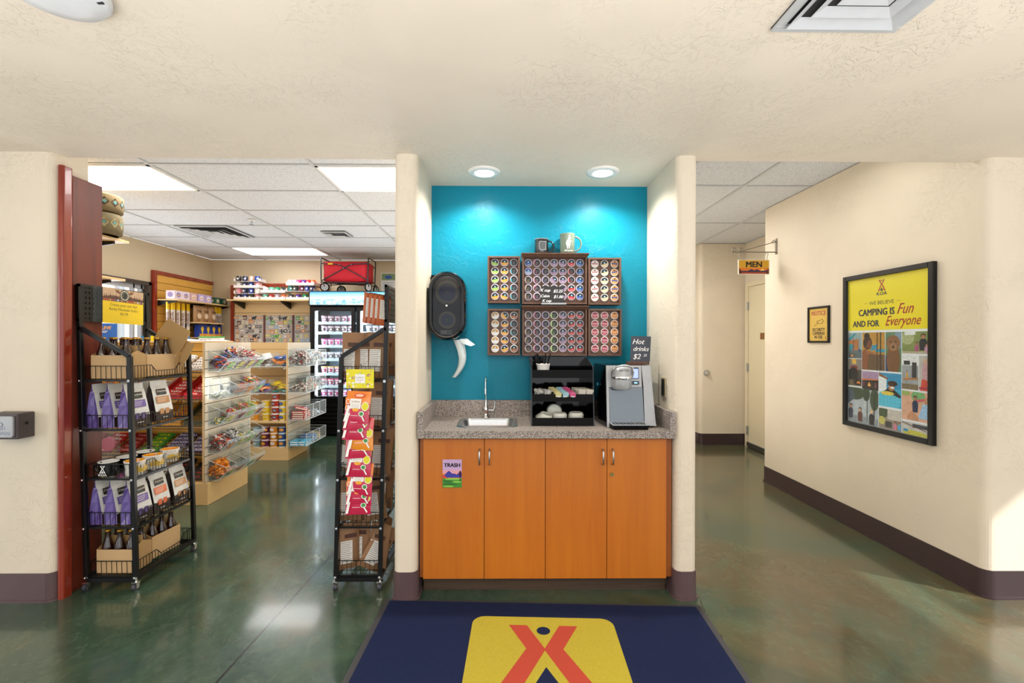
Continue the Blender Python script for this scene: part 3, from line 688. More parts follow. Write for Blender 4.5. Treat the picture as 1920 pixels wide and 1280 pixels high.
COLS = {0: ['ggggy', 'yyyyy', 'ttttt'], 1: ['Bbnnn', 'ppppp', 'vvvvv', 'uuuuu', 'uuuuu', 'rRRrr', 'kkkkk'], 2: ['wwwww', 'ccccc', 'ooooo'],
        3: ['lllll', 'yyyyy', 'htthh'], 4: ['nnnnn', 'ppppp', 'vvvvv', 'GGGGG', 'uuuuu', 'sssss', 'sssss'], 5: ['eeeee', 'eeeee', 'aaaaa']}
M_RIM = mat('cfc6d6', .3, name='pod_rim'); M_RIMW = mat('e4e4e2', .3, name='white_pod_rim')
PP = {}
def pod(kind):
    if kind in PP: return PP[kind]
    w_, c1, c2, lay = PODK[kind]; r = .0232
    t = thing('coffee_pod', w_, 'coffee pod'); rim = M_RIMW if kind in 'wcoelahG' else M_RIM
    b = B(Matrix.Rotation(PI/2, 4, 'X'))     # local z -> -Y (toward the room)
    b.lathe([(.016, -.018), (.0195, 0), (r-.001, .001), (r+.0016, .003), (r+.0016, .0045), (r-.001, .0055), (r-.0035, .005)], rim, n=28); b.obj('cup', t)
    b = B(Matrix.Rotation(PI/2, 4, 'X')); A, E = mat(c1, .4, name='pod_foil', var=.18, vs_=140), mat(c2, .4, name='pod_foil', var=.1)
    q = r-.0030; b.disc(0, 0, q, .0053, A, n=28)
    if lay == 'half': b.poly([(q*math.cos(a), q*math.sin(a)) for a in [PI*i/14 for i in range(15)]], .0055, E); b.disc(.001, .006, .0052, .0057, mat('6fc0e0', .4, name='pod_emblem'), n=14); b.disc(.001, .006, .0025, .0058, M_WHITE, n=10)
    elif lay == 'edge':
        b.poly([(q*math.cos(a), q*math.sin(a)) for a in [PI*.72+PI*.56*i/12 for i in range(13)]], .0055, E)
        for k in range(3): b.rect(-.007, .004-.006*k, .010-.003*k, .0052-.006*k, .0056, mat('a0a0a8', .4, name='pod_print'))
    else: b.poly([(-q*.98, -.003), (q*.98, -.003), (q*.9, .005), (-q*.9, .005)], .0055, E); b.disc(0, .0115, .0045, .0056, mat('40302a', .4, name='pod_emblem_dark'), n=12)
    for k in range(2): b.rect(-.008, -.010-.004*k, .008, -.0088-.004*k, .0057, mat('e8d8d0', .4, name='pod_print_light') if lay != 'edge' else E)
    b.obj('lid', t)
    PP[kind] = Proto(t); return PP[kind]
CW = {3: ['left', 'middle', 'right'], 7: ['leftmost', 'second', 'third', 'fourth', 'fifth', 'sixth', 'rightmost']}
RW = ['top', 'second', 'third', 'fourth', 'bottom']
for bi, (bn, bb, cs, rs, crown) in enumerate(BOXES):
    kbox(*bb, 'walnut coffee pod rack, '+bn+' of the six on the teal wall', crown)
    for ci, px in enumerate(cs):
        for ri, py in enumerate(rs):
            k = COLS[bi][ci][ri]; p = PY(px, py, 2.90)
            o = pod(k).put((p.x, 2.902, p.z), 0, f'{PODK[k][0]} coffee pod, {RW[ri]} row, {CW[len(cs)][ci]} column of {bn} rack', f'coffee pods in the {bn} rack')
            o.rotation_euler = (0, RN.choice((0, .3, -.3, .1, -.15, .9 if k in 'ygRpu' and RN.random() < .35 else 0)), 0)
# price card clipped in front of the upper middle rack
def chalk(name, label, org, u, v, w, h, lines, base=None):
    t = thing(name, label, 'sign', org)
    b = B(frame(org, u, v)); b.box(-w/2, 0, -.003, w/2, h, 0, mat('17181b', .5, name='slate_black') if name == 'price_card' else mat('3b4250', .5, name='slate_blue')); pn = b.obj('slate', t)
    b = B(frame(org, u, v))
    for s_, sz, x, y, sh in lines: b.text(s_, sz, mat('f4f4f4', .7, name='chalk_white'), x, y, .0006, bold=.012, shear=sh)
    b.obj('lettering', pn)
    return t
p = PY(1036, 569, 2.85)
t = chalk('price_card', 'black card with handwritten pod prices on the lower rack ledge', (p.x, 2.853, p.z+.002), (1, 0, -.02), (0, .12, 1), .143, .108,
      [('K cup', .026, -.045, .074, .35), ('$2.25', .026, .034, .070, .35), ('Cabin', .024, -.047, .038, .35), ('$1.00', .026, .036, .034, .35), ('K cup', .024, -.036, .008, .35)])
b = B(); b.box(p.x-.07, 2.838, p.z-.006, p.x+.085, 2.87, p.z+.002, M_CLEAR); b.box(p.x-.07, 2.836, p.z-.006, p.x+.085, 2.839, p.z+.004, M_SILV); b.obj('card_holder', t)
# two mugs on top of the upper middle rack
zt = PY(1040, 478, YK).z+.009
def mug(name, label, loc, r, h, m, rimm, hl, inner=None, n=28, flare=0., hang=0., cat='mug', group=None):
    t = thing(name, label, cat, loc, group)
    b = B(Matrix.Translation(loc)); inner = inner or rimm
    b.lathe([(r*.9, 0), (r, .004), (r*(1-flare*.3), h*.5), (r*(1+flare), h-.004)], m, n=n); b.lathe([(r*(1+flare), h-.004), (r*(1+flare)+.001, h), (r*(1+flare)-.003, h)], rimm, n=n)
    b.lathe([(r*(1+flare)-.003, h), (r*.94, h*.5), (r*.85, .006), (.0005, .005)], inner, n=n); b.obj('body', t)
    b = B(Matrix.Translation(loc) @ Matrix.Rotation(hang, 4, 'Z'))
    b.tube([(r*.95+hl*math.cos(a), 0, h*.53+h*.36*math.sin(a)) for a in [PI*(.5-i/14) for i in range(15)]], .0055, m, 8); b.obj('handle', t)
    return t
p = PY(1017, 473, 2.90)
M_BM = mat('191c20', .15, name='black_glaze', coat=.6); M_GM = mat('6b7a6a', .25, name='sage_glaze', coat=.5, var=.12, vs_=40)
t = mug('stoneware_mug', 'black mug with grey rim and map panel on the rack top', (p.x-.005, 2.91, zt), .044, .098, M_BM, mat('6f7378', .3, name='grey_rim'), .036)
b = B(frame((p.x-.003, 2.91-.0445, zt+.05), (1, 0, 0), (0, 0, 1))); b.poly([(-.020, -.024), (-.004, -.030), (.022, -.026), (.024, .026), (-.018, .028), (-.024, .01)], 0, mat('9a9ea2', .4, name='pewter', metal=.3, var=.5, vs_=260)); b.poly([(-.0175, -.020), (-.003, -.026), (.019, -.022), (.021, .023), (-.016, .025), (-.021, .008)], .0006, mat('44484c', .5, name='pewter_dark', var=.8, vs_=330)); b.obj('map_badge', t)
p = PY(1064, 473, 2.90)
t = mug('stoneware_mug', 'sage green tankard mug with white flute player on the rack top', (p.x, 2.905, zt), .047, .128, M_GM, M_GM, .043, flare=.05)
b = B(frame((p.x, 2.905-.0495, zt), (1, 0, 0), (0, 0, 1))); wt = mat('e8ece8', .4, name='white_figure')
b.disc(.006, .096, .0075, .0006, wt, ry=.009); b.poly([(0, .11), (.006, .118), (.009, .104)], .0006, wt); b.poly([(-.002, .09), (.006, .09), (.012, .07), (.010, .05), (-.010, .045), (-.016, .058), (-.012, .078)], .0006, wt)
b.poly([(-.010, .048), (-.002, .046), (-.006, .034), (-.001, .030), (-.010, .030)], .0006, wt); b.poly([(.002, .048), (.010, .052), (.006, .036), (.012, .031), (.002, .032)], .0006, wt); b.poly([(.008, .088), (.02, .074), (.018, .072), (.006, .08)], .0006, wt)
b.text('Arizona', .017, wt, .0, .013, .0006, shear=.4); b.obj('white_figure', t)

# ================================================================== CONDIMENT ORGANISER
ox0, ox1, oy0, oy1, oz = .170, .530, 2.60, 2.86, .908
t = thing('condiment_organizer', 'black three tier condiment organizer on the speckled counter', 'organizer', (.35, 2.7, oz))
b = B()
for x in (ox0, ox1-.006): 
    bb = [(x, oy0, oz), (x+.006, oy0, oz), (x+.006, oy1, oz), (x, oy1, oz)]; tt = [(x, oy0+.03, oz+.335), (x+.006, oy0+.03, oz+.335), (x+.006, oy1, oz+.385), (x, oy1, oz+.385)]
    b = B(); b.hexa(bb, tt, M_BLKG); b.obj('side_panel', t)
b = B(); b.box(ox0, oy1-.005, oz, ox1, oy1, oz+.385, M_BLKG); b.obj('back_panel', t)
for k, (z, hf, yf) in enumerate(((.002, .044, oy0+.002), (.138, .042, oy0+.012), (.272, .046, oy0+.024))):
    b = B(); b.box(ox0+.006, yf, oz+z, ox1-.006, oy1-.005, oz+z+.004, M_BLKM); b.obj('shelf', t)
    b = B(); b.box(ox0+.006, yf, oz+z+.004, ox1-.006, yf+.005, oz+z+hf, M_BLKM); b.obj('front_lip', t)
s2 = oz+.142; s1 = oz+.006; s3 = oz+.276
for i in range(2): b = B(); b.box(ox0+.125+.16*i, oy0+.02, s2, ox0+.128+.16*i, oy1-.006, s2+.05, M_BLKM); b.obj('divider', t)
# stir sticks cup on the top tier
px_ = .243; cz = s3; cy = 2.665
t = thing('paper_cup', 'white and teal paper cup holding black stirrers on organizer', 'cup', (px_, cy, cz))
cup = t; b = B(Matrix.Translation((px_, cy, cz))); mw = mat('e9e6e2', .6, name='white_paper_cup')
b.lathe([(.030, 0), (.0315, .012)], mw, n=28); b.lathe([(.0315, .012), (.033, .026)], mat('2a8fa8', .6, name='teal_band'), n=28); b.lathe([(.033, .026), (.039, .072), (.041, .073), (.041, .076), (.037, .075), (.03, .01)], mw, n=28); b.obj('cup_wall', t)
for i in range(16):
    a = RN.uniform(0, 2*PI); r0 = RN.uniform(.004, .018); lean = RN.uniform(.012, .034); x = px_+r0*math.cos(a); y = cy+r0*math.sin(a)
    b = B(); b.bar((x, y, cz+.012), (x+lean*math.cos(a)*1.6, y+lean*math.sin(a)*.6, cz+RN.uniform(.115, .14)), .0042, M_BLKM, h=.0042)
    tag(b.obj('coffee_stirrer'), 'thin black coffee stirrer standing in the paper cup', 'stirrer', 'black stirrers in the paper cup')
# creamers, sweetener sachets, sugar sachets on the middle tier
t0 = thing('creamer_cup', 'small white creamer cup', 'creamer'); b = B(); b.lathe([(.010, 0), (.0145, .02), (.0185, .021), (.0185, .0225)], M_WHITE, n=16); b.obj('tub', t0); b = B(); b.lathe([(.0005, .0235), (.0175, .0225)], mat('d8d4cc', .4, name='foil_lid'), n=16); b.obj('foil_lid', t0)
P0 = Proto(t0)
for i in range(13):
    lay = 0 if i < 7 else 1; x = ox0+.026+.015*(i % 7)*1.0+(.004 if lay else 0); y = 2.650+.022*((i*3) % 4); 
    P0.put((x, y, s2+.010+.026*lay), RN.uniform(0, 6), 'small white creamer cup in the left of the middle tier', 'white creamer cups in the organizer', tilt=(RN.uniform(-.3, .3)*lay+RN.choice((0, .5)), RN.uniform(-.3, .3)))
PK = {}
def sachet(col, nm, w=.034, h=.05, d=.0035):
    t0 = thing('sweetener_packet', nm, 'packet'); b = B(); m = mat(col, .5, name='packet_paper', var=.15, vs_=60)
    b.hexa([(-w/2, -d/2, 0), (w/2, -d/2, 0), (w/2, d/2, 0), (-w/2, d/2, 0)], [(-w/2, -.0006, h), (w/2, -.0006, h), (w/2, .0006, h), (-w/2, .0006, h)], m); b.rect(-w/2, 0, w/2, .001, h*1.0, m); b.obj('paper', t0)
    b = B(frame((0, -d/2-.0004, h*.5), (1, 0, 0), (0, 0, 1))); b.rect(-w*.3, -.004, w*.3, .005, 0, M_WHITE); b.obj('printed_band', t0)
    return Proto(t0)
for q, (col, cw, x0, n) in enumerate((('d8cf96', 'pale yellow', .325, 7), ('a7cfdc', 'pale blue', .366, 7), ('d95f92', 'pink', .406, 7))):
    P1 = sachet(col, cw)
    for i in range(n): P1.put((x0+RN.uniform(-.003, .003)-.0045*i, 2.625+.017*i, s2+.004+.004*i), RN.uniform(-.08, .08), f'{cw} sweetener packet in the row in the middle tier', f'{cw} sweetener packets', tilt=(.55, 0))
P1 = sachet('cfcabc', 'white', .04, .062)
for i in range(12): P1.put((.462+.044*(i % 2)-.004*(i//2), 2.632+.028*(i//2), s2+.006), RN.uniform(-.15, .15), 'white and yellow sugar packet at the right of middle tier', 'white sugar packets', tilt=(.35, 0))
# lids on the bottom tier
def lidp(r):
    t0 = thing('cup_lid', 'lid', 'lid'); b = B(); b.lathe([(r, 0), (r+.002, .004), (r-.003, .007), (r-.004, .014), (r-.009, .018), (r-.012, .015), (.0005, .014)], mat('d3d4ca', .35, name='pale_plastic_lid'), n=30); b.obj('lid_disc', t0)
    return Proto(t0)
L1 = lidp(.044)
for i in range(5): L1.put((.432+.001*i, 2.67, s1+.012+.0085*i), .3*i, 'pale plastic cup lid in the right stack on bottom tier', 'cup lids stacked at right of the bottom tier')
for i in range(5): L1.put((.34, 2.66, s1+.012+.0085*i), .3*i, 'pale plastic cup lid in the middle stack on bottom tier', 'cup lids stacked in the middle of the bottom tier', scale=.92)
L1.put((.315, 2.73, s1+.060), 0, 'pale plastic cup lid standing upright behind the middle stack', None, tilt=(1.25, 0))
for i in range(3): L1.put((.235+.012*i, 2.66, s1+.026+.008*i), 0, 'pale plastic cup lid leaning at the left of bottom tier', 'cup lids leaning at the left of the bottom tier', tilt=(.15, .3), scale=.9)

# ================================================================== COFFEE MACHINE
kx0, kx1, kz = .590, .868, .909
t = thing('coffee_machine', 'silver and black single cup coffee machine on the counter', 'coffee machine', (.73, 2.7, kz))
b = B(); b.hexa([(kx0-.0, 2.555, kz), (kx1, 2.575, kz), (kx1, 2.90, kz), (kx0-.025, 2.90, kz)], [(kx0+.0, 2.60, kz+.345), (kx1-.02, 2.60, kz+.345), (kx1-.03, 2.90, kz+.345), (kx0-.0, 2.90, kz+.345)], M_BLKG); b.obj('body', t, bevel=.004)
def kface(b, pts, off=0, m=M_SILV, th=.006):   # front plane leans back
    f = lambda x, z: (x, 2.553+(z/.345)*.045-off, kz+z)
    q = [f(x, z) for x, z in pts]; n = len(q)
    vs = q+[(x, y+th, z) for x, y, z in q]
    b.add(vs, [tuple(range(n)), tuple(range(2*n-1, n-1, -1))]+[(i, n+i, n+(i+1) % n, (i+1) % n) for i in range(n)], m)
b = B(); kface(b, [(.73, .008), (kx1-.0, .008), (kx1-.004, .05), (kx1-.02, .345), (.795, .345), (.802, .22), (.802, .03), (.73, .03)], .004); b.obj('right_front_panel', t, bevel=.003)
b = B(); kface(b, [(kx0, .0), (kx0+.016, .0), (kx0+.018, .222), (.795, .222), (.795, .345), (kx0+.004, .345)], .004); b.obj('left_front_panel', t, bevel=.003)
b = B(); kface(b, [(kx0+.018, .022), (.80, .022), (.797, .222), (kx0+.018, .222)], .0005, mat('70777c', .12, .5, name='dark_mirror_panel')); b.obj('mirror_back', t)
hx = .672
b = B(); b.lathe([(.046, .217), (.05, .222), (.052, .25), (.053, .272)], M_SILV, c=(hx, 2.545, kz), n=26); b.lathe([(.053, .272), (.056, .275), (.056, .288), (.053, .292)], M_CHR, c=(hx, 2.545, kz), n=26); b.lathe([(.053, .292), (.050, .315), (.042, .335), (.02, .345), (.0005, .346)], M_SILV, c=(hx, 2.545, kz), n=26)
b.box(hx-.035, 2.545, kz+.225, hx+.035, 2.6, kz+.33, M_SILV); hd = b.obj('brew_head', t)
b = B(); b.tube([(hx-.055, 2.54, kz+.28), (hx-.058, 2.53, kz+.31), (hx-.045, 2.505, kz+.343), (hx, 2.498, kz+.352), (hx+.045, 2.505, kz+.343), (hx+.058, 2.53, kz+.31), (hx+.055, 2.54, kz+.28)], .006, M_CHR, 10); b.obj('handle', hd)
b = B(frame((hx, 2.4985, kz+.318), (1, 0, 0), (0, .2, 1))); b.text('KEURIG', .0125, mat('30302f', .4, name='dark_print'), 0, 0, .001, bold=.01, sx=1.2); b.obj('lettering', hd)
b = B(frame((.757, 2.584, kz+.30), (1, 0, 0), (0, .13, 1))); b.rrect(-.02, -.03, .02, .035, .004, 0, .003, mat('39404a', .2, name='panel_dark')); b.rect(-.016, -.026, .016, .026, .0035, mat('8fa2f0', .3, name='lit_display', emit=1.1, var=.5, vs_=90)); b.obj('display', t)
b = B(frame((.757, 2.576, kz+.248), (1, 0, 0), (0, .13, 1))); b.rrect(-.02, -.011, .02, .011, .004, 0, .004, mat('39404a', .2, name='panel_dark')); b.rect(-.008, -.003, .008, .003, .0045, mat('69b7ff', .3, name='lit_button', emit=3, var=0)); b.obj('button', t)
b = B(); b.hexa([(.612, 2.49, kz), (.80, 2.49, kz), (.806, 2.56, kz), (.606, 2.56, kz)], [(.604, 2.482, kz+.024), (.81, 2.482, kz+.024), (.81, 2.56, kz+.024), (.604, 2.56, kz+.024)], M_BLKM); b.obj('drip_tray', t, bevel=.004)
b = B(); b.box(.606, 2.486, kz+.024, .808, 2.562, kz+.028, M_CHR)
for i in range(12): b.box(.618+.015*i, 2.492, kz+.028, .626+.015*i, 2.556, kz+.0285, M_BLKM)
b.obj('drip_grate', t)
b = B(); b.box(kx0-.02, 2.72, kz+.22, kx0-.014, 2.74, kz+.235, mat('2fb4e0', .3, name='blue_sticker')); b.obj('side_sticker', t)
b = B(); q = PY(1189, 683, 2.72); b.box(.745, 2.70, kz+.3455, .875, 2.735, kz+.363, M_WAL); zz_ = kz+.363
t = tag(b.obj('sign_base'), 'small wooden sign block on top of the coffee machine', 'sign base')
chalk('chalkboard_sign', 'slate sign reading Hot drinks in its wooden block', (.825, 2.718, zz_), (1, .0, -.02), (.06, .05, 1), .118, .150,
      [('Hot', .043, -.018, .103, .3), ('drinks', .038, .0, .062, .3), ('$2', .044, -.022, .014, .25), ('25', .021, .028, .030, .25)])
# outlet on the right alcove wall
t = thing('wall_outlet', 'brown power outlet on the right alcove wall beside the coffee machine', 'outlet', (AXR, 2.64, 1.07))
b = B(); b.box(AXR-.006, 2.60, 1.07, AXR-.0005, 2.675, 1.185, mat('b9ab8c', .4, name='almond_plate')); b.obj('plate', t, bevel=.002)
b = B(); b.box(AXR-.009, 2.615, 1.08, AXR-.006, 2.66, 1.175, mat('30261c', .4, name='brown_insert')); b.obj('socket', t)

# ================================================================== RIGHT WALL: POSTER, NOTICE, HANGING SIGN
XP = XW-.001
def wall_frame(name, label, y0, y1, z0, z1, bw, dep):
    t = thing(name, label, 'poster' if name != 'notice_sign' else 'sign', (XW, (y0+y1)/2, z0))
    b = B(frame((XP, y1, z0), (0, -1, 0), (0, 0, 1))); w, h = y1-y0, z1-z0
    for q in ((0, 0, bw, h), (w-bw, 0, w, h), (bw, 0, w-bw, bw), (bw, h-bw, w-bw, h)): b.box(q[0], q[1], 0, q[2], q[3], dep, M_BLK)
    b.obj('frame', t, bevel=.003)
    return t, B(frame((XP-dep*.35, y1-bw, z0+bw), (0, -1, 0), (0, 0, 1))), w-2*bw, h-2*bw
t, b, w, h = wall_frame('framed_poster', 'large black framed camping poster with yellow top on right wall', 2.734, 3.463, .763, 1.88, .034, .028)
M_YEL = mat('ecd908', .35, name='poster_yellow', var=.02); M_PRED = mat('a8141c', .35, name='poster_red'); M_PNAV = mat('1d1f33', .35, name='poster_navy'); M_PBR = mat('b03a2a', .35, name='poster_brick')
b.rect(0, 0, w, h, 0, mat('e6e9ef', .35, name='poster_white')); b.obj('poster_sheet', t)
b = B(b.xf); y0 = .645*h; b.rect(0, y0, w, h, .0005, M_YEL)
def tent_logo(b, cx, cy, s, z, mr, mn, text=True):
    for sx in (1, -1):
        q = [(-.34, 1.), (-.17, 1.), (0, .62), (0, .58), (-.24, 0), (-.42, 0), (-.09, .6)]
        b.poly([(cx+sx*x*s, cy+y*s) for x, y in (q if sx == 1 else q[::-1])], z, mr)
    b.disc(cx, cy+.93*s, .065*s, z+.0002, mn, n=14); b.poly([(cx-.16*s, cy+.02*s), (cx+.16*s, cy+.02*s), (cx, cy+.32*s)], z+.0002, mn)
    if text: b.text('KOA', .42*s, mn, cx, cy-.36*s, z+.0002, bold=.035, sx=1.25)
tent_logo(b, w*.46, y0+.268, .078, .001, M_PBR, M_PNAV)
b.text('WE BELIEVE', .036, M_PNAV, w*.455, y0+.178, .001, sx=1.1); b.rect(w*.23, y0+.190, w*.28, y0+.192, .001, M_PRED); b.rect(w*.64, y0+.190, w*.69, y0+.192, .001, M_PRED)
b.text('CAMPING IS', .066, M_PNAV, w*.385, y0+.104, .001, bold=.045, sx=.86); b.text('AND FOR', .062, M_PNAV, w*.25, y0+.026, .001, bold=.045, sx=.86)
b.text('Fun', .098, M_PRED, w*.73, y0+.104, .001, bold=.008, sx=.85, shear=.45); b.text('Everyone', .094, M_PRED, w*.70, y0+.028, .001, bold=.008, sx=.74, shear=.45)
pm = b.obj('printed_heading', t)
def pc(c, v=.35, s=26): return mat(c, .35, name='photo_print', var=v, vs_=s)
b = B(b.xf); Hh = y0
def tile(u0, v0, u1, v1, base, shapes):   # v measured from the top of the photo area
    X0, X1, Y1, Y0 = u0*w+.0025, u1*w-.0025, Hh*(1-v0)-.0025, Hh*(1-v1)+.0025
    b.rect(X0, Y0, X1, Y1, .0006, pc(base))
    for i, (k, c, *q) in enumerate(shapes):
        z = .0008+.00015*i; f = lambda x, y: (X0+x*(X1-X0), Y0+y*(Y1-Y0)); m = pc(c, .45, 75)
        cl = lambda x, y: f(min(1, max(0, x)), min(1, max(0, y)))
        if k == 'r': b.rect(*cl(q[0], q[1]), *cl(q[2], q[3]), z, m)
        elif k == 'c': ry = q[3] if len(q) > 3 else q[2]; b.poly([cl(q[0]+q[2]*math.cos(PI*j/12), q[1]+ry*math.sin(PI*j/12)) for j in range(24)], z, m)
        else: b.poly([cl(x, y) for x, y in q[0]], z, m)
def person(x, y, s, top, skin='b07a5c', hair='3a2418'):
    return [('p', top, [(x-.09*s, y), (x+.09*s, y), (x+.11*s, y+.3*s), (x+.06*s, y+.4*s), (x-.06*s, y+.4*s), (x-.11*s, y+.3*s)]), ('c', hair, x, y+.50*s, .07*s, .075*s), ('c', skin, x, y+.47*s, .055*s, .065*s)]
SK, TR = 'cdd8e0', '3f4f38'
tile(0, .02, .20, .305, '8fa6a8', [('r', '5a6e74', 0, 0, 1, .35), ('p', '2e8ea0', [(0, .75), (.5, 1), (.6, .95), (0, .6)]), ('p', 'b0723e', [(0, .3), (.75, .3), (.8, .75), (0, .7)]), ('r', '2a8f9c', .05, .3, .45, .55), ('r', '8a4630', .36, .3, .42, .8), ('c', '5a5c5e', .35, .12, .34, .1), ('c', 'd98a30', .3, .1, .1, .04)]+person(.35, .26, .3, '9c4a5a')+person(.82, .26, .32, '2f5fae'))
tile(.20, .02, .505, .42, 'b98a36', [('r', '6a5038', 0, 0, 1, .42), ('p', '3c8fb4', [(.38, .5), (.6, .55), (.75, .68), (.45, .66)]), ('r', '2a96b8', .6, .48, 1, .56), ('c', '2a1a14', .22, .9, .13, .09), ('c', '3a241a', .25, .72, .2, .17), ('p', '7c4a30', [(.18, .6), (.4, .58), (.42, .78), (.3, .8)]), ('p', '8f5636', [(0, 0), (.26, 0), (.3, .42), (.2, .58), (0, .5)]), ('p', 'a0663e', [(.2, .52), (.7, .44), (.72, .39), (.2, .44)]), ('r', '3a3230', .66, 0, .69, 1), ('r', '3a3230', .8, 0, .84, 1)])
tile(.505, .02, .70, .42, '5f8060', [('r', '7f9ab0', .6, .6, 1, 1), ('r', '2b3f6a', 0, 0, .2, .4), ('c', '7a5232', .5, .3, .42, .42), ('c', '8a6140', .5, .72, .44, .2), ('c', '9c7350', .5, .62, .22, .1), ('c', '1c1210', .5, .62, .07, .03), ('c', '1c1210', .33, .76, .045, .02), ('c', '1c1210', .67, .76, .045, .02)])
tile(.70, .02, 1., .235, '7f8c50', [('c', 'a9b080', .2, .7, .25, .3), ('r', 'dfe4e4', .1, .85, .5, 1), ('r', 'b0a890', 0, 0, 1, .1)]+person(.55, .1, .75, 'a85a78')+person(.78, .15, 1.3, '24242c')+person(.9, .05, .7, 'c090a8'))
tile(.70, .245, .885, .575, '9aa0a4', [('r', 'e0e2e4', 0, .7, 1, 1), ('r', '2c2c30', .12, .72, .5, .84), ('r', '3c3c42', .62, .35, .9, .8), ('p', 'b07848', [(.1, .26), (1, .3), (1, .36), (.1, .32)]), ('r', '7a6a50', 0, 0, 1, .16)]+person(.33, .32, .42, 'e0a020'))
tile(.885, .245, 1., .575, 'b8b4b0', [('c', 'c49aa0', .6, .55, .32, .3), ('c', 'd0a890', .6, .85, .2, .07), ('p', 'cc4838', [(.1, 0), (.9, 0), (.8, .3), (.3, .34)]), ('r', 'a02848', 0, .05, 1, .1)])
tile(0, .305, .20, .605, '4c4440', [('r', '8a8278', 0, .6, 1, 1), ('r', 'e0b040', .3, .82, .6, 1), ('r', '7c3028', .2, .5, .7, .75), ('c', '1c1a1a', .4, .4, .35, .28), ('r', '6a5a44', 0, 0, 1, .22), ('c', '2c2622', .7, .15, .3, .12), ('p', 'f08a30', [(.62, .1), (.95, .1), (.8, .2)])])
tile(.20, .43, .425, .63, '3c2c28', [('r', 'a88cae', 0, .55, 1, 1), ('r', 'd07a5a', 0, .5, 1, .62), ('p', 'f7a03a', [(.36, .2), (.56, .2), (.44, .5)]), ('c', 'f8d070', .45, .27, .05, .06), ('p', '28201e', [(0, .5), (1, .56), (1, .42), (0, .4)])]+person(.12, .2, .5, '7c3c58')+person(.85, .15, .5, '8c4c68'))
tile(.425, .43, .70, .775, '3fa8cc', [('r', '2f90c0', 0, .55, 1, 1), ('p', 'e6ecf0', [(0, .35), (.35, .4), (.35, .9), (0, .95)]), ('p', '8a6040', [(0, .9), (.42, .8), (.42, .85), (0, 1)]), ('c', '58c0de', .45, .2, .55, .3), ('p', '241c1a', [(.2, .42), (.4, .55), (.7, .52), (1, .36), (.95, .3), (.5, .4)]), ('c', 'b07a50', .58, .58, .14, .1), ('c', '3c2418', .62, .70, .22, .08), ('c', 'f0f4f8', .62, .58, .09, .03), ('c', 'e0c850', .4, .4, .3, .06)])
tile(.70, .585, 1., .865, 'd8a88c', [('c', '76b070', .6, .85, .25, .2), ('p', 'd05868', [(.5, .72), (1, .85), (1, .76), (.5, .64)]), ('r', '9cae60', 0, .85, .3, 1)]+person(.5, .3, 1.0, '1d2f52')+[('p', '9ec4e8', [(.6, .12), (.98, .1), (.98, .6), (.78, .62)]), ('c', 'c08c6c', .9, .72, .08, .1), ('p', 'c8906c', [(.2, .05), (.6, .02), (.62, .14), (.4, .34), (.3, .3)])])
tile(0, .615, .425, 1., 'aeb8be', [('r', '8f989c', 0, 0, 1, .2), ('c', TR, .25, .85, .3, .2), ('c', TR, .88, .72, .14, .3), ('c', TR, .62, .85, .12, .2), ('r', '3a3028', .64, .2, .66, .9), ('r', '3a3028', .87, .2, .89, .9), ('p', '4a5560', [(0, .5), (.25, .7), (.2, .9), (0, 1)])]+person(.1, .1, .75, '32344a')+person(.42, .05, .7, '6a3a30', 'd0a888')+person(.8, .02, .75, '2c2024', 'd8b898', 'c8a070'))
tile(.425, .79, .70, 1., '9c8f80', [('c', '4a5a38', .2, .8, .25, .25), ('r', 'c8c0b8', .4, .5, 1, 1), ('r', '403c3a', .3, .1, .6, .4), ('c', 'c8c060', .15, .4, .15, .2)]+person(.75, .05, .7, 'd07c94')+person(.95, .05, .75, '4fa4cc'))
tile(.70, .875, 1., 1., 'c4c0bc', [('r', '343c48', .4, .6, .95, .9), ('c', 'c8c23c', .5, .12, .45, .25), ('c', '3a90c0', .15, .3, .1, .12), ('p', '6a3434', [(0, .95), (.9, .5), (.9, .44), (0, .88)])])
b.obj('photo_collage', t)
b = B(frame((XP-.022, 3.463-.03, .763+.03), (0, -1, 0), (0, 0, 1))); b.box(0, 0, 0, w+.008, h+.008, .002, clear('poster_glazing', a=.0, rough=.03)); b.obj('glazing', t)
t, b, w, h = wall_frame('notice_sign', 'small black framed security cameras notice on the right wall', 3.632, 3.888, 1.382, 1.683, .017, .014)
m_n = mat('d8b456', .4, name='notice_yellow'); b.rect(0, 0, w, h, 0, m_n); b.obj('notice_sheet', t); b = B(b.xf)
b.text('NOTICE', .052, mat('b8504a', .4, name='notice_red'), w/2, h*.79, .001, bold=.025, sx=.92)
for i, s_ in enumerate(('SECURITY', 'CAMERAS', 'IN USE')): b.text(s_, .036, M_PNAV, w/2, h*(.30-.115*i), .001, bold=.025, sx=.92)
b.tube([(w*.42, h*.60, .001), (w*.72, h*.66, .001), (w*.76, h*.60, .001), (w*.66, h*.52, .001), (w*.42, h*.56, .001), (w*.42, h*.60, .001)], .0012, M_PNAV, 4); b.tube([(w*.5, h*.55, .001), (w*.38, h*.5, .001), (w*.3, h*.5, .001), (w*.3, h*.44, .001)], .0012, M_PNAV, 4); b.disc(w*.3, h*.5, .012, .001, m_n)
tent_logo(b, w*.88, h*.06, .02, .001, M_PBR, M_PNAV, False); b.obj('lettering', t)
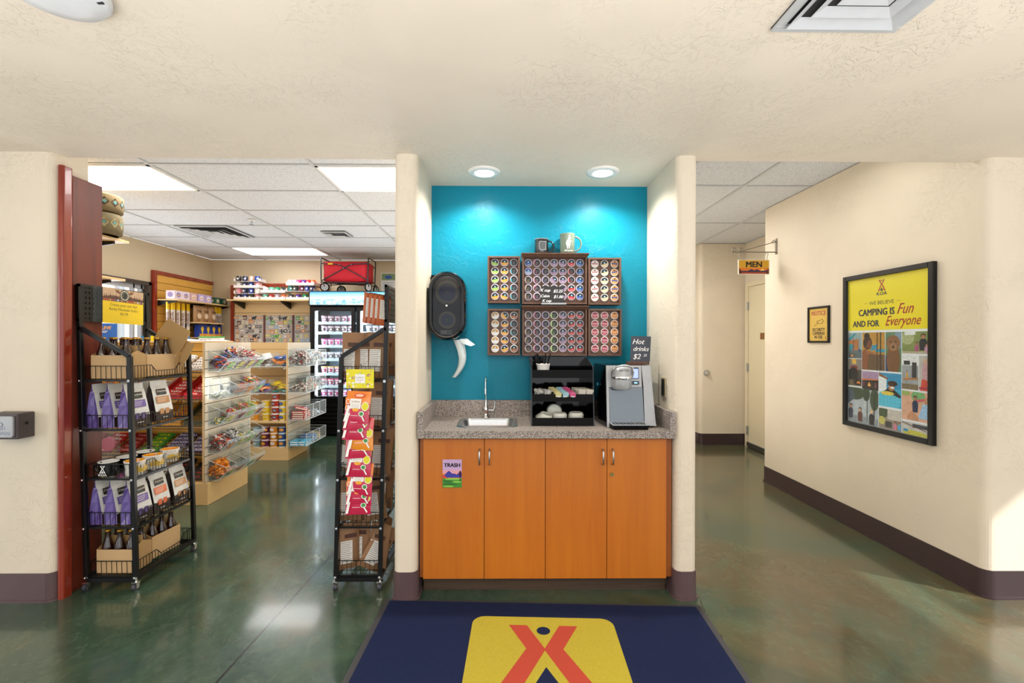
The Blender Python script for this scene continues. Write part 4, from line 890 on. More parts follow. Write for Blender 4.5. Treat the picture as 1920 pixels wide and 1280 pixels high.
# hanging MEN sign
YM = 4.35
t = thing('hanging_sign', 'yellow MEN sign hanging from a scrolled wall bracket', 'sign', (2.41, YM, 2.03)); M_IRON = mat('8c8478', .35, .8, name='pewter_iron')
b = B(); b.box(XW-.008, YM-.012, 2.225, XW-.0005, YM+.012, 2.375, M_IRON); b.tube([(XW-.004, YM, 2.245), (2.20, YM, 2.245)], .0055, M_IRON, 8)
b.tube([(XW-.01, YM, 2.345), (2.28, YM, 2.25)], .004, M_IRON, 8)
for cx in (2.215, 2.285): b.tube([(cx+.022*(1-i/16*.7)*math.cos(-PI/2+i*.45), YM, 2.268+.022*(1-i/16*.7)*math.sin(-PI/2+i*.45)) for i in range(15)], .005, M_IRON, 6)
b.tube([(XW-.01, YM, 2.345), (XW-.03, YM, 2.36), (XW-.045, YM, 2.345), (XW-.03, YM, 2.33)], .004, M_IRON, 6); b.obj('bracket', t)
for x in (2.272, 2.535): b = B(); b.tube([(x-.012, YM, 2.215), (x-.01, YM, 2.24), (x+.004, YM, 2.243), (x+.010, YM, 2.225), (x+.003, YM, 2.205), (x-.002, YM, 2.19), (x, YM, 2.17)], .003, M_IRON, 6); b.obj('hook', t)
sx0, sx1, sz0, sz1 = 2.258, 2.555, 2.032, 2.172; w, h = sx1-sx0, sz1-sz0
b = B(); b.box(sx0, YM-.006, sz0, sx1, YM+.006, sz1, mat('e6dcc4', .4, name='sign_edge')); pn = b.obj('board', t, bevel=.001)
b = B(frame((sx0, YM-.0065, sz0), (1, 0, 0), (0, 0, 1))); e_ = .006
b.rect(e_, e_, w-e_, h-e_, 0, mat('d8a222', .4, name='sunset_gold')); b.rect(e_, e_, w-e_, h*.44, .0002, mat('e07a2a', .4, name='sunset_orange_band')); b.disc(w*.78, h*.25, .02, .0004, mat('f6d060', .4, name='sun_disc')); 
b.poly([(e_, h*.14), (e_, h*.3), (w*.12, h*.24), (w*.3, h*.24), (w*.42, h*.36), (w*.5, h*.27), (w*.6, h*.35), (w*.7, h*.24), (w*.9, h*.28), (w-e_, h*.36), (w-e_, h*.14)], .0006, mat('34264a', .4, name='dusk_mountain'))
b.rect(e_, e_, w-e_, h*.15, .0008, mat('a8401c', .4, name='dusk_water')); b.poly([(e_, e_), (w*.12, e_), (w*.08, h*.3), (e_, h*.42)], .001, mat('5c1c10', .4, name='dusk_tree')); b.poly([(w-e_, e_), (w*.88, e_), (w*.93, h*.34), (w-e_, h*.42)], .001, mat('5c1c10', .4, name='dusk_tree'))
b.text('MEN', .074, mat('1c1512', .4, name='sign_black'), w/2, h*.50, .0012, bold=.05, sx=1.05); b.obj('printed_face', pn)

# ================================================================== WIRE RACKS ON CASTERS
LV = (.080, .352, .622, .896, 1.172)
def rack(label, x0, sg, k, yf, yb, wd, dips):
    """tall side at x0, low side toward sg; k leans it toward the tall side"""
    t = thing('wire_display_rack', label, 'rack', (x0+sg*wd/2, (yf+yb)/2, 0), 'black wire racks on casters')
    T = lambda s, y, z: (x0+sg*s-sg*k*z, y, z)
    w = .0225; ps = ((0, yf, 1.70), (0, yb, 1.70), (wd, yf, 1.302), (wd, yb, 1.302))
    for s, y, h in ps: b = B(); b.bar(T(s, y, .075), T(s, y, h), w, M_BLK, up=(0, 1, 0)); b.obj('post', t, bevel=.002)
    for y in (yf, yb): b = B(); b.bar(T(0, y, 1.463), T(wd, y, 1.302), w, M_BLK, up=(0, 1, 0)); b.obj('sloping_rail', t, bevel=.002)
    for s, a, c in ((0, yf, yb), (wd, yf, yb)):
        b = B(); b.bar(T(s, a, .072), T(s, c, .072), .022, M_BLK); b.obj('bottom_rail', t)
    for y in (yf, yb): b = B(); b.bar(T(0, y, .060), T(wd, y, .060), .022, M_BLK); b.obj('bottom_rail', t)
    for li, z in enumerate(LV):
        b = B(); r = .0021; a, c = yf+.014, yb-.014; s0, s1 = .012, wd-.004; zt = z+.075; zl = z+.038
        for yy in (yf+.004, yb-.004): b.bar(T(s0, yy, z-.006), T(s1, yy, z-.006), .009, M_BLK)
        for ss in (s0, s1): b.bar(T(ss, a, z-.010), T(ss, c, z-.010), .013, M_BLK)
        n = 11
        for i in range(n): y = a+(c-a)*i/(n-1); b.bar(T(s0, y, z), T(s1, y, z), .0024, M_BLK)
        for i in range(4): s = s0+(s1-s0)*i/3; b.bar(T(s, a, z-.002), T(s, c, z-.002), .0024, M_BLK)
        b.bar(T(s0, a, zt), T(s1, a, zt), .0036, M_BLK); b.bar(T(s0, c, zt), T(s1, c, zt), .0036, M_BLK); b.bar(T(s0, a, zt), T(s0, c, zt), .0036, M_BLK)
        for yy in (a, c):
            for i in range(10): s = s0+(s1-s0)*i/9; b.bar(T(s, yy, z), T(s, yy, zt), .0024, M_BLK)
        for i in range(1, 13): y = a+(c-a)*i/13; b.bar(T(s0, y, z), T(s0, y, zt), .0024, M_BLK)
        # front rim dips between its ends
        d0, d1 = dips; L = c-a
        prof = [(0, zt), (d0, zt), (d0+.08, zl), (d1-.08, zl), (d1, zt), (1, zt)] if d0 is not None else [(0, zt), (1, zt)]
        for p_, q_ in zip(prof, prof[1:]): b.bar(T(s1, a+L*p_[0], p_[1]), T(s1, a+L*q_[0], q_[1]), .0036, M_BLK)
        def hz(u):
            for p_, q_ in zip(prof, prof[1:]):
                if u <= q_[0]: return p_[1]+(q_[1]-p_[1])*(u-p_[0])/(q_[0]-p_[0])
            return zt
        for i in range(1, 20): u = i/20; b.bar(T(s1, a+L*u, z), T(s1, a+L*u, hz(u)), .0024, M_BLK)
        b.obj('basket_shelf', t)
        for s in (0, wd):
            b = B(); p = T(s, yf-.0115, z-.006); b.cyl(p, (p[0], p[1]-.004, p[2]), .0075, M_CHR, n=12); b.ball((p[0], p[1]-.004, p[2]), (.005, .003, .005), M_CHR); b.obj('bolt', t)
    for s, y, h in ps:
        b = B(); p = T(s, y, .075); X, Y = p[0], p[1]; b.cyl((X, Y, .05), (X, Y, .078), .009, M_CHR); b.cb((X, Y, .047), (.030, .030, .006), M_CHR)
        for q in (-.011, .011): b.hexa([(X+q-.0012, Y-.01, .014), (X+q+.0012, Y-.01, .014), (X+q+.0012, Y+.006, .014), (X+q-.0012, Y+.006, .014)], [(X+q-.0012, Y-.014, .046), (X+q+.0012, Y-.014, .046), (X+q+.0012, Y+.014, .046), (X+q-.0012, Y+.014, .046)], M_CHR)
        cs = b.obj('caster', t); b = B(); b.cyl((X-.009, Y-.004, .0195), (X+.009, Y-.004, .0195), .0195, mat('3c3a44', .4, name='caster_rubber'), n=20); b.cyl((X-.0098, Y-.004, .0195), (X+.0098, Y-.004, .0195), .008, M_SILV, n=12); b.obj('wheel', cs)
    # perforated header panel between the tall posts
    b = B(); z0, z1 = 1.497, 1.705; X = T(.004, 0, 1.6)[0]; pit = .0235
    yy0, yy1 = yf-.014, yb+.014
    b.box(X-.006, yy0, z0, X+.006, yy0+.012, z1, M_BLK); b.box(X-.006, yy1-.012, z0, X+.006, yy1, z1, M_BLK); b.box(X-.006, yy0, z0, X+.006, yy1, z0+.016, M_BLK); b.box(X-.006, yy0, z1-.016, X+.006, yy1, z1, M_BLK)
    ny = int((yy1-yy0-.02)/pit); nz = int((z1-z0-.02)/pit); hw = .0085
    for i in range(ny+1): y = yy0+.012+(yy1-yy0-.024)*i/ny; b.box(X-.002, y-hw, z0, X+.002, y+hw, z1, M_BLK) if 0 < i < ny else None
    for i in range(1, nz): z = z0+(z1-z0)*i/nz; b.box(X-.0019, yy0, z-hw, X+.0019, yy1, z+hw, M_BLK)
    b.obj('header_panel', t)
    return t, T
rkL, TL = rack('left black wire rack of sodas, coffee bags and mugs by the red board', -2.303, 1, .030, 2.566, 3.045, .272, (.32, .84))
rkR, TR_ = rack('right black wire rack of brown snack bags beside the left pier', -.680, -1, .024, 2.566, 3.045, .246, (None, None))
# soda sign on the left header
w, h = .302, .208; xf = frame(TL(.025, 2.684, 1.495), (.0, 1, -.02), (0, 0, 1))
t = thing('soda_price_sign', 'yellow build your own soda sign hung on the left rack header', 'sign', TL(.025, 2.835, 1.495)); b = B(xf)
b.box(-.06, 0, -.002, w, h, 0, M_CLEAR); sl = b.obj('acrylic_sleeve', t)
b = B(xf); b.rect(0, 0, w, h*.63, .0006, mat('e8c60c', .4, name='sign_yellow')); b.rect(0, h*.63, w, h, .0006, mat('c9a888', .4, name='desert_print', var=.25, vs_=20))
b.poly([(0, h*.74), (.07, h*.80), (.13, h*.78), (.17, h*.84), (.22, h*.80), (w, h*.76), (w, h*.63), (0, h*.63)], .0008, mat('7a5442', .4, name='mesa_print'))
for i in range(22):
    x = .006+w/22*i; hh = RN.uniform(.022, .036); c = RN.choice(('3a2016', '4a2a1c', '2c1a14')); b.rect(x, h*.635, x+.009, h*.635+hh, .001, mat(c, .4, name='bottle_print')); b.rect(x+.003, h*.635+hh, x+.006, h*.635+hh+.012, .001, mat(c, .4, name='bottle_print')); b.rect(x, h*.645, x+.009, h*.645+.01, .0012, mat(RN.choice(('c04a28', '3c6aa8', 'd8a040', 'a83a5a', 'e0e0e0')), .4, name='label_print'))
b.disc(.155, h*.83, .036, .0014, mat('30302a', .4, name='badge_dark'), n=28); b.disc(.155, h*.83, .031, .0015, mat('b8b4a0', .4, name='badge_ring'), n=28); b.disc(.155, h*.83, .024, .0016, mat('4c5044', .4, name='badge_green'), n=24)
b.poly([(.14, h*.76), (.15, h*.82), (.145, h*.86), (.158, h*.9), (.17, h*.86), (.165, h*.76)], .0017, mat('181a16', .4, name='badge_animal'))
for sx in (1, -1): b.poly([(.155+sx*.028, h*.90), (.155+sx*.045, h*.95), (.155+sx*.04, h*.99), (.155+sx*.055, h*.955), (.155+sx*.07, h*.985), (.155+sx*.062, h*.90), (.155+sx*.035, h*.86)][::sx], .0017, mat('7c5030', .4, name='antler_brown'))
for i, s_ in enumerate(('Create your own 6pk', 'Rocky Mountain Soda\'s', '$21.99')): b.text(s_, .0225 if i < 2 else .021, mat('4a4a10', .5, name='olive_ink'), .152, h*(.50-.125*i), .0009, bold=.004, sx=1.02)
b.obj('printed_sign', sl)

# ---- bottles and carriers
t0 = thing('soda_bottle', 'brown glass soda bottle', 'bottle')
b = B(); b.lathe([(.026, 0), (.0295, .004), (.0300, .02), (.0300, .125), (.027, .145), (.019, .168), (.0145, .186), (.0128, .215), (.0138, .217), (.0138, .224)], M_BOTT, n=16, cap=True); b.obj('glass', t0)
b = B(); b.lathe([(.0155, .220), (.0158, .224), (.0142, .2295), (.0005, .2305)], M_GOLD, n=16); b.obj('crown_cap', t0)
BOT = Proto(t0)
def carrier(org, rz, label, group, bl, dy=0., nb=6):
    W, D, H = .205, .132, .132
    t = thing('bottle_carrier', label, 'carton', (0, 0, 0), group)
    b = B(); e = .002
    b.box(-W/2, -D/2, 0, W/2, D/2, .003, M_CARD)
    for s in (-1, 1): b.box(-W/2, s*D/2-e/2, .003, W/2, s*D/2+e/2, H, M_CARDL if s < 0 else M_CARD)
    b.obj('long_sides', t)
    for s in (-1, 1): 
        b = B(frame((s*W/2, 0, 0), (0, 1, 0), (0, 0, 1))); b.prism([(-D/2, .003), (D/2, .003), (D/2, H), (0, H+.026), (-D/2, H)], -.001, .001, M_CARD); b.obj('peaked_end', t)
    b = B(); b.box(-W/2, -.001, .003, W/2, .001, H+.055, M_CARD)
    for x in (-.034, .034): b.box(x-.001, -D/2, .003, x+.001, D/2, H-.03, M_CARD)
    b.obj('divider', t)
    t.location = org; t.rotation_euler = (0, 0, rz)
    c_, s_ = math.cos(rz), math.sin(rz); n = 0
    for i in (-1, 0, 1):
        for j in (-1, 1):
            x, y = i*.0675, j*.0325; n += 1
            BOT.put((org[0]+x*c_-y*s_, org[1]+x*s_+y*c_, org[2]+.004), RN.uniform(0, 6), bl, bl+' six pack')
for li, nm in ((4, 'top'), (0, 'bottom')):
    z = LV[li]+.003; g = 'kraft carriers on the left rack'
    carrier(TL(.135, 2.657, z), 0, f'kraft carrier nearest the camera on the {nm} shelf of left rack', g, f'brown soda bottle in the near carrier, {nm} shelf')
    carrier(TL(.165, 2.862, z), PI/2-.12, f'kraft carrier behind the nearest one on the {nm} shelf of left rack', g, f'brown soda bottle in the second carrier, {nm} shelf')
# bottles behind the near carrier and open carton flaps on the top shelf
for i in range(3): BOT.put(TL(.055, 2.775+.066*i, LV[4]+.003), i, 'brown soda bottle standing loose at the back of top shelf', 'loose bottles on the top shelf of the left rack')
t = thing('open_carton', 'kraft carton with tall raised flaps at far end of top shelf', 'carton', TL(.15, 2.985, LV[4]))
b = B(); p = lambda s, y, z: TL(s, y, z)
b.hexa([p(.05, 2.94, 1.176), p(.25, 2.96, 1.176), p(.25, 3.02, 1.176), p(.05, 3.02, 1.176)], [p(.04, 2.94, 1.27), p(.27, 2.955, 1.29), p(.27, 3.02, 1.29), p(.04, 3.02, 1.27)], M_CARD); b.obj('carton_body', t)
def flap(pts, th, nm):
    b = B(); n = len(pts); v = [Vector(q) for q in pts]; nn = (v[1]-v[0]).cross(v[2]-v[0]).normalized()*th
    b.add(v+[x+nn for x in v], [tuple(range(n)), tuple(range(2*n-1, n-1, -1))]+[(i, n+i, n+(i+1) % n, (i+1) % n) for i in range(n)], M_CARD); b.obj(nm, t)
q = [PY(px, py, 2.95) for px, py in ((289, 632), (312, 600), (318, 598), (357, 622), (349, 640), (332, 668), (300, 655))]
flap(q, .003, 'raised_flap')
q = [PY(px, py, 2.97) for px, py in ((350, 638), (365, 646), (352, 672), (340, 688), (334, 668))]; flap(q, .003, 'side_flap')

# ---- coffee bags (gusseted, face toward +X)
M_MARB = mat('d9d9d6', .55, name='white_marbled_bag', var=.16, vs_=38); M_BAGD = mat('2f2018', .5, name='dark_brown_bag', var=.2, vs_=30); M_LBL = mat('33261e', .45, name='espresso_label')
BAGC = {'purple': '6b58a0', 'orange': 'd4622a', 'tan': 'b58252', 'brown': '7a4a30'}
def coffee_bag(col):
    t = thing('coffee_bag', col, 'coffee bag'); w, d, h = .130, .078, .245; m = mat(BAGC[col], .28, name=col+'_foil', var=.12, vs_=50, coat=.3)
    mg = m if col == 'purple' else M_BAGD
    lv = [(0, 1, 1), (.24, 1, 1), (.5, .98, .72), (.80, .96, .34), (.88, .95, .10), (1, .95, .05)]
    def rings(b, which, side=0):
        for (a, wa, da), (c_, wc, dc) in zip(lv, lv[1:]):
            A = [(d/2*da, -w/2*wa), (d/2*da, w/2*wa), (-d/2*da, w/2*wa), (-d/2*da, -w/2*wa)]; Cc = [(d/2*dc, -w/2*wc), (d/2*dc, w/2*wc), (-d/2*dc, w/2*wc), (-d/2*dc, -w/2*wc)]
            if which == 'f':
                for i, j in ((0, 1), (2, 3)): b.add([(*A[i], a*h), (*A[j], a*h), (*Cc[j], c_*h), (*Cc[i], c_*h)], [(0, 1, 2, 3)], M_BAGD if a == 0 else M_MARB, True)
            else:
                for i, j, sgn in (((1, 2, 1),), ((3, 0, -1),))[side]:   # gusset folded inward
                    ma = (0, A[i][1]-sgn*.013*(0 if a == 0 else 1)); mc_ = (0, Cc[i][1]-sgn*.018)
                    b.add([(*A[i], a*h), (*ma, a*h), (*mc_, c_*h), (*Cc[i], c_*h)], [(0, 1, 2, 3)], mg); b.add([(*ma, a*h), (*A[j], a*h), (*Cc[j], c_*h), (*mc_, c_*h)], [(0, 1, 2, 3)], mg)
    b = B(); rings(b, 'f'); b.add([(d/2, -w/2, 0), (d/2, w/2, 0), (-d/2, w/2, 0), (-d/2, -w/2, 0)], [(3, 2, 1, 0)], M_BAGD); b.obj('pouch', t)
    
    for sd in (0, 1): b = B(); rings(b, 'g', sd); b.obj('gusset', t)
    # printed panel lies on the sloping face between .3h and .8h
    a = Vector((d/2*.95+.0012, 0, .28*h)); c_ = Vector((d/2*.34+.0012, 0, .80*h)); up = (c_-a)
    xf = frame(a+Vector((.0035, 0, 0)), (0, 1, 0), up); L = up.length; b = B(xf)
    b.rect(-.036, L*.70, .036, L*.98, 0, M_LBL); b.text('Creekside', .017, M_WHITE, 0, L*.83, .0004, shear=.35, sx=.95); b.rect(-.015, L*.765, .015, L*.785, .0003, mat('3a8f98', .5, name='teal_print'))
    b.rect(-.048, L*.30, .048, L*.62, 0, m)
    for k in range(3): b.rect(-.038, L*(.53-.075*k), .030-.006*k, L*(.545-.075*k), .0003, M_WHITE)
    pr = b.obj('printed_label', t)
    b = B(frame(a+Vector((.0030, 0, -.028)), (0, 1, 0), (0, 0, 1)))
    for s_ in (-1, 1): b.rrect(s_*.019-.015, .0, s_*.019+.013, .034, .005, 0, .0005, m); b.tube([(s_*.019+s_*.014, .026, 0), (s_*.019+s_*.023, .022, 0), (s_*.019+s_*.022, .010, 0), (s_*.019+s_*.013, .008, 0)], .0017, m, 5)
    b.rect(-.02, -.022, .02, -.018, 0, M_WHITE); b.obj('mug_print', t)
    return Proto(t)
CB = {c: coffee_bag(c) for c in BAGC}
for li, nm, rows in ((3, 'second', [(2.655, 'purple', (.215, .125, .04)), (2.845, 'tan', (.215,)), (2.90, 'orange', (.125,)), (2.84, 'brown', (.04,))]), (1, 'fourth', [(2.655, 'purple', (.215, .125, .04)), (2.81, 'orange', (.21, )), (2.80, 'tan', (.11,)), (2.96, 'tan', (.225,)), (2.955, 'brown', (.125,))])):
    for y, col, ss in rows:
        for i, s in enumerate(ss):
            X = TL(s, y, LV[li]+.003)
            o = CB[col].put(X, RN.uniform(-.05, .05)-.06, f'{["front", "middle", "rear"][i] if len(ss) > 1 else "single"} {col} and white coffee bag, {nm} shelf of left rack{"" if len(ss) > 1 else (" near the far post" if y > 2.93 else (" at the back" if s < .15 else " front row"))}', 'coffee bags on the left rack', tilt=(0, -.04))
# ---- enamel mugs, middle shelf
M_SPK = speckle('speckled_cream_enamel', ['f0ece2', 'ece8de', 'f4f0e8', 'e9e4d8', '7a7670', 'f0ece4', 'eeeae0', 'f2eee6', 'eae6dc'], 520, .25); M_YLI = mat('f0a81c', .25, name='yellow_enamel', coat=.4); M_BLE = mat('121214', .2, name='black_enamel', coat=.5)
z = LV[2]+.003; wrim = mat('e8e8e4', .25, name='white_enamel')
for i, (s, y, r) in enumerate(((.222, 2.640, -.5), (.222, 2.775, -.2), (.215, 2.925, 2.4))):
    L = TL(s, y, z); t = mug('enamel_mug', ('near', 'middle', 'far')[i]+' cream enamel mug with yellow flower and yellow inside on left rack', L, .045, .080, M_SPK, wrim, .03, M_YLI, flare=.14, hang=PI/2+.3 if i < 2 else -PI/2, cat='mug', group='enamel mugs on the left rack')
    for ang in (-.75, .15):
        b = B(frame((L[0]+.0485*math.cos(ang), L[1]+.0485*math.sin(ang), z+.012), (-math.sin(ang), math.cos(ang), 0), (.10*math.cos(ang), .10*math.sin(ang), 1)))
        for k in range(7): a = PI*(k+.5)/7; b.poly([(0, .006), (.026*math.cos(a-.16), .006+.034*math.sin(a-.16)), (.030*math.cos(a), .006+.040*math.sin(a)), (.026*math.cos(a+.16), .006+.034*math.sin(a+.16))], .0005*k/7, mat('dfb21c', .4, name='flower_yellow'))
        b.obj('flower_print', t)
for i, (s, y) in enumerate(((.085, 2.625), (.10, 2.735), (.11, 2.86))):
    L = TL(s, y, z); t = mug('enamel_mug', ('near', 'middle', 'far')[i]+' black enamel mug with white rim at the back of mug shelf', L, .045, .080, M_BLE, wrim, .03, wrim, flare=.08, hang=PI/2 if i else PI, cat='mug', group='enamel mugs on the left rack')
    if i == 0:
        b = B(frame((L[0]+.008, L[1]-.0495, z+.022), (1, 0, 0), (0, 0, 1))); tent_logo(b, 0, 0, .042, 0, M_WHITE, M_WHITE); b.obj('logo_print', t)
for i in range(5):   # candy bars lying on the mug shelf front
    b = B(); L = TL(.235, 2.66+.075*i, LV[1]+.26)

# ---- pouches: inflated flat bags
def pouch(b, w, h, d, m, mt=None, seal=.05, n=8, flip=False):
    vs = []; 
    for side in (-1, 1):
        for j in range(n+1):
            v = j/n
            for i in range(n+1):
                u = i/n; q = (math.sin(PI*u)**.55)*(math.sin(PI*min(1, max(0, v/(1-seal))))**.5 if v < 1-seal else 0)
                vs.append(((u-.5)*w*(1-.04*math.sin(PI*v)), side*d/2*q, v*h))
    N = (n+1)*(n+1); fs = []; ft = []
    for s in (0, 1):
        for j in range(n):
            for i in range(n):
                a = s*N+j*(n+1)+i; f = (a, a+1, a+n+2, a+n+1); f = f if s == 0 else f[::-1]
                (ft if (mt and j >= n*.62) else fs).append(f)
    b.add(vs, fs, m, True)
    if ft: b.add(vs, ft, mt, True)
M_NUT = speckle('nutrition_print', ['d8d4cf', 'cfcac4', 'e2dfda', 'bdb8b2', '8c8782', 'dcd8d2'], 300, .6)
M_LABW = mat('dcd8d2', .5, name='nutrition_label', var=.08); M_INK = mat('4c4844', .6, name='ink')
def snack_bag(col=M_KRAFT, w=.128, h=.262, d=.045, nm='brown'):
    t = thing('snack_bag', nm, 'snack bag'); b = B(); pouch(b, w, h, d, col); b.obj('pouch', t)
    b = B(frame((0, -d/2-.0025, .03), (1, 0, 0), (0, 0, 1))); b.rect(-.043, .01, .022, .135, .0, M_LABW)
    for k in range(11): b.rect(-.040, .125-.0105*k, .019-.006*(k % 3), .127-.0105*k, .0004, M_INK)
    b.rect(-.02, .15, .045, .172, 0, mat('4a2c20', .6, name='brown_ink')); b.obj('nutrition_label', t); return Proto(t)
SB = snack_bag()
rnames = ['bottom', 'fourth', 'third', 'second', 'top']
for li, items in {4: [(.205, 2.615, -.05, .02), (.132, 2.63, .06, -.02), (.058, 2.615, -.08, .03), (.10, 2.70, .1, .02), (.19, 2.80, .3, 0), (.06, 2.84, -.2, 0)], 3: [(.05, 2.62, .08, .06), (.15, 2.66, -.1, 0), (.06, 2.80, -.3, 0)],
                  2: [(.04, 2.63, .12, .1), (.15, 2.68, .1, 0), (.06, 2.84, -.5, .1), (.21, 2.63, -.6, .1)], 1: [(.20, 2.63, .12, 0), (.12, 2.66, -.1, 0), (.05, 2.64, .2, -.1), (.06, 2.84, -.4, .1)], 0: [(.20, 2.62, .45, 0), (.15, 2.68, -.12, 0), (.09, 2.615, .25, .5), (.045, 2.64, -.3, .15), (.06, 2.80, -.6, .2)]}.items():
    for k, (s, y, rz, ty) in enumerate(items):
        o = SB.put(TR_(s, y+.01, LV[li]+.006), rz, f'{ORD[k]} brown paper snack bag from the left front, {rnames[li]} shelf, right rack', 'brown snack bags on the right rack', tilt=(-.05+.02*k, ty))
# hanging clip strip with its yellow card and fruit snack pouches
xs, ysn = -.772, 2.50
t = thing('clip_strip', 'clear hanging strip with yellow fruit printed card on the right rack', 'display strip', (xs, 2.5, .5))
b = B(); b.box(xs-.012, 2.512, .44, xs+.012, 2.5135, 1.22, M_CLEAR); b.tube([(xs, 2.54, 1.245), (xs, 2.515, 1.262), (xs, 2.508, 1.235)], .002, M_CHR, 6); b.obj('strip', t)
xf = frame((xs-.074, 2.500, 1.133), (1, 0, 0), (0, 0, 1)); b = B(xf); b.box(0, 0, -.002, .150, .103, 0, mat('e8dc1c', .4, name='lemon_card')); cd = b.obj('header_card', t)
b = B(xf)
for i in range(34):
    x, y = RN.uniform(.008, .142), RN.uniform(.008, .095)
    if .045 < x < .106 and .025 < y < .078: continue
    c = RN.choice(('d8402a', 'f0f0e0', 'f0a020', '9cc040', '8c2a2a', 'f4e890')); r_ = RN.uniform(.004, .009); b.disc(x, y, r_, .0004+.00002*i, mat(c, .4, name='fruit_print'), ry=r_*RN.uniform(.5, 1), n=12); b.disc(x, y, r_*.5, .0005+.00002*i, mat('f4f0d0', .4, name='fruit_flesh'), ry=r_*.4, n=10)
b.rect(.048, .027, .103, .076, .0015, M_WHITE); b.text('SUNRYPE', .009, mat('907020', .4, name='gold_ink'), .0755, .055, .0018); b.text('fruit snacks', .008, mat('c03040', .4, name='red_ink'), .0755, .043, .0018); b.disc(.0755, .036, .002, .0018, mat('c03040', .4, name='red_ink')); b.obj('printed_face', cd)
def fruit_pouch(cA, cB, nm):
    t = thing('fruit_snack_pouch', nm, 'snack pouch'); w, h, d = .136, .175, .030; b = B(Matrix.Translation((0, 0, -h))); pouch(b, w, h, d, mat(cA, .25, name='pouch_'+cA, coat=.4, var=.05), mat(cB, .25, name='pouch_'+cB, coat=.4, var=.05)); b.obj('pouch', t)
    b = B(frame((0, -d/2-.0005, -h), (1, 0, 0), (0, 0, 1))); yb_ = mat('dcd418', .3, name='lime_slice'); 
    b.rect(-.038, .078, .022, .132, 0, mat('f0eee8', .4, name='white_label')); b.text('SunRype', .014, mat('8a5a30', .4, name='brown_ink2'), -.008, .112, .0004); 
    for k in range(4): b.rect(-.030, .100-.006*k, .014, .1015-.006*k, .0004, mat('b0a8a8', .4, name='small_print'))
    b.disc(.046, .092, .021, .0002, M_WHITE, ry=.024); b.disc(.046, .092, .018, .0004, yb_, ry=.021); b.disc(.030, .052, .015, .0002, M_WHITE, ry=.014); b.disc(.030, .052, .011, .0004, mat('3f8a3a', .3, name='green_fruit'), ry=.010)
    b.bar((.034, .040, .0003), (.050, .014, .0003), .007, M_WHITE, h=.0006); b.disc(-.004, .072, .018, .0001, mat('f0a828', .3, name='orange_slice'), ry=.009); b.rect(-.028, .040, .012, .043, .0003, mat('f4c8d0', .4, name='pale_pink_print'))
    b.poly([(-.064, .01), (-.050, .01), (-.036, .085), (-.046, .10)], .0002, M_WHITE); b.disc(-.050, .115, .012, .0002, M_WHITE, ry=.014); b.disc(-.050, .115, .009, .0004, mat('ee7a20', .3, name='orange_fruit'), ry=.011); b.disc(.010, .150, .03, .0002, mat('d8402a', .3, name='red_fruit'), ry=.012); b.disc(.010, .150, .022, .0004, mat('f0c0a0', .3, name='pale_fruit'), ry=.008)
    b.obj('printed_front', t); return Proto(t)
FP = fruit_pouch('c41c48', 'ee8424', 'pink'); FY = fruit_pouch('e8901c', 'd83038', 'amber')
for i, (py, pr) in enumerate(((733, 'p'), (745, 'p'), (763, 'p'), (783, 'y'), (797, 'p'), (832, 'p'), (868, 'p'), (886, 'p'), (903, 'p'))):
    z = PY(675, py, 2.5).z
    (FP if pr == 'p' else FY).put((xs+RN.uniform(-.012, .012), 2.508-.0012*(8-i), z), RN.uniform(-.1, .1), f'{"pink and orange" if pr == "p" else "amber and red"} fruit snack pouch, {ORD[i]} down the hanging strip', 'fruit snack pouches on the strip', tilt=(-.12-.015*(8-i), RN.uniform(-.04, .04)))
# orange bags clipped high on the right rack
CH = snack_bag(mat('b0582c', .35, name='orange_foil', coat=.4, var=.3, vs_=18), .11, .20, .02, 'orange')
for i in range(4): CH.put((-.728+.022*i, 2.515+.012*i, 1.485-.003*i), .9, f'{ORD[i]} orange foil jerky bag from the left, clipped atop right rack', 'orange foil bags on the right rack', tilt=(-.05, .12), scale=(.8, .8, .85))
# red/green sweets at the shop side of the right rack
b = B(); p = TR_(.0, 2.60, LV[2]+.1)

# ================================================================== SHOP FIXTURES
def slats(b, x0, z0, x1, z1, th, m, n, xf=None):   # slatwall: boards with dark grooves, in local xy with z outward
    g = .006; H = (z1-z0)/n
    b.box(x0, z0, -th, x1, z1, -.004, M_GROOVE)
    for i in range(n): b.box(x0, z0+H*i+g/2, -.004, x1, z0+H*(i+1)-g/2, 0, m)
RND = random.Random(3)
# ---- gondola A (nearest) with wire candy shelves and acrylic bins on its end
GX, GY0, GY1, GZ, GXL = -2.505, 3.887, 4.59, 1.373, -3.74
ga = thing('candy_gondola', 'light maple slat gondola with clear candy bins, nearest the camera', 'shelf unit', (-3.1, 4.24, 0), 'shop gondolas')
b = B(); b.box(GXL, GY0-.004, 0, GX+.028, GY1-.1, .185, M_MAPLEX); b.obj('base', ga, bevel=.002)
b = B(); b.box(GX-.022, GY0, .185, GX-.006, GY1, GZ, M_MAPLE); b.xf = frame((GX, GY0, .185), (0, 1, 0), (0, 0, 1)); slats(b, 0, 0, GY1-GY0, GZ-.185-.075, .006, M_ASH, 15); b.box(0, GZ-.185-.075, -.006, GY1-GY0, GZ-.185, 0, M_ASH); b.obj('end_panel', ga)
b = B(); b.box(GXL, GY0, .185, GXL+.02, GY1, GZ, M_MAPLE); b.obj('end_panel', ga)
b = B(frame((GXL+.02, 4.22, .185), (1, 0, 0), (0, 0, 1))); slats(b, 0, 0, GX-GXL-.045, GZ-.19, .012, M_HONEY, 15); b.obj('centre_panel', ga)
b = B(); b.box(GXL, 4.20, GZ-.003, GX, 4.30, GZ+.012, M_MAPLEX); b.obj('top_cap', ga)
RZ = (1.12, .89, .665, .42, .19)
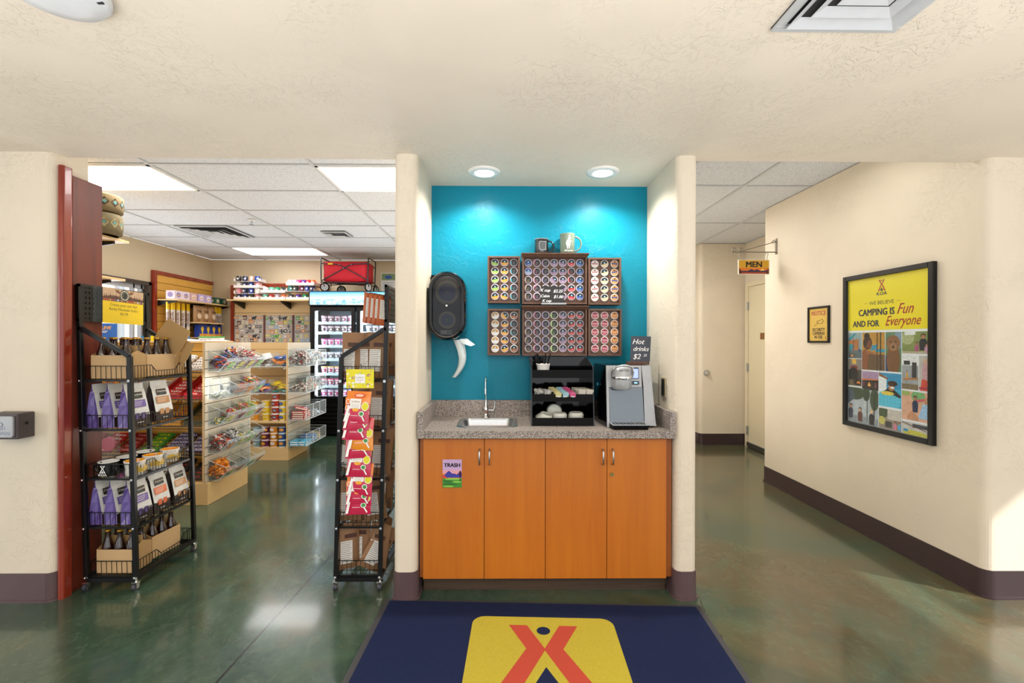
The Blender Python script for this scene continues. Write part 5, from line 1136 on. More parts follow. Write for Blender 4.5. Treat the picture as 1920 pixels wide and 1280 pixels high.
for z in RZ[:4]:
    b = B(); x0, x1 = GXL+.03, GX-.03
    for i in range(41): x = x0+(x1-x0)*i/40; b.bar((x, 3.90, z), (x, 4.20, z+.115), .003, M_BLK)
    for k in range(4): b.bar((x0, 3.90+.1*k, z+.038*k), (x1, 3.90+.1*k, z+.038*k), .004, M_BLK)
    b.bar((x0, 3.895, z+.03), (x1, 3.895, z+.03), .004, M_BLK); b.bar((x0, 3.895, z-.002), (x1, 3.895, z-.002), .005, M_BLK)
    b.obj('wire_shelf', ga)
b = B(); b.box(GXL+.02, 3.90, .185, GX-.022, 4.2, .192, M_MAPLEX); b.obj('deck', ga)
BARC = {'white': ('e8e4dc', '5a3020', "HERSHEY'S"), 'brown': ('4a2a1a', 'd8c8b0', "HERSHEY'S"), 'red': ('b81c20', 'f4f0ea', 'KitKat'), 'orange': ('e06a1c', 'f0d020', "REESE'S"), 'yellow': ('e8c81c', '2c4a9c', 'BUTTER'), 'gold': ('d89a28', 'c02820', 'TWIX'),
        'olive': ('4a4a28', 'b07030', 'MILKY'), 'purple': ('4a4678', 'e0dce8', 'SNICKERS'), 'green': ('3f8a2c', 'e8e020', 'SOUR'), 'crimson': ('8f1820', 'e8a0a0', 'Twizz'), 'black': ('1a1618', 'a82c2c', 'dark'), 'blue': ('2c4a94', 'f0d020', 'NERDS'), 'violet': ('6a3a80', 'e04a8a', 'NeRds')}
BP = {}
def barp(c):
    if c in BP: return BP[c]
    a, e, tx = BARC[c]; t = thing('candy_bar', c, 'candy bar'); m = mat(a, .3, name='wrapper_'+c, var=.12, vs_=50, coat=.3); w, h, d = .135, .040, .018
    b = B(); b.box(-w/2+.008, -d/2, 0, w/2-.008, d/2, h, m)
    for s in (-1, 1): b.box(s*(w/2-.008), -.002, .002, s*w/2, .002, h-.002, m)
    b.obj('wrapper', t, bevel=.004)
    b = B(frame((0, -d/2-.0006, h*.28), (1, 0, 0), (0, 0, 1))); b.text(tx, .026, mat(e, .4, name='wrap_print'), 0, 0, 0, bold=.03, sx=1.15, res=1); b.obj('printed_name', t)
    BP[c] = Proto(t); return BP[c]
ROWS = [('white', 'brown', 'yellow', 'brown', 'white', 'white'), ('orange', 'orange', 'crimson', 'white', 'red', 'red'), ('red', 'yellow', 'yellow', 'gold', 'gold', 'olive'), ('crimson', 'red', 'crimson', 'green', 'purple', 'purple'), ('violet', 'blue', 'violet', 'gold', 'black', 'black')]
TN = ['sixth from the end', 'fifth from the end', 'fourth from the end', 'third from the end', 'second from the end', 'end']
for ri, row in enumerate(ROWS):
    z = RZ[ri]
    for ci, c in enumerate(row):
        X = -3.60+.198*ci
        if ri in (1, 2) and ci in (3, 4, 5):   # open display trays
            tr = thing('display_tray', f'sloping cardboard candy tray, {TN[ci]} stack, {ORD[ri]} candy shelf', 'tray', (X, 4.05, z+.004)); mt = mat(BARC[c][0], .6, name='tray_card_'+c)
            for s in (-1, 1): b = B(); b.hexa([(X+s*.084, 3.905, z+.006), (X+s*.086, 3.905, z+.006), (X+s*.086, 4.17, z+.11), (X+s*.084, 4.17, z+.11)], [(X+s*.084, 3.905, z+.05), (X+s*.086, 3.905, z+.05), (X+s*.086, 4.17, z+.19), (X+s*.084, 4.17, z+.19)], mt); b.obj('tray_side', tr)
            b = B(); b.box(X-.085, 3.902, z+.006, X+.085, 3.905, z+.045, mt); b.obj('tray_front', tr)
        for k in range(5):
            barp(c).put((X+RND.uniform(-.006, .006), 3.925+.048*k, z+.016+.021*k+(.0 if ri < 4 else .0)), RND.uniform(-.03, .03), f'{c} candy bar in the {TN[ci]} stack, {ORD[ri]} wire shelf of near gondola', f'{c} candy bars on shelf {ORD[ri]}', tilt=(-.65, RND.uniform(-.04, .04)), scale=1.15)
# things on top of gondola A
t = thing('medicine_display', 'blue pain relief display box on the near gondola top', 'display box', (-3.36, 4.0, GZ+.015)); x0 = PY(193, 630, 4.24).x; x1 = PY(213, 630, 4.24).x
b = B(); b.box(x0-.03, 4.20, GZ+.0125, x1, 4.28, PY(200, 606, 4.2).z, mat('1c5aa8', .3, name='blue_box')); b.obj('box', t)
b = B(frame(((x0+x1)/2, 4.199, 1.47), (1, 0, 0), (0, 0, 1))); b.text('ALEVE', .042, mat('f0a820', .4, name='yellow_ink'), 0, .02, 0, bold=.03, shear=.2); b.rect(-.035, .002, .03, .006, 0, M_WHITE); b.rect(-.035, -.008, .02, -.004, 0, M_WHITE); b.obj('lettering', t)
P0 = None
t0 = thing('snack_tub', 'tub', 'tub'); b = B(); b.lathe([(.03, 0), (.033, .012)], mat('6a4a9c', .4, name='purple_band'), n=14, cap=True); b.lathe([(.033, .012), (.034, .03)], M_WHITE, n=14); b.obj('tub_body', t0); b = B(); b.lathe([(.036, .03), (.036, .042), (.0005, .043)], mat('3f9c3c', .4, name='green_lid'), n=14); b.obj('lid', t0); P0 = Proto(t0)
for i in range(5): P0.put((PY(381+8*i, 634, 4.25).x, 4.25, GZ+.013), i, f'small green lidded tub, {ORD[i]} from left on the near gondola top', 'green lidded tubs')
b = B(); vs = []; nx, ny = 14, 6
for j in range(ny+1):
    for i in range(nx+1):
        u, v = i/nx, j/ny; vs.append((-2.95+.44*u, 4.21+.08*v, GZ+.0125+.035*math.sin(PI*u)**.6*math.sin(PI*v)**.6*(.7+.3*math.sin(9*u+3*v))))
b.add(vs, [(j*(nx+1)+i, j*(nx+1)+i+1, (j+1)*(nx+1)+i+1, (j+1)*(nx+1)+i) for j in range(ny) for i in range(nx)], M_WHITE, True); tag(b.obj('paper_sheet'), 'crumpled white sheet lying on the near gondola top', 'paper')
for i, (c, w_) in enumerate((('2f7fb8', .07), ('e8d020', .08), ('3a9cc0', .07), ('e8d020', .08), ('2f6fb0', .06))):
    b = B(); X = -3.30+.085*i; b.box(X, 4.22, GZ+.0125, X+w_, 4.28, GZ+.06, mat(c, .4, name='snack_box_'+c, var=.2)); tag(b.obj('snack_box'), f'{"blue" if i % 2 == 0 else "yellow"} snack box, {ORD[i]} from left behind the soda bottles', 'box')
# ---- sloping acrylic bins
def pile(name, label, x0, y0, z0, x1, y1, z1, cols, n, r, parent=None, shape='ball'):   # a heap of sweets: uncountable
    b = B()
    for i in range(int(n*1.7)):
        u, v = RND.random(), RND.random(); hgt = (z1-z0)*(.35+.65*math.sin(PI*min(max(u, .12), .88)))*RND.random()**.6
        p = (x0+(x1-x0)*u, y0+(y1-y0)*v, z0+r*.6+hgt); m = mat(RND.choice(cols), .35, name='wrapped_sweet', coat=.3, var=.0)
        if shape == 'ball':
            b.ball(p, (r*RND.uniform(.6, 1.0), r*RND.uniform(.6, 1.0), r*RND.uniform(.5, .8)), m, 6, 4)
            a = RND.uniform(0, PI); q = Vector((math.cos(a), math.sin(a), RND.uniform(-.6, .6)))*r*1.9; k = Vector((-q.y, q.x, .5*r))*.38; P_ = Vector(p); m2 = mat(RND.choice(cols), .35, name='wrapped_sweet', coat=.3, var=.0)
            for sg in (-1, 1): b.add([P_, P_+q*sg+k, P_+q*sg-k], [(0, 1, 2)], m2)
        else:
            a = RND.uniform(0, PI); c_, s_ = math.cos(a)*r*1.7, math.sin(a)*r*1.7; q = RND.uniform(-.5, .5)*r
            b.bar((p[0]-c_*.5, p[1]-s_, p[2]-q), (p[0]+c_*.5, p[1]+s_, p[2]+q), r*1.0, m, h=r*.7)
    o = b.obj(name, parent); tag(o, label, 'sweets', kind='stuff') if parent is None else None
    return o
GRC, YEC, PUC, ORC = mat('a6cf90', .5, name='green_tag'), mat('d9d488', .5, name='yellow_tag'), mat('8a5a66', .5, name='plum_tag'), mat('e0a070', .5, name='orange_tag')
def binrow(ref, x, y0, y1, zt, zb, n, dep, tags, fills, title, near=True):
    """acrylic bin row hung on a panel facing +X; fills = per compartment (colours, n, r, height factor, shape, words)"""
    t = thing('candy_bin', title, 'candy bin', (x, (y0+y1)/2, zb), 'clear candy bins on the gondola ends'); e = .003; h = zt-zb
    prof = [(0, zt), (0, zb), (dep*.55, zb-.004), (dep, zb+h*.42), (dep, zb+h*.62)]
    b = B()
    for a, c_ in zip(prof, prof[1:]):
        b.hexa([(x+a[0]+.002, y0, a[1]), (x+a[0]+.002+e*.6, y0, a[1]), (x+a[0]+.002+e*.6, y1, a[1]), (x+a[0]+.002, y1, a[1])], [(x+c_[0]+.002, y0, c_[1]+.001), (x+c_[0]+.002+e*.6, y0, c_[1]+.001), (x+c_[0]+.002+e*.6, y1, c_[1]+.001), (x+c_[0]+.002, y1, c_[1]+.001)], M_CLEAR) if a[0] != c_[0] else b.box(x+a[0]+.002, y0, min(a[1], c_[1]), x+a[0]+.002+e, y1, max(a[1], c_[1]), M_CLEAR)
    b.obj('tray', t)
    for i in range(n+1):
        y = y0+(y1-y0)*i/n; b = B(frame((x+.002, y, 0), (1, 0, 0), (0, 0, 1))); b.prism([(0, zb), (dep*.55, zb-.004), (dep, zb+h*.42), (dep, zb+h*.62), (0, zt)], -e/2, e/2, M_CLEAR)
        for p_, q_ in (((0, zb), (dep*.55, zb-.004)), ((dep*.55, zb-.004), (dep, zb+h*.42)), ((dep, zb+h*.62), (0, zt)), ((0, zb), (0, zt))): b.bar((p_[0], p_[1], 0), (q_[0], q_[1], 0), .0028, M_EDGE, up=(0, 0, 1))
        b.obj('divider', t)
    b = B(); b.box(x+dep+.004, y0, zb+h*.44, x+dep+.008, y1, zb+h*.62, M_EDGE2); b.obj('label_rail', t)
    for i in range(n):
        ya, yb = y0+(y1-y0)*i/n, y0+(y1-y0)*(i+1)/n; 
        if tags[i]:
            b = B(); yy = ya+(yb-ya)*.62; d = (yb-ya)*.22; a, c_ = prof[2], prof[3]
            b.add([(x+a[0]+.007, yy-d, a[1]+.008), (x+a[0]+.007, yy+d, a[1]+.008), (x+c_[0]+.007, yy+d, c_[1]-.004), (x+c_[0]+.007, yy-d, c_[1]-.004)], [(0, 1, 2, 3)], tags[i])
            for q in (.35, .62): z_ = a[1]+(c_[1]-a[1])*q; xx = x+a[0]+(c_[0]-a[0])*q+.0078; b.add([(xx, yy-d*.7, z_), (xx, yy+d*.7, z_), (xx+.001, yy+d*.7, z_+.006), (xx+.001, yy-d*.7, z_+.006)], [(0, 1, 2, 3)], mat('2c3a28', .6, name='tag_ink'))
            o = b.obj('price_tag', t)
        if fills[i]:
            cols, num, r, hf, shp, wd = fills[i]
            pile('sweets', f'{wd} in the {ORD[i]} compartment of {ref}', x+.012, ya+.012, zb+.004, x+dep*.62, yb-.012, zb+h*hf, cols, num, r, shape=shp)
    return t
M_EDGE = mat('dfe8ee', .15, name='acrylic_edge', coat=.5); M_EDGE2 = clear('label_rail_acrylic', 'e6eef6', .09, .1)
W_, R_, BK, Y_, GR_, PU_, OR_, BR_, BL_ = 'e8e4de', 'c02028', '241c1e', 'e8c828', '4a9c48', '6a4690', 'e8801c', '5a2c20', '2860b0'
FA = [[([R_, BK, '6a2030', 'd85a28', '302838', BL_], 60, .014, .7, 'bar', 'dark red licorice'), ([W_, R_, Y_, BL_, 'c89878', PU_], 70, .012, 1.1, 'ball', 'mixed wrapped sweets'), ([W_, 'd8b0a8', BR_, 'f0e8e0', R_], 70, .012, 1.1, 'ball', 'pale pink and white sweets'), ([R_, '8c2028', 'd86a6a', W_], 60, .013, .9, 'bar', 'red wrapped sticks')],
      [([W_, 'dfe8e4', 'e8ead8'], 28, .012, .3, 'ball', 'white sweets'), None, ([OR_, 'f0a030', 'd86420'], 36, .013, .5, 'bar', 'orange sticks'), ([OR_, GR_, W_, 'd85a8a', Y_], 56, .014, .9, 'bar', 'orange and green packets')],
      [([W_, BK, GR_, Y_], 26, .010, .3, 'ball', 'black and white sweets'), ([R_, W_, 'd8404a', Y_], 60, .011, .6, 'ball', 'red and white sweets'), ([R_, W_, 'e86070', Y_, GR_], 66, .011, .8, 'ball', 'bright red and white sweets'), ([GR_, 'b8d060', W_, Y_], 60, .011, .8, 'ball', 'green and yellow sweets')],
      [(['6a2a20', R_, BR_, 'd85a28', '8a8078', W_], 90, .014, .8, 'ball', 'brown and red round sweets'), (['c8c8cc', W_, '8a8a90', BK], 80, .011, .9, 'ball', 'silver wrapped sweets'), ([Y_, W_, 'd8d070'], 50, .011, .5, 'ball', 'yellow sweets'), ([GR_, Y_, W_], 40, .011, .4, 'ball', 'green sweets')],
      [([OR_, 'f0a020', 'e89a18', 'd87c10'], 90, .016, .9, 'ball', 'orange wrapped sweets'), ([OR_, 'c89070'], 22, .013, .25, 'bar', 'peach packets'), None, None]]
TG = [[GRC, YEC, YEC, GRC], [None, None, ORC, GRC], [YEC, PUC, GRC, PUC], [ORC, YEC, GRC, PUC], [GRC, ORC, GRC, ORC]]
for i, (zt, zb) in enumerate(((1.305, 1.13), (1.065, .89), (.838, .665), (.60, .428), (.367, .197))):
    binrow(f'{ORD[i]} bin from the top, near gondola', GX, 3.93, 4.56, zt, zb, 4, .155, TG[i], FA[i], f'clear sloping candy bin, {ORD[i]} from the top on near gondola end')
# ---- gondola B
HX, HY0, HY1, HZ, HXL = -2.477, 5.332, 5.95, 1.368, -3.7
gb = thing('candy_gondola', 'maple gondola with cereal cups and square clear bins in front of the freezer', 'shelf unit', (-3.1, 5.64, 0), 'shop gondolas')
b = B(); b.box(HXL, HY0, 0, HX, HY1-.1, .13, M_MAPLEX); b.obj('base', gb, bevel=.002)
b = B(); b.box(HX-.022, HY0, .13, HX-.006, HY1, HZ, M_MAPLE); b.xf = frame((HX, HY0, .13), (0, 1, 0), (0, 0, 1)); slats(b, 0, 0, HY1-HY0, HZ-.13-.09, .006, M_ASH, 12); b.box(0, HZ-.13-.09, -.006, HY1-HY0, HZ-.13, 0, M_ASH); b.obj('end_panel', gb)
b = B(); b.box(HXL, HY0, .13, HXL+.02, HY1, HZ, M_MAPLE); b.obj('end_panel', gb)
b = B(frame((HXL+.02, 5.62, .13), (1, 0, 0), (0, 0, 1))); slats(b, 0, 0, HX-HXL-.042, HZ-.13-.08, .012, M_MAPLEX, 7); b.box(0, HZ-.21, -.012, HX-HXL-.042, HZ-.13, .0, M_MAPLEX); b.obj('centre_panel', gb)
for z in (.452, .13): b = B(); b.box(HXL+.02, HY0, z-.02 if z > .2 else z, HX-.022, 5.608, z if z > .2 else z+.016, M_MAPLEX); b.obj('shelf', gb)
for zi, (zb, zt) in enumerate(((1.085, 1.30), (.775, .99))):
    b = B(); x0, x1 = -3.1, HX-.03; b.box(x0, 5.345, zb, x1, 5.60, zb+.004, M_CLEAR); b.box(x0, 5.345, zb, x1, 5.348, zb+.10, M_CLEAR); b.obj('bin_tray', gb)
    b = B(); b.box(x0, 5.343, zb-.002, x1, 5.349, zb+.005, M_EDGE); b.obj('bin_edge', gb)
    for k in range(4): b = B(); x = x0+(x1-x0)*k/3; b.box(x-.0015, 5.345, zb, x+.0015, 5.60, zb+.16, M_EDGE2); b.obj('bin_divider', gb)
def mini_pouch(c, c2):
    t = thing('candy_packet', c, 'candy packet'); b = B(Matrix.Rotation(-PI/2+.25, 4, 'X')); pouch(b, .10, .075, .028, mat(c, .3, name='packet_'+c, coat=.4, var=.0), seal=.08, n=5); b.rect(-.03, .03, .03, .045, 0, mat(c2, .4, name='packet_print')); b.obj('wrapper', t); return Proto(t)
MP = {k: mini_pouch(*v) for k, v in dict(blue=(BL_, W_), orange=(OR_, '5a2c10'), white=(W_, 'b8a890'), brown=(BR_, W_), purple=(PU_, W_), yellow=(Y_, '8a3c10'), teal=('20a898', W_), pink=('d85a7a', W_), green=('5a9c40', W_)).items()}
for zi, zb, comps in ((0, 1.09, (('white', 'brown', 'white'), ('white', 'brown', 'white'), ('blue', 'orange', 'blue'))), (1, .78, (('pink', 'green', 'orange'), ('purple', 'orange', 'blue'), ('teal', 'yellow', 'yellow')))):
    for k, cs in enumerate(comps):
        x0 = -3.1+.1977*k
        for i in range(12):
            c = cs[(i*3)//12 if i < 12 else 0]; MP[c].put((x0+.05+.095*(i % 2)+RND.uniform(-.01, .01), 5.41+.045*((i//2) % 2), zb+.012+.030*(i//4)+.012*(i//2 % 2)+.01*(i//8)), RND.uniform(-1.2, 1.2), f'{c} candy packet heaped in the {["left", "middle", "right"][k]} {["upper", "lower"][zi]} bin facing camera, far gondola', f'{c} packets in far gondola bins', tilt=(RND.uniform(-.3, .6), RND.uniform(-.4, .4)))
# cereal and snack cups
def cupp(c1, c2, lid, tx, nm):
    t = thing('cereal_cup', nm, 'cereal cup'); m = mat(c1, .4, name='cup_'+c1, var=.1); b = B(); b.lathe([(.034, 0), (.037, .012)], mat(lid, .4, name='cup_base'), n=18, cap=True); b.lathe([(.037, .012), (.0445, .073)], m, n=18); b.obj('cup_body', t)
    b = B(); b.lathe([(.0445, .073), (.0475, .074), (.0475, .078), (.0440, .0785), (.0005, .0785)], mat(lid, .3, name='cup_lid'), n=18); b.obj('lid', t)
    b = B(frame((0, -.0425, .022), (1, 0, 0), (0, -.12, 1))); b.disc(0, .024, .026, 0, mat(c2, .4, name='cup_print'), n=14, ry=.018); b.text(tx, .022, M_WHITE if c2 != 'f0f0f0' else mat('c03020', .4, name='r'), 0, .018, .0006, bold=.03, res=1); b.obj('printed_label', t); return Proto(t)
CP = dict(amber=cupp('e89a28', 'e8b860', 'e8e0d0', 'mix', 'a'), yellow=cupp('ecc81c', 'e8c010', 'e8dcb0', 'CUPS', 'y'), red=cupp('b83020', '5a5a66', 'e4e4e4', 'cup', 'r'), lemon=cupp('e8cc38', '3a5aa8', 'e8e8e8', 'o', 'l'),
          grey=cupp('7fa0a8', 'b8c8cc', 'b8c8d0', 'oats', 'g'), maroon=cupp('5c1f4c', 'e8a020', 'e0c8d0', 'o', 'm'), orange=cupp('e08a20', 'f0f0f0', 'ecd8c0', 'o', 'o'), blue=cupp('24509c', 'e8a030', 'c8dcec', 'o', 'b'))
for zs, cols in ((.453, ((478.5, 'amber', 3), (499.5, 'yellow', 3), (517, 'red', 4), (531, 'lemon', 3))), (.147, ((482, 'grey', 3), (498.5, 'maroon', 3), (514.5, 'orange', 3), (530, 'blue', 3)))):
    for px, c, n in cols:
        for k in range(n):
            X = PY(px, 760, 5.39).x; CP[c].put((X+RND.uniform(-.002, .002), 5.39, zs+.0795*k), RND.uniform(-.3, .3), f'{c} cereal cup, {ORD[k]} from the bottom of its stack, {"upper" if zs > .3 else "lower"} shelf of far gondola', 'cereal cups on the far gondola')
# square bins on the end of gondola B
def boxbin(zt, zb, title, n=3, dep=.205):
    t = thing('candy_bin', title, 'candy bin', (HX, 5.64, zb), 'clear candy bins on the gondola ends'); y0, y1 = 5.345, 5.93; x = HX+.003; xe = x+dep
    b = B(); b.box(x, y0, zb, xe, y1, zb+.003, M_CLEAR); b.box(x, y0, zb, x+.002, y1, zt, M_CLEAR); b.obj('tray', t)
    b = B(); b.box(xe-.003, y0, zb, xe, y1, zt-.02, M_CLEAR); b.obj('front', t)
    for i in range(n+1): y = y0+(y1-y0)*i/n; b = B(); b.box(x, y-.0015, zb, xe, y+.0015, zt-.02, M_CLEAR); b.bar((xe, y, zb), (xe, y, zt-.02), .004, M_EDGE); b.bar((x, y, zt-.02), (xe, y, zt-.02), .003, M_EDGE); b.bar((x, y, zb), (xe, y, zb), .003, M_EDGE); b.obj('divider', t)
    b = B(); b.bar((xe, y0, zb), (xe, y1, zb), .005, M_EDGE); b.bar((xe, y0, zt-.02), (xe, y1, zt-.02), .004, M_EDGE); b.obj('edge', t)
ZB = ((1.30, 1.095), (.985, .785), (.655, .468), (.325, .164))
for i, (zt, zb) in enumerate(ZB): boxbin(zt, zb, f'clear square candy bin, {ORD[i]} from the top on far gondola end')
pile('sweets', 'brown and white wrapped sweets in the top bin of the far gondola end', HX+.015, 5.355, 1.10, HX+.19, 5.53, 1.26, [BR_, W_, 'd8cfc4', '6a4030', R_, W_], 150, .014)
pile('sweets', 'pale blue wrapped sweets in the top bin, middle part, far gondola', HX+.015, 5.55, 1.10, HX+.19, 5.72, 1.24, ['a8c4d8', W_, 'd8e0e8', '6a90b8', 'e8d8a0'], 120, .014)
pile('sweets', 'gold and blue sweets at the far end of the top bin, far gondola', HX+.015, 5.75, 1.10, HX+.19, 5.92, 1.26, ['e8b040', W_, '5a80b0', 'd8d8e0'], 100, .014)
pile('sweets', 'brown twisted sweets in the second bin, near part, far gondola', HX+.015, 5.355, .79, HX+.19, 5.53, .88, [BR_, '8a6a58', W_, 'c8b8a8'], 90, .014, shape='bar')
pile('sweets', 'green and coral sweets in the second bin, middle part, far gondola', HX+.015, 5.55, .79, HX+.19, 5.72, .92, ['6ab070', 'e88a7a', W_, 'c8d0c0'], 90, .014)
pile('sweets', 'silver and black sweets at far end of the second bin, far gondola', HX+.015, 5.75, .79, HX+.19, 5.92, .93, ['c8ccd0', BK, W_, '9a9ca0'], 90, .014, shape='bar')
def boxp(c, nm, w=.15, d=.085, h=.022, pr=W_):
    t = thing('candy_box', nm, 'candy box'); b = B(); b.box(-w/2, -d/2, 0, w/2, d/2, h, mat(c, .35, name='box_'+c, coat=.3, var=.08)); b.obj('carton', t, bevel=.001); b = B(); b.box(-w*.42, -d/2-.001, h*.25, w*.42, -d/2, h*.8, mat(pr, .4, name='box_print')); b.box(w/2, -d*.4, h*.25, w/2+.001, d*.4, h*.8, mat(pr, .4, name='box_print')); b.obj('printed_band', t); return Proto(t)
bR = boxp('b81c22', 'red', pr='e8dcc8'); bK = boxp('5a5458', 'grey', pr='c8c8d0'); bB = boxp('1f6ec0', 'blue', pr='d0e4f4'); bC = boxp('38b0dc', 'cyan', .11, .05, .024, 'e8eef0'); bY = boxp('d8a830', 'yellow', .11, .05, .024, 'e8dcc0')
for i in range(8): bR.put((HX+.105+RND.uniform(-.006, .006), 5.395+.09*(i % 2), .472+.0235*(i//2)), RND.uniform(-.07, .07), 'red chocolate box stacked in the third bin of far gondola end', 'red boxes in the third bin', tilt=(0, .0))
bR.put((HX+.10, 5.44, .585), .5, 'red chocolate box lying skewed on top of the third bin', None, tilt=(.12, .3))
for i in range(8): bK.put((HX+.105, 5.60+.09*(i % 2)+(.19 if i > 5 else 0), .472+.0235*((i % 6)//2)), RND.uniform(-.05, .05), 'grey chocolate box in the middle of the third bin', 'grey boxes in the third bin')
for i in range(12): bC.put((HX+.065+.085*(i % 2), 5.37+.055*((i//2) % 3), .168+.026*(i//6)), RND.uniform(-.3, .3), 'pale blue wrapped bar in near part of the bottom bin', 'pale blue bars in the bottom bin')
for i in range(6): bB.put((HX+.105, 5.60+.09*(i % 2), .168+.0235*(i//2)), RND.uniform(-.1, .1), 'deep blue candy box in the middle of the bottom bin', 'blue boxes in the bottom bin')
for i in range(5): bY.put((HX+.11, 5.79+.05*(i % 2), .168+.026*(i//2)), RND.uniform(-.2, .2), 'yellow wrapped bar at the far end of bottom bin', 'yellow bars in the bottom bin')

# ================================================================== FREEZER
FX0, FX1, FY, FZT = -2.772, -1.30, 6.60, 2.105
M_ICE = mat('b8d4e6', .4, name='white_liner')
fr = thing('display_freezer', 'black two door ice cream freezer with lit blue mountain header', 'freezer', (-2.04, 6.9, 0))
b = B(); b.box(FX0, FY+.04, .04, FX0+.05, 7.32, FZT, M_BLKM); b.obj('side_wall', fr); b = B(); b.box(FX1-.05, FY+.04, .04, FX1, 7.32, FZT, M_BLKM); b.obj('side_wall', fr)
b = B(); b.box(FX0+.05, 7.27, .5, FX1-.05, 7.32, 1.9, M_ICE); b.obj('back_wall', fr); b = B(); b.box(FX0+.05, FY+.04, 1.86, FX1-.05, 7.32, FZT, M_BLKM); b.obj('top_box', fr)
b = B(); b.box(FX0+.05, FY+.06, .04, FX1-.05, 7.32, .56, M_BLKM)
for k in range(6): b.box(FX0+.03, FY+.035, .14+.06*k, FX1-.03, FY+.06, .165+.06*k, M_BLK)
b.obj('grille', fr)
b = B(frame((FX0, FY, 1.895), (1, 0, 0), (0, 0, 1))); b.box(0, 0, -.06, FX1-FX0, FZT-1.895, 0, M_BLK); b.obj('header_box', fr)
g = G('lit_mountain_header'); v = g.pos(); sp = g.n('SeparateXYZ', i_0=v)
nz = g.noise(g.mapd((1, 1, 1.6)), 9., 6, .4, .65); hgt = g.n('MapRange', i_0=sp.outputs[2], i_1=1.90, i_2=2.09, i_3=0., i_4=1.).outputs[0]
sky = g.ramp(hgt, [(0, '5cb4e0'), (.55, 'd4ecf8'), (.8, '9cd4f0'), (1, '4aa8e0')]); mt = g.ramp(nz, [(.38, '4aa6da'), (.5, 'b8def2'), (.6, 'ffffff')])
cc = g.mix(g.math('LESS_THAN', g.math('ADD', hgt, g.math('MULTIPLY', g.math('SUBTRACT', nz, .5), .5)), .42), sky, mt)
g.l(cc, 'Base Color'); g.l(cc, 'Emission Color'); g.p.inputs['Emission Strength'].default_value = .42
b = B(frame((FX0, FY-.001, 1.895), (1, 0, 0), (0, 0, 1))); b.box(.014, .012, 0, FX1-FX0-.014, FZT-1.895-.012, .002, g.m); b.obj('lit_header', fr)
M_LED = mat('f4f9ff', .5, name='led_strip', emit=12, var=0)
doors = ((FX0+.035, -2.11), (-2.085, FX1-.035)); SZ = (1.66, 1.515, 1.32, 1.125, .915, .735, .575)
for di, (x0, x1) in enumerate(doors):
    b = B(); w = .052
    for q in ((x0, .555, x0+w, 1.872), (x1-w, .555, x1, 1.872), (x0+w, .555, x1-w, .59), (x0+w, 1.82, x1-w, 1.872)): b.box(q[0], FY-.01, q[1], q[2], FY+.035, q[3], M_BLK)
    d = b.obj('door', fr, bevel=.004); b = B(); b.box(x0+w, FY+.01, .59, x1-w, FY+.014, 1.82, M_GLASS); b.obj('pane', d)
    b = B(); b.box(x1-w-.0+.006, FY-.03, .9, x1-.01, FY-.012, 1.5, M_BLKM); b.obj('handle', d, bevel=.004)
    b = B(); b.box(x0+w+.002, FY+.045, .60, x0+w+.018, FY+.06, 1.82, M_LED); b.obj('light_strip', fr)
    for z in SZ: b = B(); b.box(x0+.03, FY+.10, z-.022, x1-.02, 7.25, z-.004, M_ICE); b.box(x0+.03, FY+.088, z-.032, x1-.02, FY+.10, z+.006, mat('d2ecf4', .4, name='shelf_rail')); b.obj('freezer_shelf', fr)
def icep(c1, c2, nm):
    t = thing('ice_cream_cup', nm, 'ice cream cup'); b = B(); b.lathe([(.036, 0), (.046, .085)], mat('e8dcea', .4, name='cup_side_'+c1, var=.1), n=16, cap=True); b.obj('cup_body', t)
    b = B(); b.lathe([(.0485, .082), (.0485, .098), (.0005, .099)], mat(c2, .4, name='lid_'+c2), n=16); b.obj('lid', t)
    b = B(); r = .0425
    vs = [(r*1.02*math.sin(a), -r*1.02*math.cos(a), z) for z in (.018, .064) for a in [(-1.0+.25*i) for i in range(9)]]; vs = [(x*(.9+.2*(z/.085)), y*(.9+.2*(z/.085)), z) for x, y, z in vs]
    b.add(vs, [(i, i+1, i+10, i+9) for i in range(8)], mat(c1, .4, name='label_'+c1, var=.3, vs_=70)); b.disc(0, 0, .0, 0, M_WHITE, n=3); b.xf = frame((0, -.0455, .04), (1, 0, 0), (0, -.1, 1)); b.disc(0, 0, .016, .001, M_WHITE, n=14); b.obj('label', t); return Proto(t)
IC = dict(berry=icep('8a4868', 'a87a90', ''), cocoa=icep('5a3a48', '8a6a78', ''), pink=icep('d05a9a', 'c850a0', ''), slate=icep('58606a', 'c8d0d8', ''), gold=icep('b84068', 'e0b878', ''), wine=icep('a03058', 'd85a7a', ''), lilac=icep('c83a80', 'c8b8e0', ''))
for x0, x1 in doors:
    for xx, ry in ((x0+.06, -90), (x1-.06, 90)): area('freezer_light', (xx, FY+.08, 1.2), (0, math.radians(ry), 0), 1.2, .05, 3.2, (.8, .9, 1))
kk = ('berry', 'cocoa', 'pink', 'slate', 'gold', 'wine', 'lilac')
for ri, z in enumerate(SZ):
    for di, (x0, x1) in enumerate(doors):
        if di == 1 and ri > 3: continue
        for i in range(5):
            k = kk[(ri+2*di) % 7] if not (ri == 0 and i == 4) else 'lilac'; 
            IC[k].put((x0+.135+.096*i, FY+.155, z+.001), RND.uniform(-.4, .4), f'{k} ice cream cup, {ORD[i]} from left on the {ORD[ri]} freezer shelf, {["left", "right"][di]} door', 'ice cream cups in the freezer')

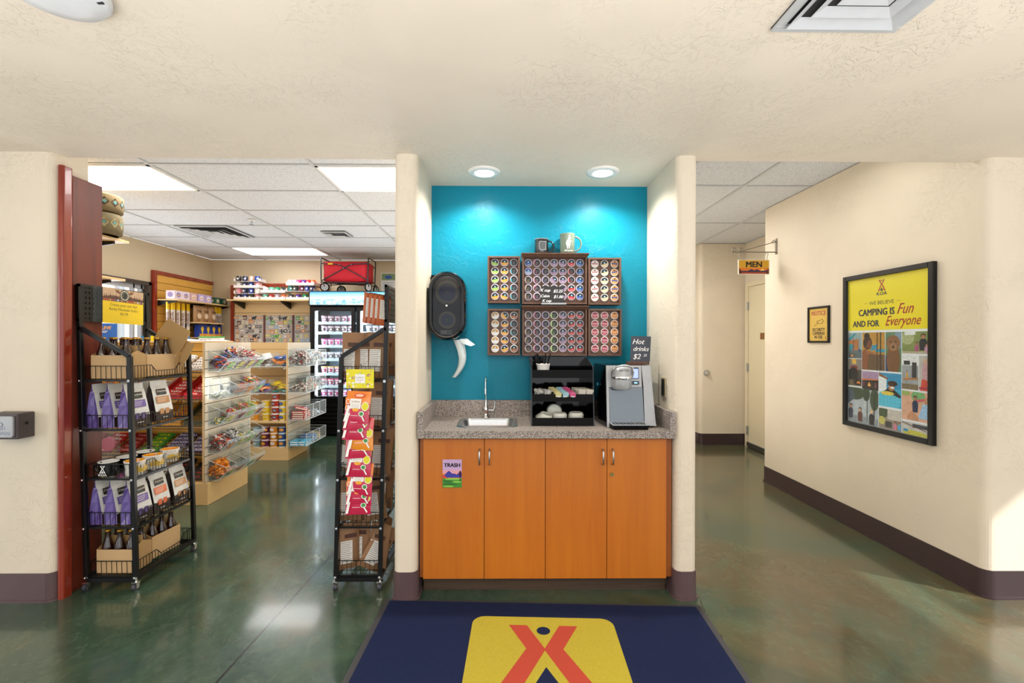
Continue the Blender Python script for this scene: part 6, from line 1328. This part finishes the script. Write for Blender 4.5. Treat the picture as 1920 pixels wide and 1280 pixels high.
# ================================================================== FOLDING WAGON ON THE FREEZER
t = thing('folding_wagon', 'red folding wagon with black frame standing on the freezer', 'wagon', (-2.25, 6.92, FZT))
M_RFAB = mat('c8182c', .7, name='red_canvas', var=.16, vs_=9, bump=.4, bs=14); M_FR = mat('2c2b2d', .4, name='wagon_frame')
wx0, wx1, wy0, wy1 = -2.64, -1.965, 6.72, 7.10; z0, z1 = FZT+.165, FZT+.445
b = B(); n = 10; vs = []
def wall_(pa, pb, ph):   # soft wall with creases
    k = len(vs)
    for j in range(5):
        for i in range(n+1):
            u, v = i/n, j/4; p = Vector((*pa, 0)).lerp(Vector((*pb, 0)), u); sag = .022*math.sin(PI*u)*(1 if v in (0, ) else .3); nrm = Vector((pb[1]-pa[1], pa[0]-pb[0], 0)).normalized()
            p = p+nrm*(.016*math.sin(PI*u)*math.sin(PI*v)+.004*math.sin(u*17+v*9+ph)); vs.append((p.x, p.y, z0+(z1-z0)*v-sag*(1-v)))
    return [(k+j*(n+1)+i, k+j*(n+1)+i+1, k+(j+1)*(n+1)+i+1, k+(j+1)*(n+1)+i) for j in range(4) for i in range(n)]
fs = wall_((wx0+.03, wy0+.02), (wx1-.02, wy0+.02), 0)+wall_((wx1-.02, wy0+.02), (wx1-.02, wy1-.02), 1)+wall_((wx1-.02, wy1-.02), (wx0+.03, wy1-.02), 2)+wall_((wx0+.03, wy1-.02), (wx0+.03, wy0+.02), 3)
k = len(vs); vs += [(wx0+.03, wy0+.02, z0), (wx1-.02, wy0+.02, z0), (wx1-.02, wy1-.02, z0), (wx0+.03, wy1-.02, z0)]; fs.append((k, k+1, k+2, k+3))
b.add(vs, fs, M_RFAB, True); o = b.obj('canvas_body', t); md = o.modifiers.new('s', 'SOLIDIFY'); md.thickness = .004
for y in (wy0, wy1):
    b = B(); b.bar((wx0, y, z1-.03), (wx0+.26, y, z1-.045), .014, M_FR); b.bar((wx0+.26, y, z1-.045), (wx1, y, z0+.01), .014, M_FR); b.bar((wx1, y, z1-.03), (wx1-.24, y, z1-.04), .014, M_FR); b.bar((wx1-.24, y, z1-.04), (wx0+.01, y, z0+.0), .014, M_FR)
    for x in (wx0+.26, wx1-.24, (wx0+wx1)/2-.01): b.cyl((x, y-.009, z1-.045 if abs(x-(wx0+wx1)/2) > .03 else z1-.10), (x, y-.011, z1-.045 if abs(x-(wx0+wx1)/2) > .03 else z1-.10), .007, M_SILV, n=8)
    b.obj('cross_struts', t)
for x, s in ((wx0, -1), (wx1, 1)):
    b = B(); xt = x-.01 if s < 0 else x+.012; b.tube([(x, wy0, z0-.04), (xt, wy0, z1+.03), (xt, wy0+.02, z1+.055), (xt, wy1-.02, z1+.055), (xt, wy1, z1+.03), (x, wy1, z0-.04)], .010, M_FR, 8); b.obj('end_hoop', t)
b = B(); b.bar((wx0, wy0, z0-.02), (wx1, wy1, z0-.035), .014, M_FR); b.bar((wx0, wy1, z0-.02), (wx1, wy0, z0-.035), .014, M_FR); b.bar((wx0, wy0, z0-.02), (wx1, wy0, z0-.035), .012, M_FR); b.obj('base_frame', t)
b = B(); b.box(wx0+.10, wy0-.012, z1-.045, wx0+.17, wy0-.008, z1-.028, mat('e0e020', .5, name='yellow_tag')); b.obj('tag', t)
for x, y, rz in ((wx0+.05, wy0, .25), (wx0+.16, wy1, .25), (wx1+.01, wy0, 1.0), (wx1+.02, wy1, 1.2)):
    b = B(Matrix.Translation((x, y, FZT)) @ Matrix.Rotation(rz, 4, 'Z')); r = .068
    b.tube([(r*.84*math.cos(2*PI*i/22), 0, r+r*.84*math.sin(2*PI*i/22)) for i in range(22)], r*.16, M_BLKM, 8, True); b.cyl((0, -.006, r), (0, .006, r), r*.74, mat('c4c4c6', .5, name='wheel_disc'), n=22)
    for i in range(6): a = PI*i/3; b.cyl((r*.45*math.cos(a), -.007, r+r*.45*math.sin(a)), (r*.45*math.cos(a), .007, r+r*.45*math.sin(a)), r*.11, mat('6a6a6c', .5, name='wheel_hole'), n=8)
    wh = b.obj('wheel', t); b = B(Matrix.Translation((x, y, FZT)) @ Matrix.Rotation(rz, 4, 'Z'))
    for s in (-1, 1): b.bar((0, s*.016, r), (-.02, s*.016, r*2+.01), .010, M_FR)
    b.bar((-.02, 0, r*2+.005), (-.02, 0, z0-FZT-.02), .02, M_FR); b.obj('fork', t)
p = PY(714, 512, 7.49); t = thing('paper_notice', 'white printed notice with photo on wall behind the wagon', 'poster', (p.x, 7.5, 2.2)); b = B(frame((p.x, YBK-.003, 2.2), (1, 0, 0), (0, 0, 1)))
b.box(0, 0, 0, .24, .30, .002, M_WHITE); b.obj('sheet', t); b = B(b.xf); b.rect(.01, .18, .23, .29, .0025, mat('8aa070', .5, name='photo_g', var=.5, vs_=30)); b.disc(.12, .23, .06, .003, mat('3a62b0', .5, name='photo_b'), ry=.03)
for k in range(5): b.rect(.03, .14-.025*k, .21-.02*(k % 2), .147-.025*k, .0025, mat('a0a0a0', .5, name='grey_ink'))
b.obj('print', t)

# ================================================================== BACK WALL: MUG SHELF AND MAGNET BOARD
YS = 7.44
sw = thing('slatwall_panel', 'maple slatwall with dark red frame behind the magnets', 'wall panel', (-3.5, YBK, .5)); X0, X1 = PY(440, 600, YS).x-.05, -2.86
b = B(frame((X0+.05, YS, .5), (1, 0, 0), (0, 0, 1))); slats(b, 0, 0, X1-X0-.05, 1.78, .02, M_MAPLEX, 12); b.obj('slat_board', sw)
b = B(); b.box(X0, YS-.03, .5, X0+.05, YBK-.002, 2.28, M_REDE); b.obj('frame_post', sw); b = B(); b.box(X1, YS-.03, .5, X1+.05, YBK-.002, 2.31, M_REDE); b.obj('frame_post', sw)
b = B(); b.box(X0+.5, YS-.03, 2.26, X1-.001, YBK-.002, 2.31, M_REDE); b.obj('frame_top', sw)
mb = thing('magnet_board', 'grey carpeted display board covered in souvenir magnets', 'display board', (-3.5, YS, .9)); bx0, bx1 = X0+.06, -2.88
b = B(); b.box(bx0, YS-.022, .9, bx1, YS-.0015, 1.797, speckle('grey_carpet_board', ['c4bcb6', 'b8b0aa', 'ccc4be', 'aaa39e'], 240, .9)); b.obj('carpet_panel', mb)
for px in (495.5, 549.5): b = B(); x = PY(px, 600, YS-.03).x; b.box(x-.012, YS-.04, .9, x+.012, YS-.022, 1.80, M_RED); b.obj('batten', mb)
MG = [('brown', '6a4028'), ('dark brown', '3c2a20'), ('white', 'e8e4de'), ('cream', 'e0d0b0'), ('orange', 'd88a3c'), ('sky blue', '7fb0d8'), ('yellow', 'd8c030'), ('black', '2a2626'), ('red', 'b83a30'), ('green', '5aa040')]
rows = 9; used = []; cnt = 0; SHP = ('round', 'square', 'wide', 'cactus shaped', 'bear shaped', 'tall')
for r_ in range(6):
    for c_ in range(17):
        x = bx0+.04+.0695*c_+RND.uniform(-.012, .012)+(.02 if r_ % 2 else 0); z = 1.755-.072*r_+RND.uniform(-.010, .010)
        if any(abs(x-PY(px, 600, YS-.03).x) < .035 for px in (495.5, 549.5)) or x > bx1-.03: continue
        wn, col = RND.choice(MG if c_ > 5 else MG[:5]+MG[7:8]); sh = RND.choice(SHP if wn in ('brown', 'dark brown', 'green', 'black') else SHP[:3]+SHP[5:]); b = B(frame((x, YS-.0225, z), (1, 0, 0), (0, 0, 1))); s = RND.uniform(.022, .033); m = mat(col, .45, name='magnet_'+col, var=.25, vs_=60); e = mat('d8cfc0' if wn != 'white' else 'b08a70', .45, name='magnet_detail')
        if sh == 'round': b.prism([(s*math.cos(a), s*math.sin(a)) for a in [PI*i/8 for i in range(16)]], 0, .004, m); b.disc(0, 0, s*.5, .0045, e, n=10)
        elif sh == 'square': b.box(-s, -s, 0, s, s, .004, m); b.rect(-s*.7, -s*.5, s*.7, s*.1, .0045, e)
        elif sh == 'wide': b.box(-s*1.5, -s*.6, 0, s*1.5, s*.6, .004, m); b.rect(-s*1.2, -s*.2, s*1.2, s*.2, .0045, e)
        elif sh == 'tall': b.box(-s*.6, -s*1.2, 0, s*.6, s*1.2, .004, m); b.rect(-s*.4, -s*.2, s*.4, s*.8, .0045, e)
        elif sh == 'cactus shaped': b.box(-s*.25, -s*1.3, 0, s*.25, s*1.3, .004, m); b.box(-s, -s*.2, 0, -s*.25, s*.15, .004, m); b.box(-s, -s*.2, 0, -s*.7, s*.7, .004, m); b.box(s*.25, -s*.5, 0, s, -s*.15, .004, m); b.box(s*.7, -s*.5, 0, s, s*.5, .004, m)
        else: b.prism([(s*1.1*math.cos(a), s*.7*math.sin(a)) for a in [PI*i/6 for i in range(12)]], 0, .004, m); b.prism([(s+s*.5*math.cos(a), s*.5+s*.5*math.sin(a)) for a in [PI*i/5 for i in range(10)]], 0, .005, m); b.box(-s*.8, -s*1.2, 0, -s*.4, -s*.3, .004, m); b.box(s*.4, -s*1.2, 0, s*.8, -s*.3, .004, m)
        tag(b.obj('souvenir_magnet'), f'{wn} {sh} magnet, {ORD[r_]} row, {ORD[min(c_, 11)] if c_ < 12 else "far right "+ORD[c_-12]} from left on grey board', 'magnet', 'souvenir magnets on the grey board'); cnt += 1
ms = thing('wall_shelf', 'long pale shelf on black brackets holding travel mugs on back wall', 'shelf', (-3.5, 7.3, 2.0)); sx0, sx1 = -4.24, -2.80
b = B(); b.box(sx0, 7.08, 2.005, sx1, YS, 2.025, M_MAPLEX); b.obj('board', ms)
for x in (-4.16, -3.42, -2.86): b = B(); b.prism([(0, 0), (0, -.10), (-.04, -.10), (-.30, -.015), (-.30, 0)], -.012, .012, M_BLK) if False else b.hexa([(x-.012, 7.12, 1.99), (x+.012, 7.12, 1.99), (x+.012, YS, 1.90), (x-.012, YS, 1.90)], [(x-.012, 7.12, 2.005), (x+.012, 7.12, 2.005), (x+.012, YS, 2.005), (x-.012, YS, 2.005)], M_BLK); b.obj('bracket', ms)
M_TRAY = mat('ece2dc', .6, name='pale_pink_tray')
def travel(c):
    t = thing('travel_mug', c[0], 'mug'); m = mat(c[1], .3, name='mug_'+c[1], coat=.4, var=.08); b = B(); b.lathe([(.030, 0), (.038, .02), (.041, .05), (.038, .075), (.036, .088)], m, n=16, cap=True); b.lathe([(.036, .088), (.033, .088), (.031, .01), (.0005, .009)], m, n=16); b.obj('body', t)
    b = B(); b.tube([(.038, 0, .07), (.062, 0, .068), (.064, 0, .03), (.036, 0, .025)], .005, m, 6); b.obj('handle', t)
    b = B(frame((0, -.041, .045), (1, 0, 0), (0, 0, 1))); b.disc(0, 0, .016, 0, mat('e8e4e0', .4, name='mug_badge'), n=14); b.obj('badge', t); return Proto(t)
TM = {k: travel((k, v)) for k, v in dict(black='202226', navy='1c2c58', blue='2044a0', peach='e8b8a0', pink='dc8c98', white='e8e6e0', mint='6cc4b0', green='189060', red='c82434', charcoal='303238', orange='e8703c', magenta='c82070', violet='5a2c94', teal='1c8078', plum='6a2448', pearl='c8c0d8').items()}
STK = [('left', 443, 489, [(528.3, ['black', 'navy', 'peach', 'blue'], 0), (540, ['white', 'navy', 'blue', 'pink'], 1), (551, ['pink', 'navy', 'blue', 'white'], 0), (563, ['navy', 'blue', 'charcoal', 'pink'], 1)]),
       ('middle', 493, 538, [(549, ['white', 'mint', 'green', 'charcoal'], 1), (562.5, ['mint', 'red', 'pearl', 'orange'], 1)]),
       ('right', 540, 592, [(535, ['pearl', 'pearl', 'magenta', 'violet', 'red', 'orange'], 1), (546.5, ['teal', 'charcoal', 'plum', 'blue', 'navy'], 0), (562.5, ['charcoal', 'violet', 'green', 'navy'], 1)])]
for nm, pa, pb, lv_ in STK:
    for li, (py, cs, lip) in enumerate(lv_):
        z = PY(500, py, 7.2).z-.002; z = max(z, 2.026); xa, xb = PY(pa, py, 7.2).x, PY(pb, py, 7.2).x
        t = thing('mug_tray', f'pale card tray of mugs, {ORD[li]} from the top in the {nm} stack', 'tray', ((xa+xb)/2, 7.2, z)); b = B(); b.box(xa, 7.13, z, xb, 7.36, z+.004, M_TRAY); b.obj('floor', t)
        if lip: b = B(); b.box(xa, 7.127, z, xb, 7.13, z+.038, M_TRAY); b.obj('front_lip', t)
        for x in (xa, xb-.003): b = B(); b.prism if False else b.box(x, 7.13, z, x+.003, 7.36, z+.05, M_TRAY); b.obj('side', t)
        n_ = len(cs)
        for i, c in enumerate(cs): TM[c].put((xa+(xb-xa)*(i+.5)/n_, 7.19, z+.005), RND.uniform(-.4, .6), f'{c} travel mug, {ORD[i]} from left in {ORD[li]} tray of the {nm} stack', 'travel mugs on the back shelf', scale=.93)

# ================================================================== LEFT WALL: SMORES SLATWALL AND SHELVES
t = thing('slatwall_panel', 'honey yellow slatwall with mahogany frame on the left store wall', 'wall panel', (XLW, 6.8, .8)); ly0, ly1, lz1 = 6.19, 7.475, 2.34
ly0 = 6.215
b = B(frame((XLW+.034, ly0+.05, .8), (0, 1, 0), (0, 0, 1))); slats(b, 0, 0, ly1-ly0-.05, lz1-.05-.8, .03, M_HONEY, 14); b.obj('slat_board', t)
b = B(); b.box(XLW+.001, ly0, .8, XLW+.05, ly0+.05, lz1, M_REDE); b.obj('frame_post', t); b = B(); b.box(XLW+.001, ly0+.051, lz1-.05, XLW+.05, ly1, lz1, M_REDE); b.obj('frame_top', t)
for nm, z, y0, y1, lab in (('wall_shelf', 1.955, 6.27, 7.49, 'upper'), ('wall_shelf', 1.66, 6.72, 7.30, 'middle'), ('wall_shelf', 1.44, 6.82, 7.30, 'lower')):
    s = thing(nm, f'{lab} maple shelf on the honey slatwall', 'shelf', (XLW+.2, (y0+y1)/2, z)); b = B(); b.box(XLW+.036, y0, z-.018, XLW+.33, y1, z, M_MAPLEX); b.obj('board', s, bevel=.002)
    for y in (y0+.02, (y0+y1)/2, y1-.04): b = B(); b.hexa([(XLW+.036, y, z-.09), (XLW+.30, y, z-.035), (XLW+.30, y+.012, z-.035), (XLW+.036, y+.012, z-.09)], [(XLW+.036, y, z-.018), (XLW+.30, y, z-.018), (XLW+.30, y+.012, z-.018), (XLW+.036, y+.012, z-.018)], M_BLK); b.obj('bracket', s)
def gift(c, c2, w=.15, h=.115, d=.12):
    t = thing('gift_box', c, 'box'); b = B(); b.box(-d/2, -w/2, 0, d/2, w/2, h, mat(c, .4, name='giftbox_'+c, var=.06)); b.obj('carton', t, bevel=.001)
    b = B(frame((d/2+.001, 0, h*.5), (0, 1, 0), (0, 0, 1))); b.disc(0, 0, w*.28, 0, mat(c2, .4, name='gift_print'), n=16, ry=h*.3); b.disc(0, -h*.05, w*.2, .0006, mat('d8a868', .4, name='gift_food'), n=14, ry=h*.1); b.obj('printed_panel', t)
    b = B(frame((0, -w/2-.001, h*.5), (1, 0, 0), (0, 0, 1))); b.disc(0, 0, d*.3, 0, mat(c2, .4, name='gift_print'), n=16, ry=h*.3); b.obj('printed_end', t); return Proto(t)
G1 = gift('e4d4dc', '9a8ab8'); G2 = gift('d0a8a8', 'e8d8c8'); G3 = gift('b8a4cc', 'e8e0ec'); G4 = gift('24503c', 'b8c4a8', .13, .10)
for i, (y, P_, w_) in enumerate(((6.32, G1, 'pale lilac'), (6.47, G1, 'pale lilac'), (6.63, G2, 'dusty pink'), (6.80, G3, 'lavender'), (6.96, G3, 'lavender'), (7.19, G4, 'dark green'), (7.36, G4, 'dark green'))): P_.put((XLW+.24, y, 1.956), 0, f'{w_} gift box, {ORD[i]} from the window on the top shelf', 'gift boxes on the honey slatwall shelf')
G5 = Proto((lambda t: t)(thing('graham_box', 'box', 'box'))); t = G5.root; b = B(); b.box(-.04, -.065, 0, .04, .065, .19, mat('24409c', .4, name='royal_blue_box')); b.obj('carton', t); b = B(frame((.041, 0, 0), (0, 1, 0), (0, 0, 1))); b.rect(-.065, 0, .065, .05, 0, mat('e0a040', .4, name='graham_gold')); b.disc(0, .12, .034, .0006, mat('f0c82c', .4, name='graham_yellow'), n=6, ry=.042); b.disc(0, .07, .018, .0008, mat('f0c82c', .4, name='graham_yellow'), n=6); b.obj('printed_panel', t)
for i in range(4): G5.put((XLW+.22, 6.88+.137*(i % 4), 1.441), 0, f'blue cracker box, {ORD[i]} from the window on lower slatwall shelf', 'blue cracker boxes')
t = thing('kraft_pouch', 'p', 'pouch'); b = B(Matrix.Rotation(PI/2, 4, 'Z')); pouch(b, .17, .245, .07, mat('a07a54', .55, name='tan_kraft', var=.08), seal=.06); b.obj('pouch', t); b = B(frame((.036, 0, .09), (0, 1, 0), (0, 0, 1))); b.disc(0, 0, .045, 0, mat('d8c0a0', .4, name='pouch_window'), n=18, ry=.04); b.text('Crisp', .05, mat('5a3018', .5, name='brown_logo'), 0, .06, 0, bold=.03, shear=.2); b.obj('printed_label', t); KP = Proto(t)
for i, y in enumerate((6.79, 6.95, 7.13)): KP.put((XLW+.24, y, 1.661), .0, f'tan kraft snack pouch, {ORD[i]} from the window on middle shelf', 'kraft pouches')
t = thing('roasting_stick_pack', 's', 'stick pack'); b = B(); b.box(-.010, -.022, -.52, .010, .022, 0, mat('e4ddd4', .35, name='stick_sleeve', coat=.3)); b.obj('sleeve', t); b = B(); b.box(-.011, -.023, -.09, .011, .023, .012, mat('ecc418', .4, name='stick_yellow')); b.box(-.011, -.023, -.46, .011, .023, -.36, mat('ecb818', .4, name='stick_yellow2')); b.xf = frame((.0115, .009, -.34), (0, 0, 1), (0, -1, 0)); b.text("S'MORSTIX", .038, mat('6a2018', .5, name='stick_ink'), .12, 0, .0, bold=.03, sx=1.1, res=1); b.xf = frame((0, -.0235, -.34), (0, 0, 1), (1, 0, 0)); b.text("S'MORSTIX", .034, mat('6a2018', .5, name='stick_ink'), .12, -.009, .0, bold=.03, sx=1.1, res=1); b.obj('printed_card', t); SP = Proto(t)
for i in range(8): SP.put((XLW+.16+.03*(i % 2), 6.31+.052*i, 1.905), RND.uniform(-.1, .3), f'yellow and white roasting stick pack, {ORD[i]} hanging left of the kraft pouches', 'roasting stick packs left of the pouches')
for i in range(5): SP.put((XLW+.22+.02*(i % 2), 7.18+.05*i, 1.905), RND.uniform(-.1, .3), f'yellow and white roasting stick pack, {ORD[i]} hanging right of the kraft pouches', 'roasting stick packs right of the pouches')
# slat display panel hidden behind the red board, carrying two shelves
t = thing('display_partition', 'slat partition behind the red board carrying shelves for blankets', 'wall panel', (-3.5, 3.5, 0)); b = B(); b.box(-3.56, 2.95, 0, -3.50, 3.92, 2.55, M_MAPLE); b.obj('panel', t)
for z, x1, ye, lab in ((2.205, -3.07, 3.80, 'upper'), (1.895, -3.10, 3.80, 'lower')):
    s = thing('wall_shelf', f'{lab} maple shelf jutting out beside the red board', 'shelf', (-3.3, 3.4, z)); b = B(); b.box(-3.498, 3.0, z-.018, x1, ye, z, M_MAPLEX); b.obj('board', s, bevel=.002)
    for y in (ye-.10, 3.1): b = B(); b.hexa([(-3.498, y, z-.10), (x1-.05, y, z-.04), (x1-.05, y+.02, z-.04), (-3.498, y+.02, z-.10)], [(-3.498, y, z-.018), (x1-.05, y, z-.018), (x1-.05, y+.02, z-.018), (-3.498, y+.02, z-.018)], M_BLK); b.obj('bracket', s)
def blanket(z, r, h, c1, c2, c3, label, cx=-3.16, cy=3.58):
    t = thing('folded_blanket', label, 'blanket', (cx, cy, z)); b = B(Matrix.Translation((cx, cy, z))); n = 32; prof = [(r*.85, 0), (r*.98, h*.06), (r, h*.3), (r*1.01, h*.6), (r*.99, h*.9), (r*.9, h*.98), (r*.4, h), (.001, h*1.0)]
    b.lathe(prof, mat(c1, .9, name='blanket_'+c1, var=.15, vs_=40, bump=.5, bs=90), n=n, sx=1., sy=.8); b.obj('roll', t)
    b = B(Matrix.Translation((cx, cy, z)))
    for k in range(10):
        a = -1.9+.42*k; R = r*1.012
        f = lambda da, zz: (R*math.cos(a+da), R*.8*math.sin(a+da), zz*h)
        b.add([f(-.18, .5), f(0, .28), f(.18, .5), f(0, .74)], [(0, 1, 2, 3)], mat(c2, .9, name='weave_'+c2)); b.add([f(-.08, .5), f(0, .40), f(.08, .5), f(0, .62)], [(0, 1, 2, 3)], mat(c3, .9, name='weave_'+c3))
    o = b.obj('woven_pattern', t); o.modifiers.new('s', 'SOLIDIFY').thickness = .002
blanket(2.206, .185, .17, '6e6144', '9c8c62', '5a8a84', 'lower olive patterned blanket roll on the shelf beside the red board')
blanket(2.377, .19, .14, '786644', '3a281c', '5a948c', 'upper brown patterned blanket roll stacked beside the red board')

# clear hanging box with a pink round toy, seen between the red board and the soda rack
p = PY(204, 832, 3.86)
t = thing('toy_box', 'clear box holding a pink round toy beside the red board', 'box', (p.x, 3.86, p.z-.12))
b = B(); b.box(p.x-.075, 3.83, p.z-.12, p.x+.075, 3.885, p.z+.12, M_EDGE2); b.obj('clear_case', t)
b = B(); b.cyl((p.x+.02, 3.84, p.z+.005), (p.x+.02, 3.825, p.z+.005), .058, mat('b06a80', .4, name='dusty_pink'), n=28); b.obj('round_toy', t)
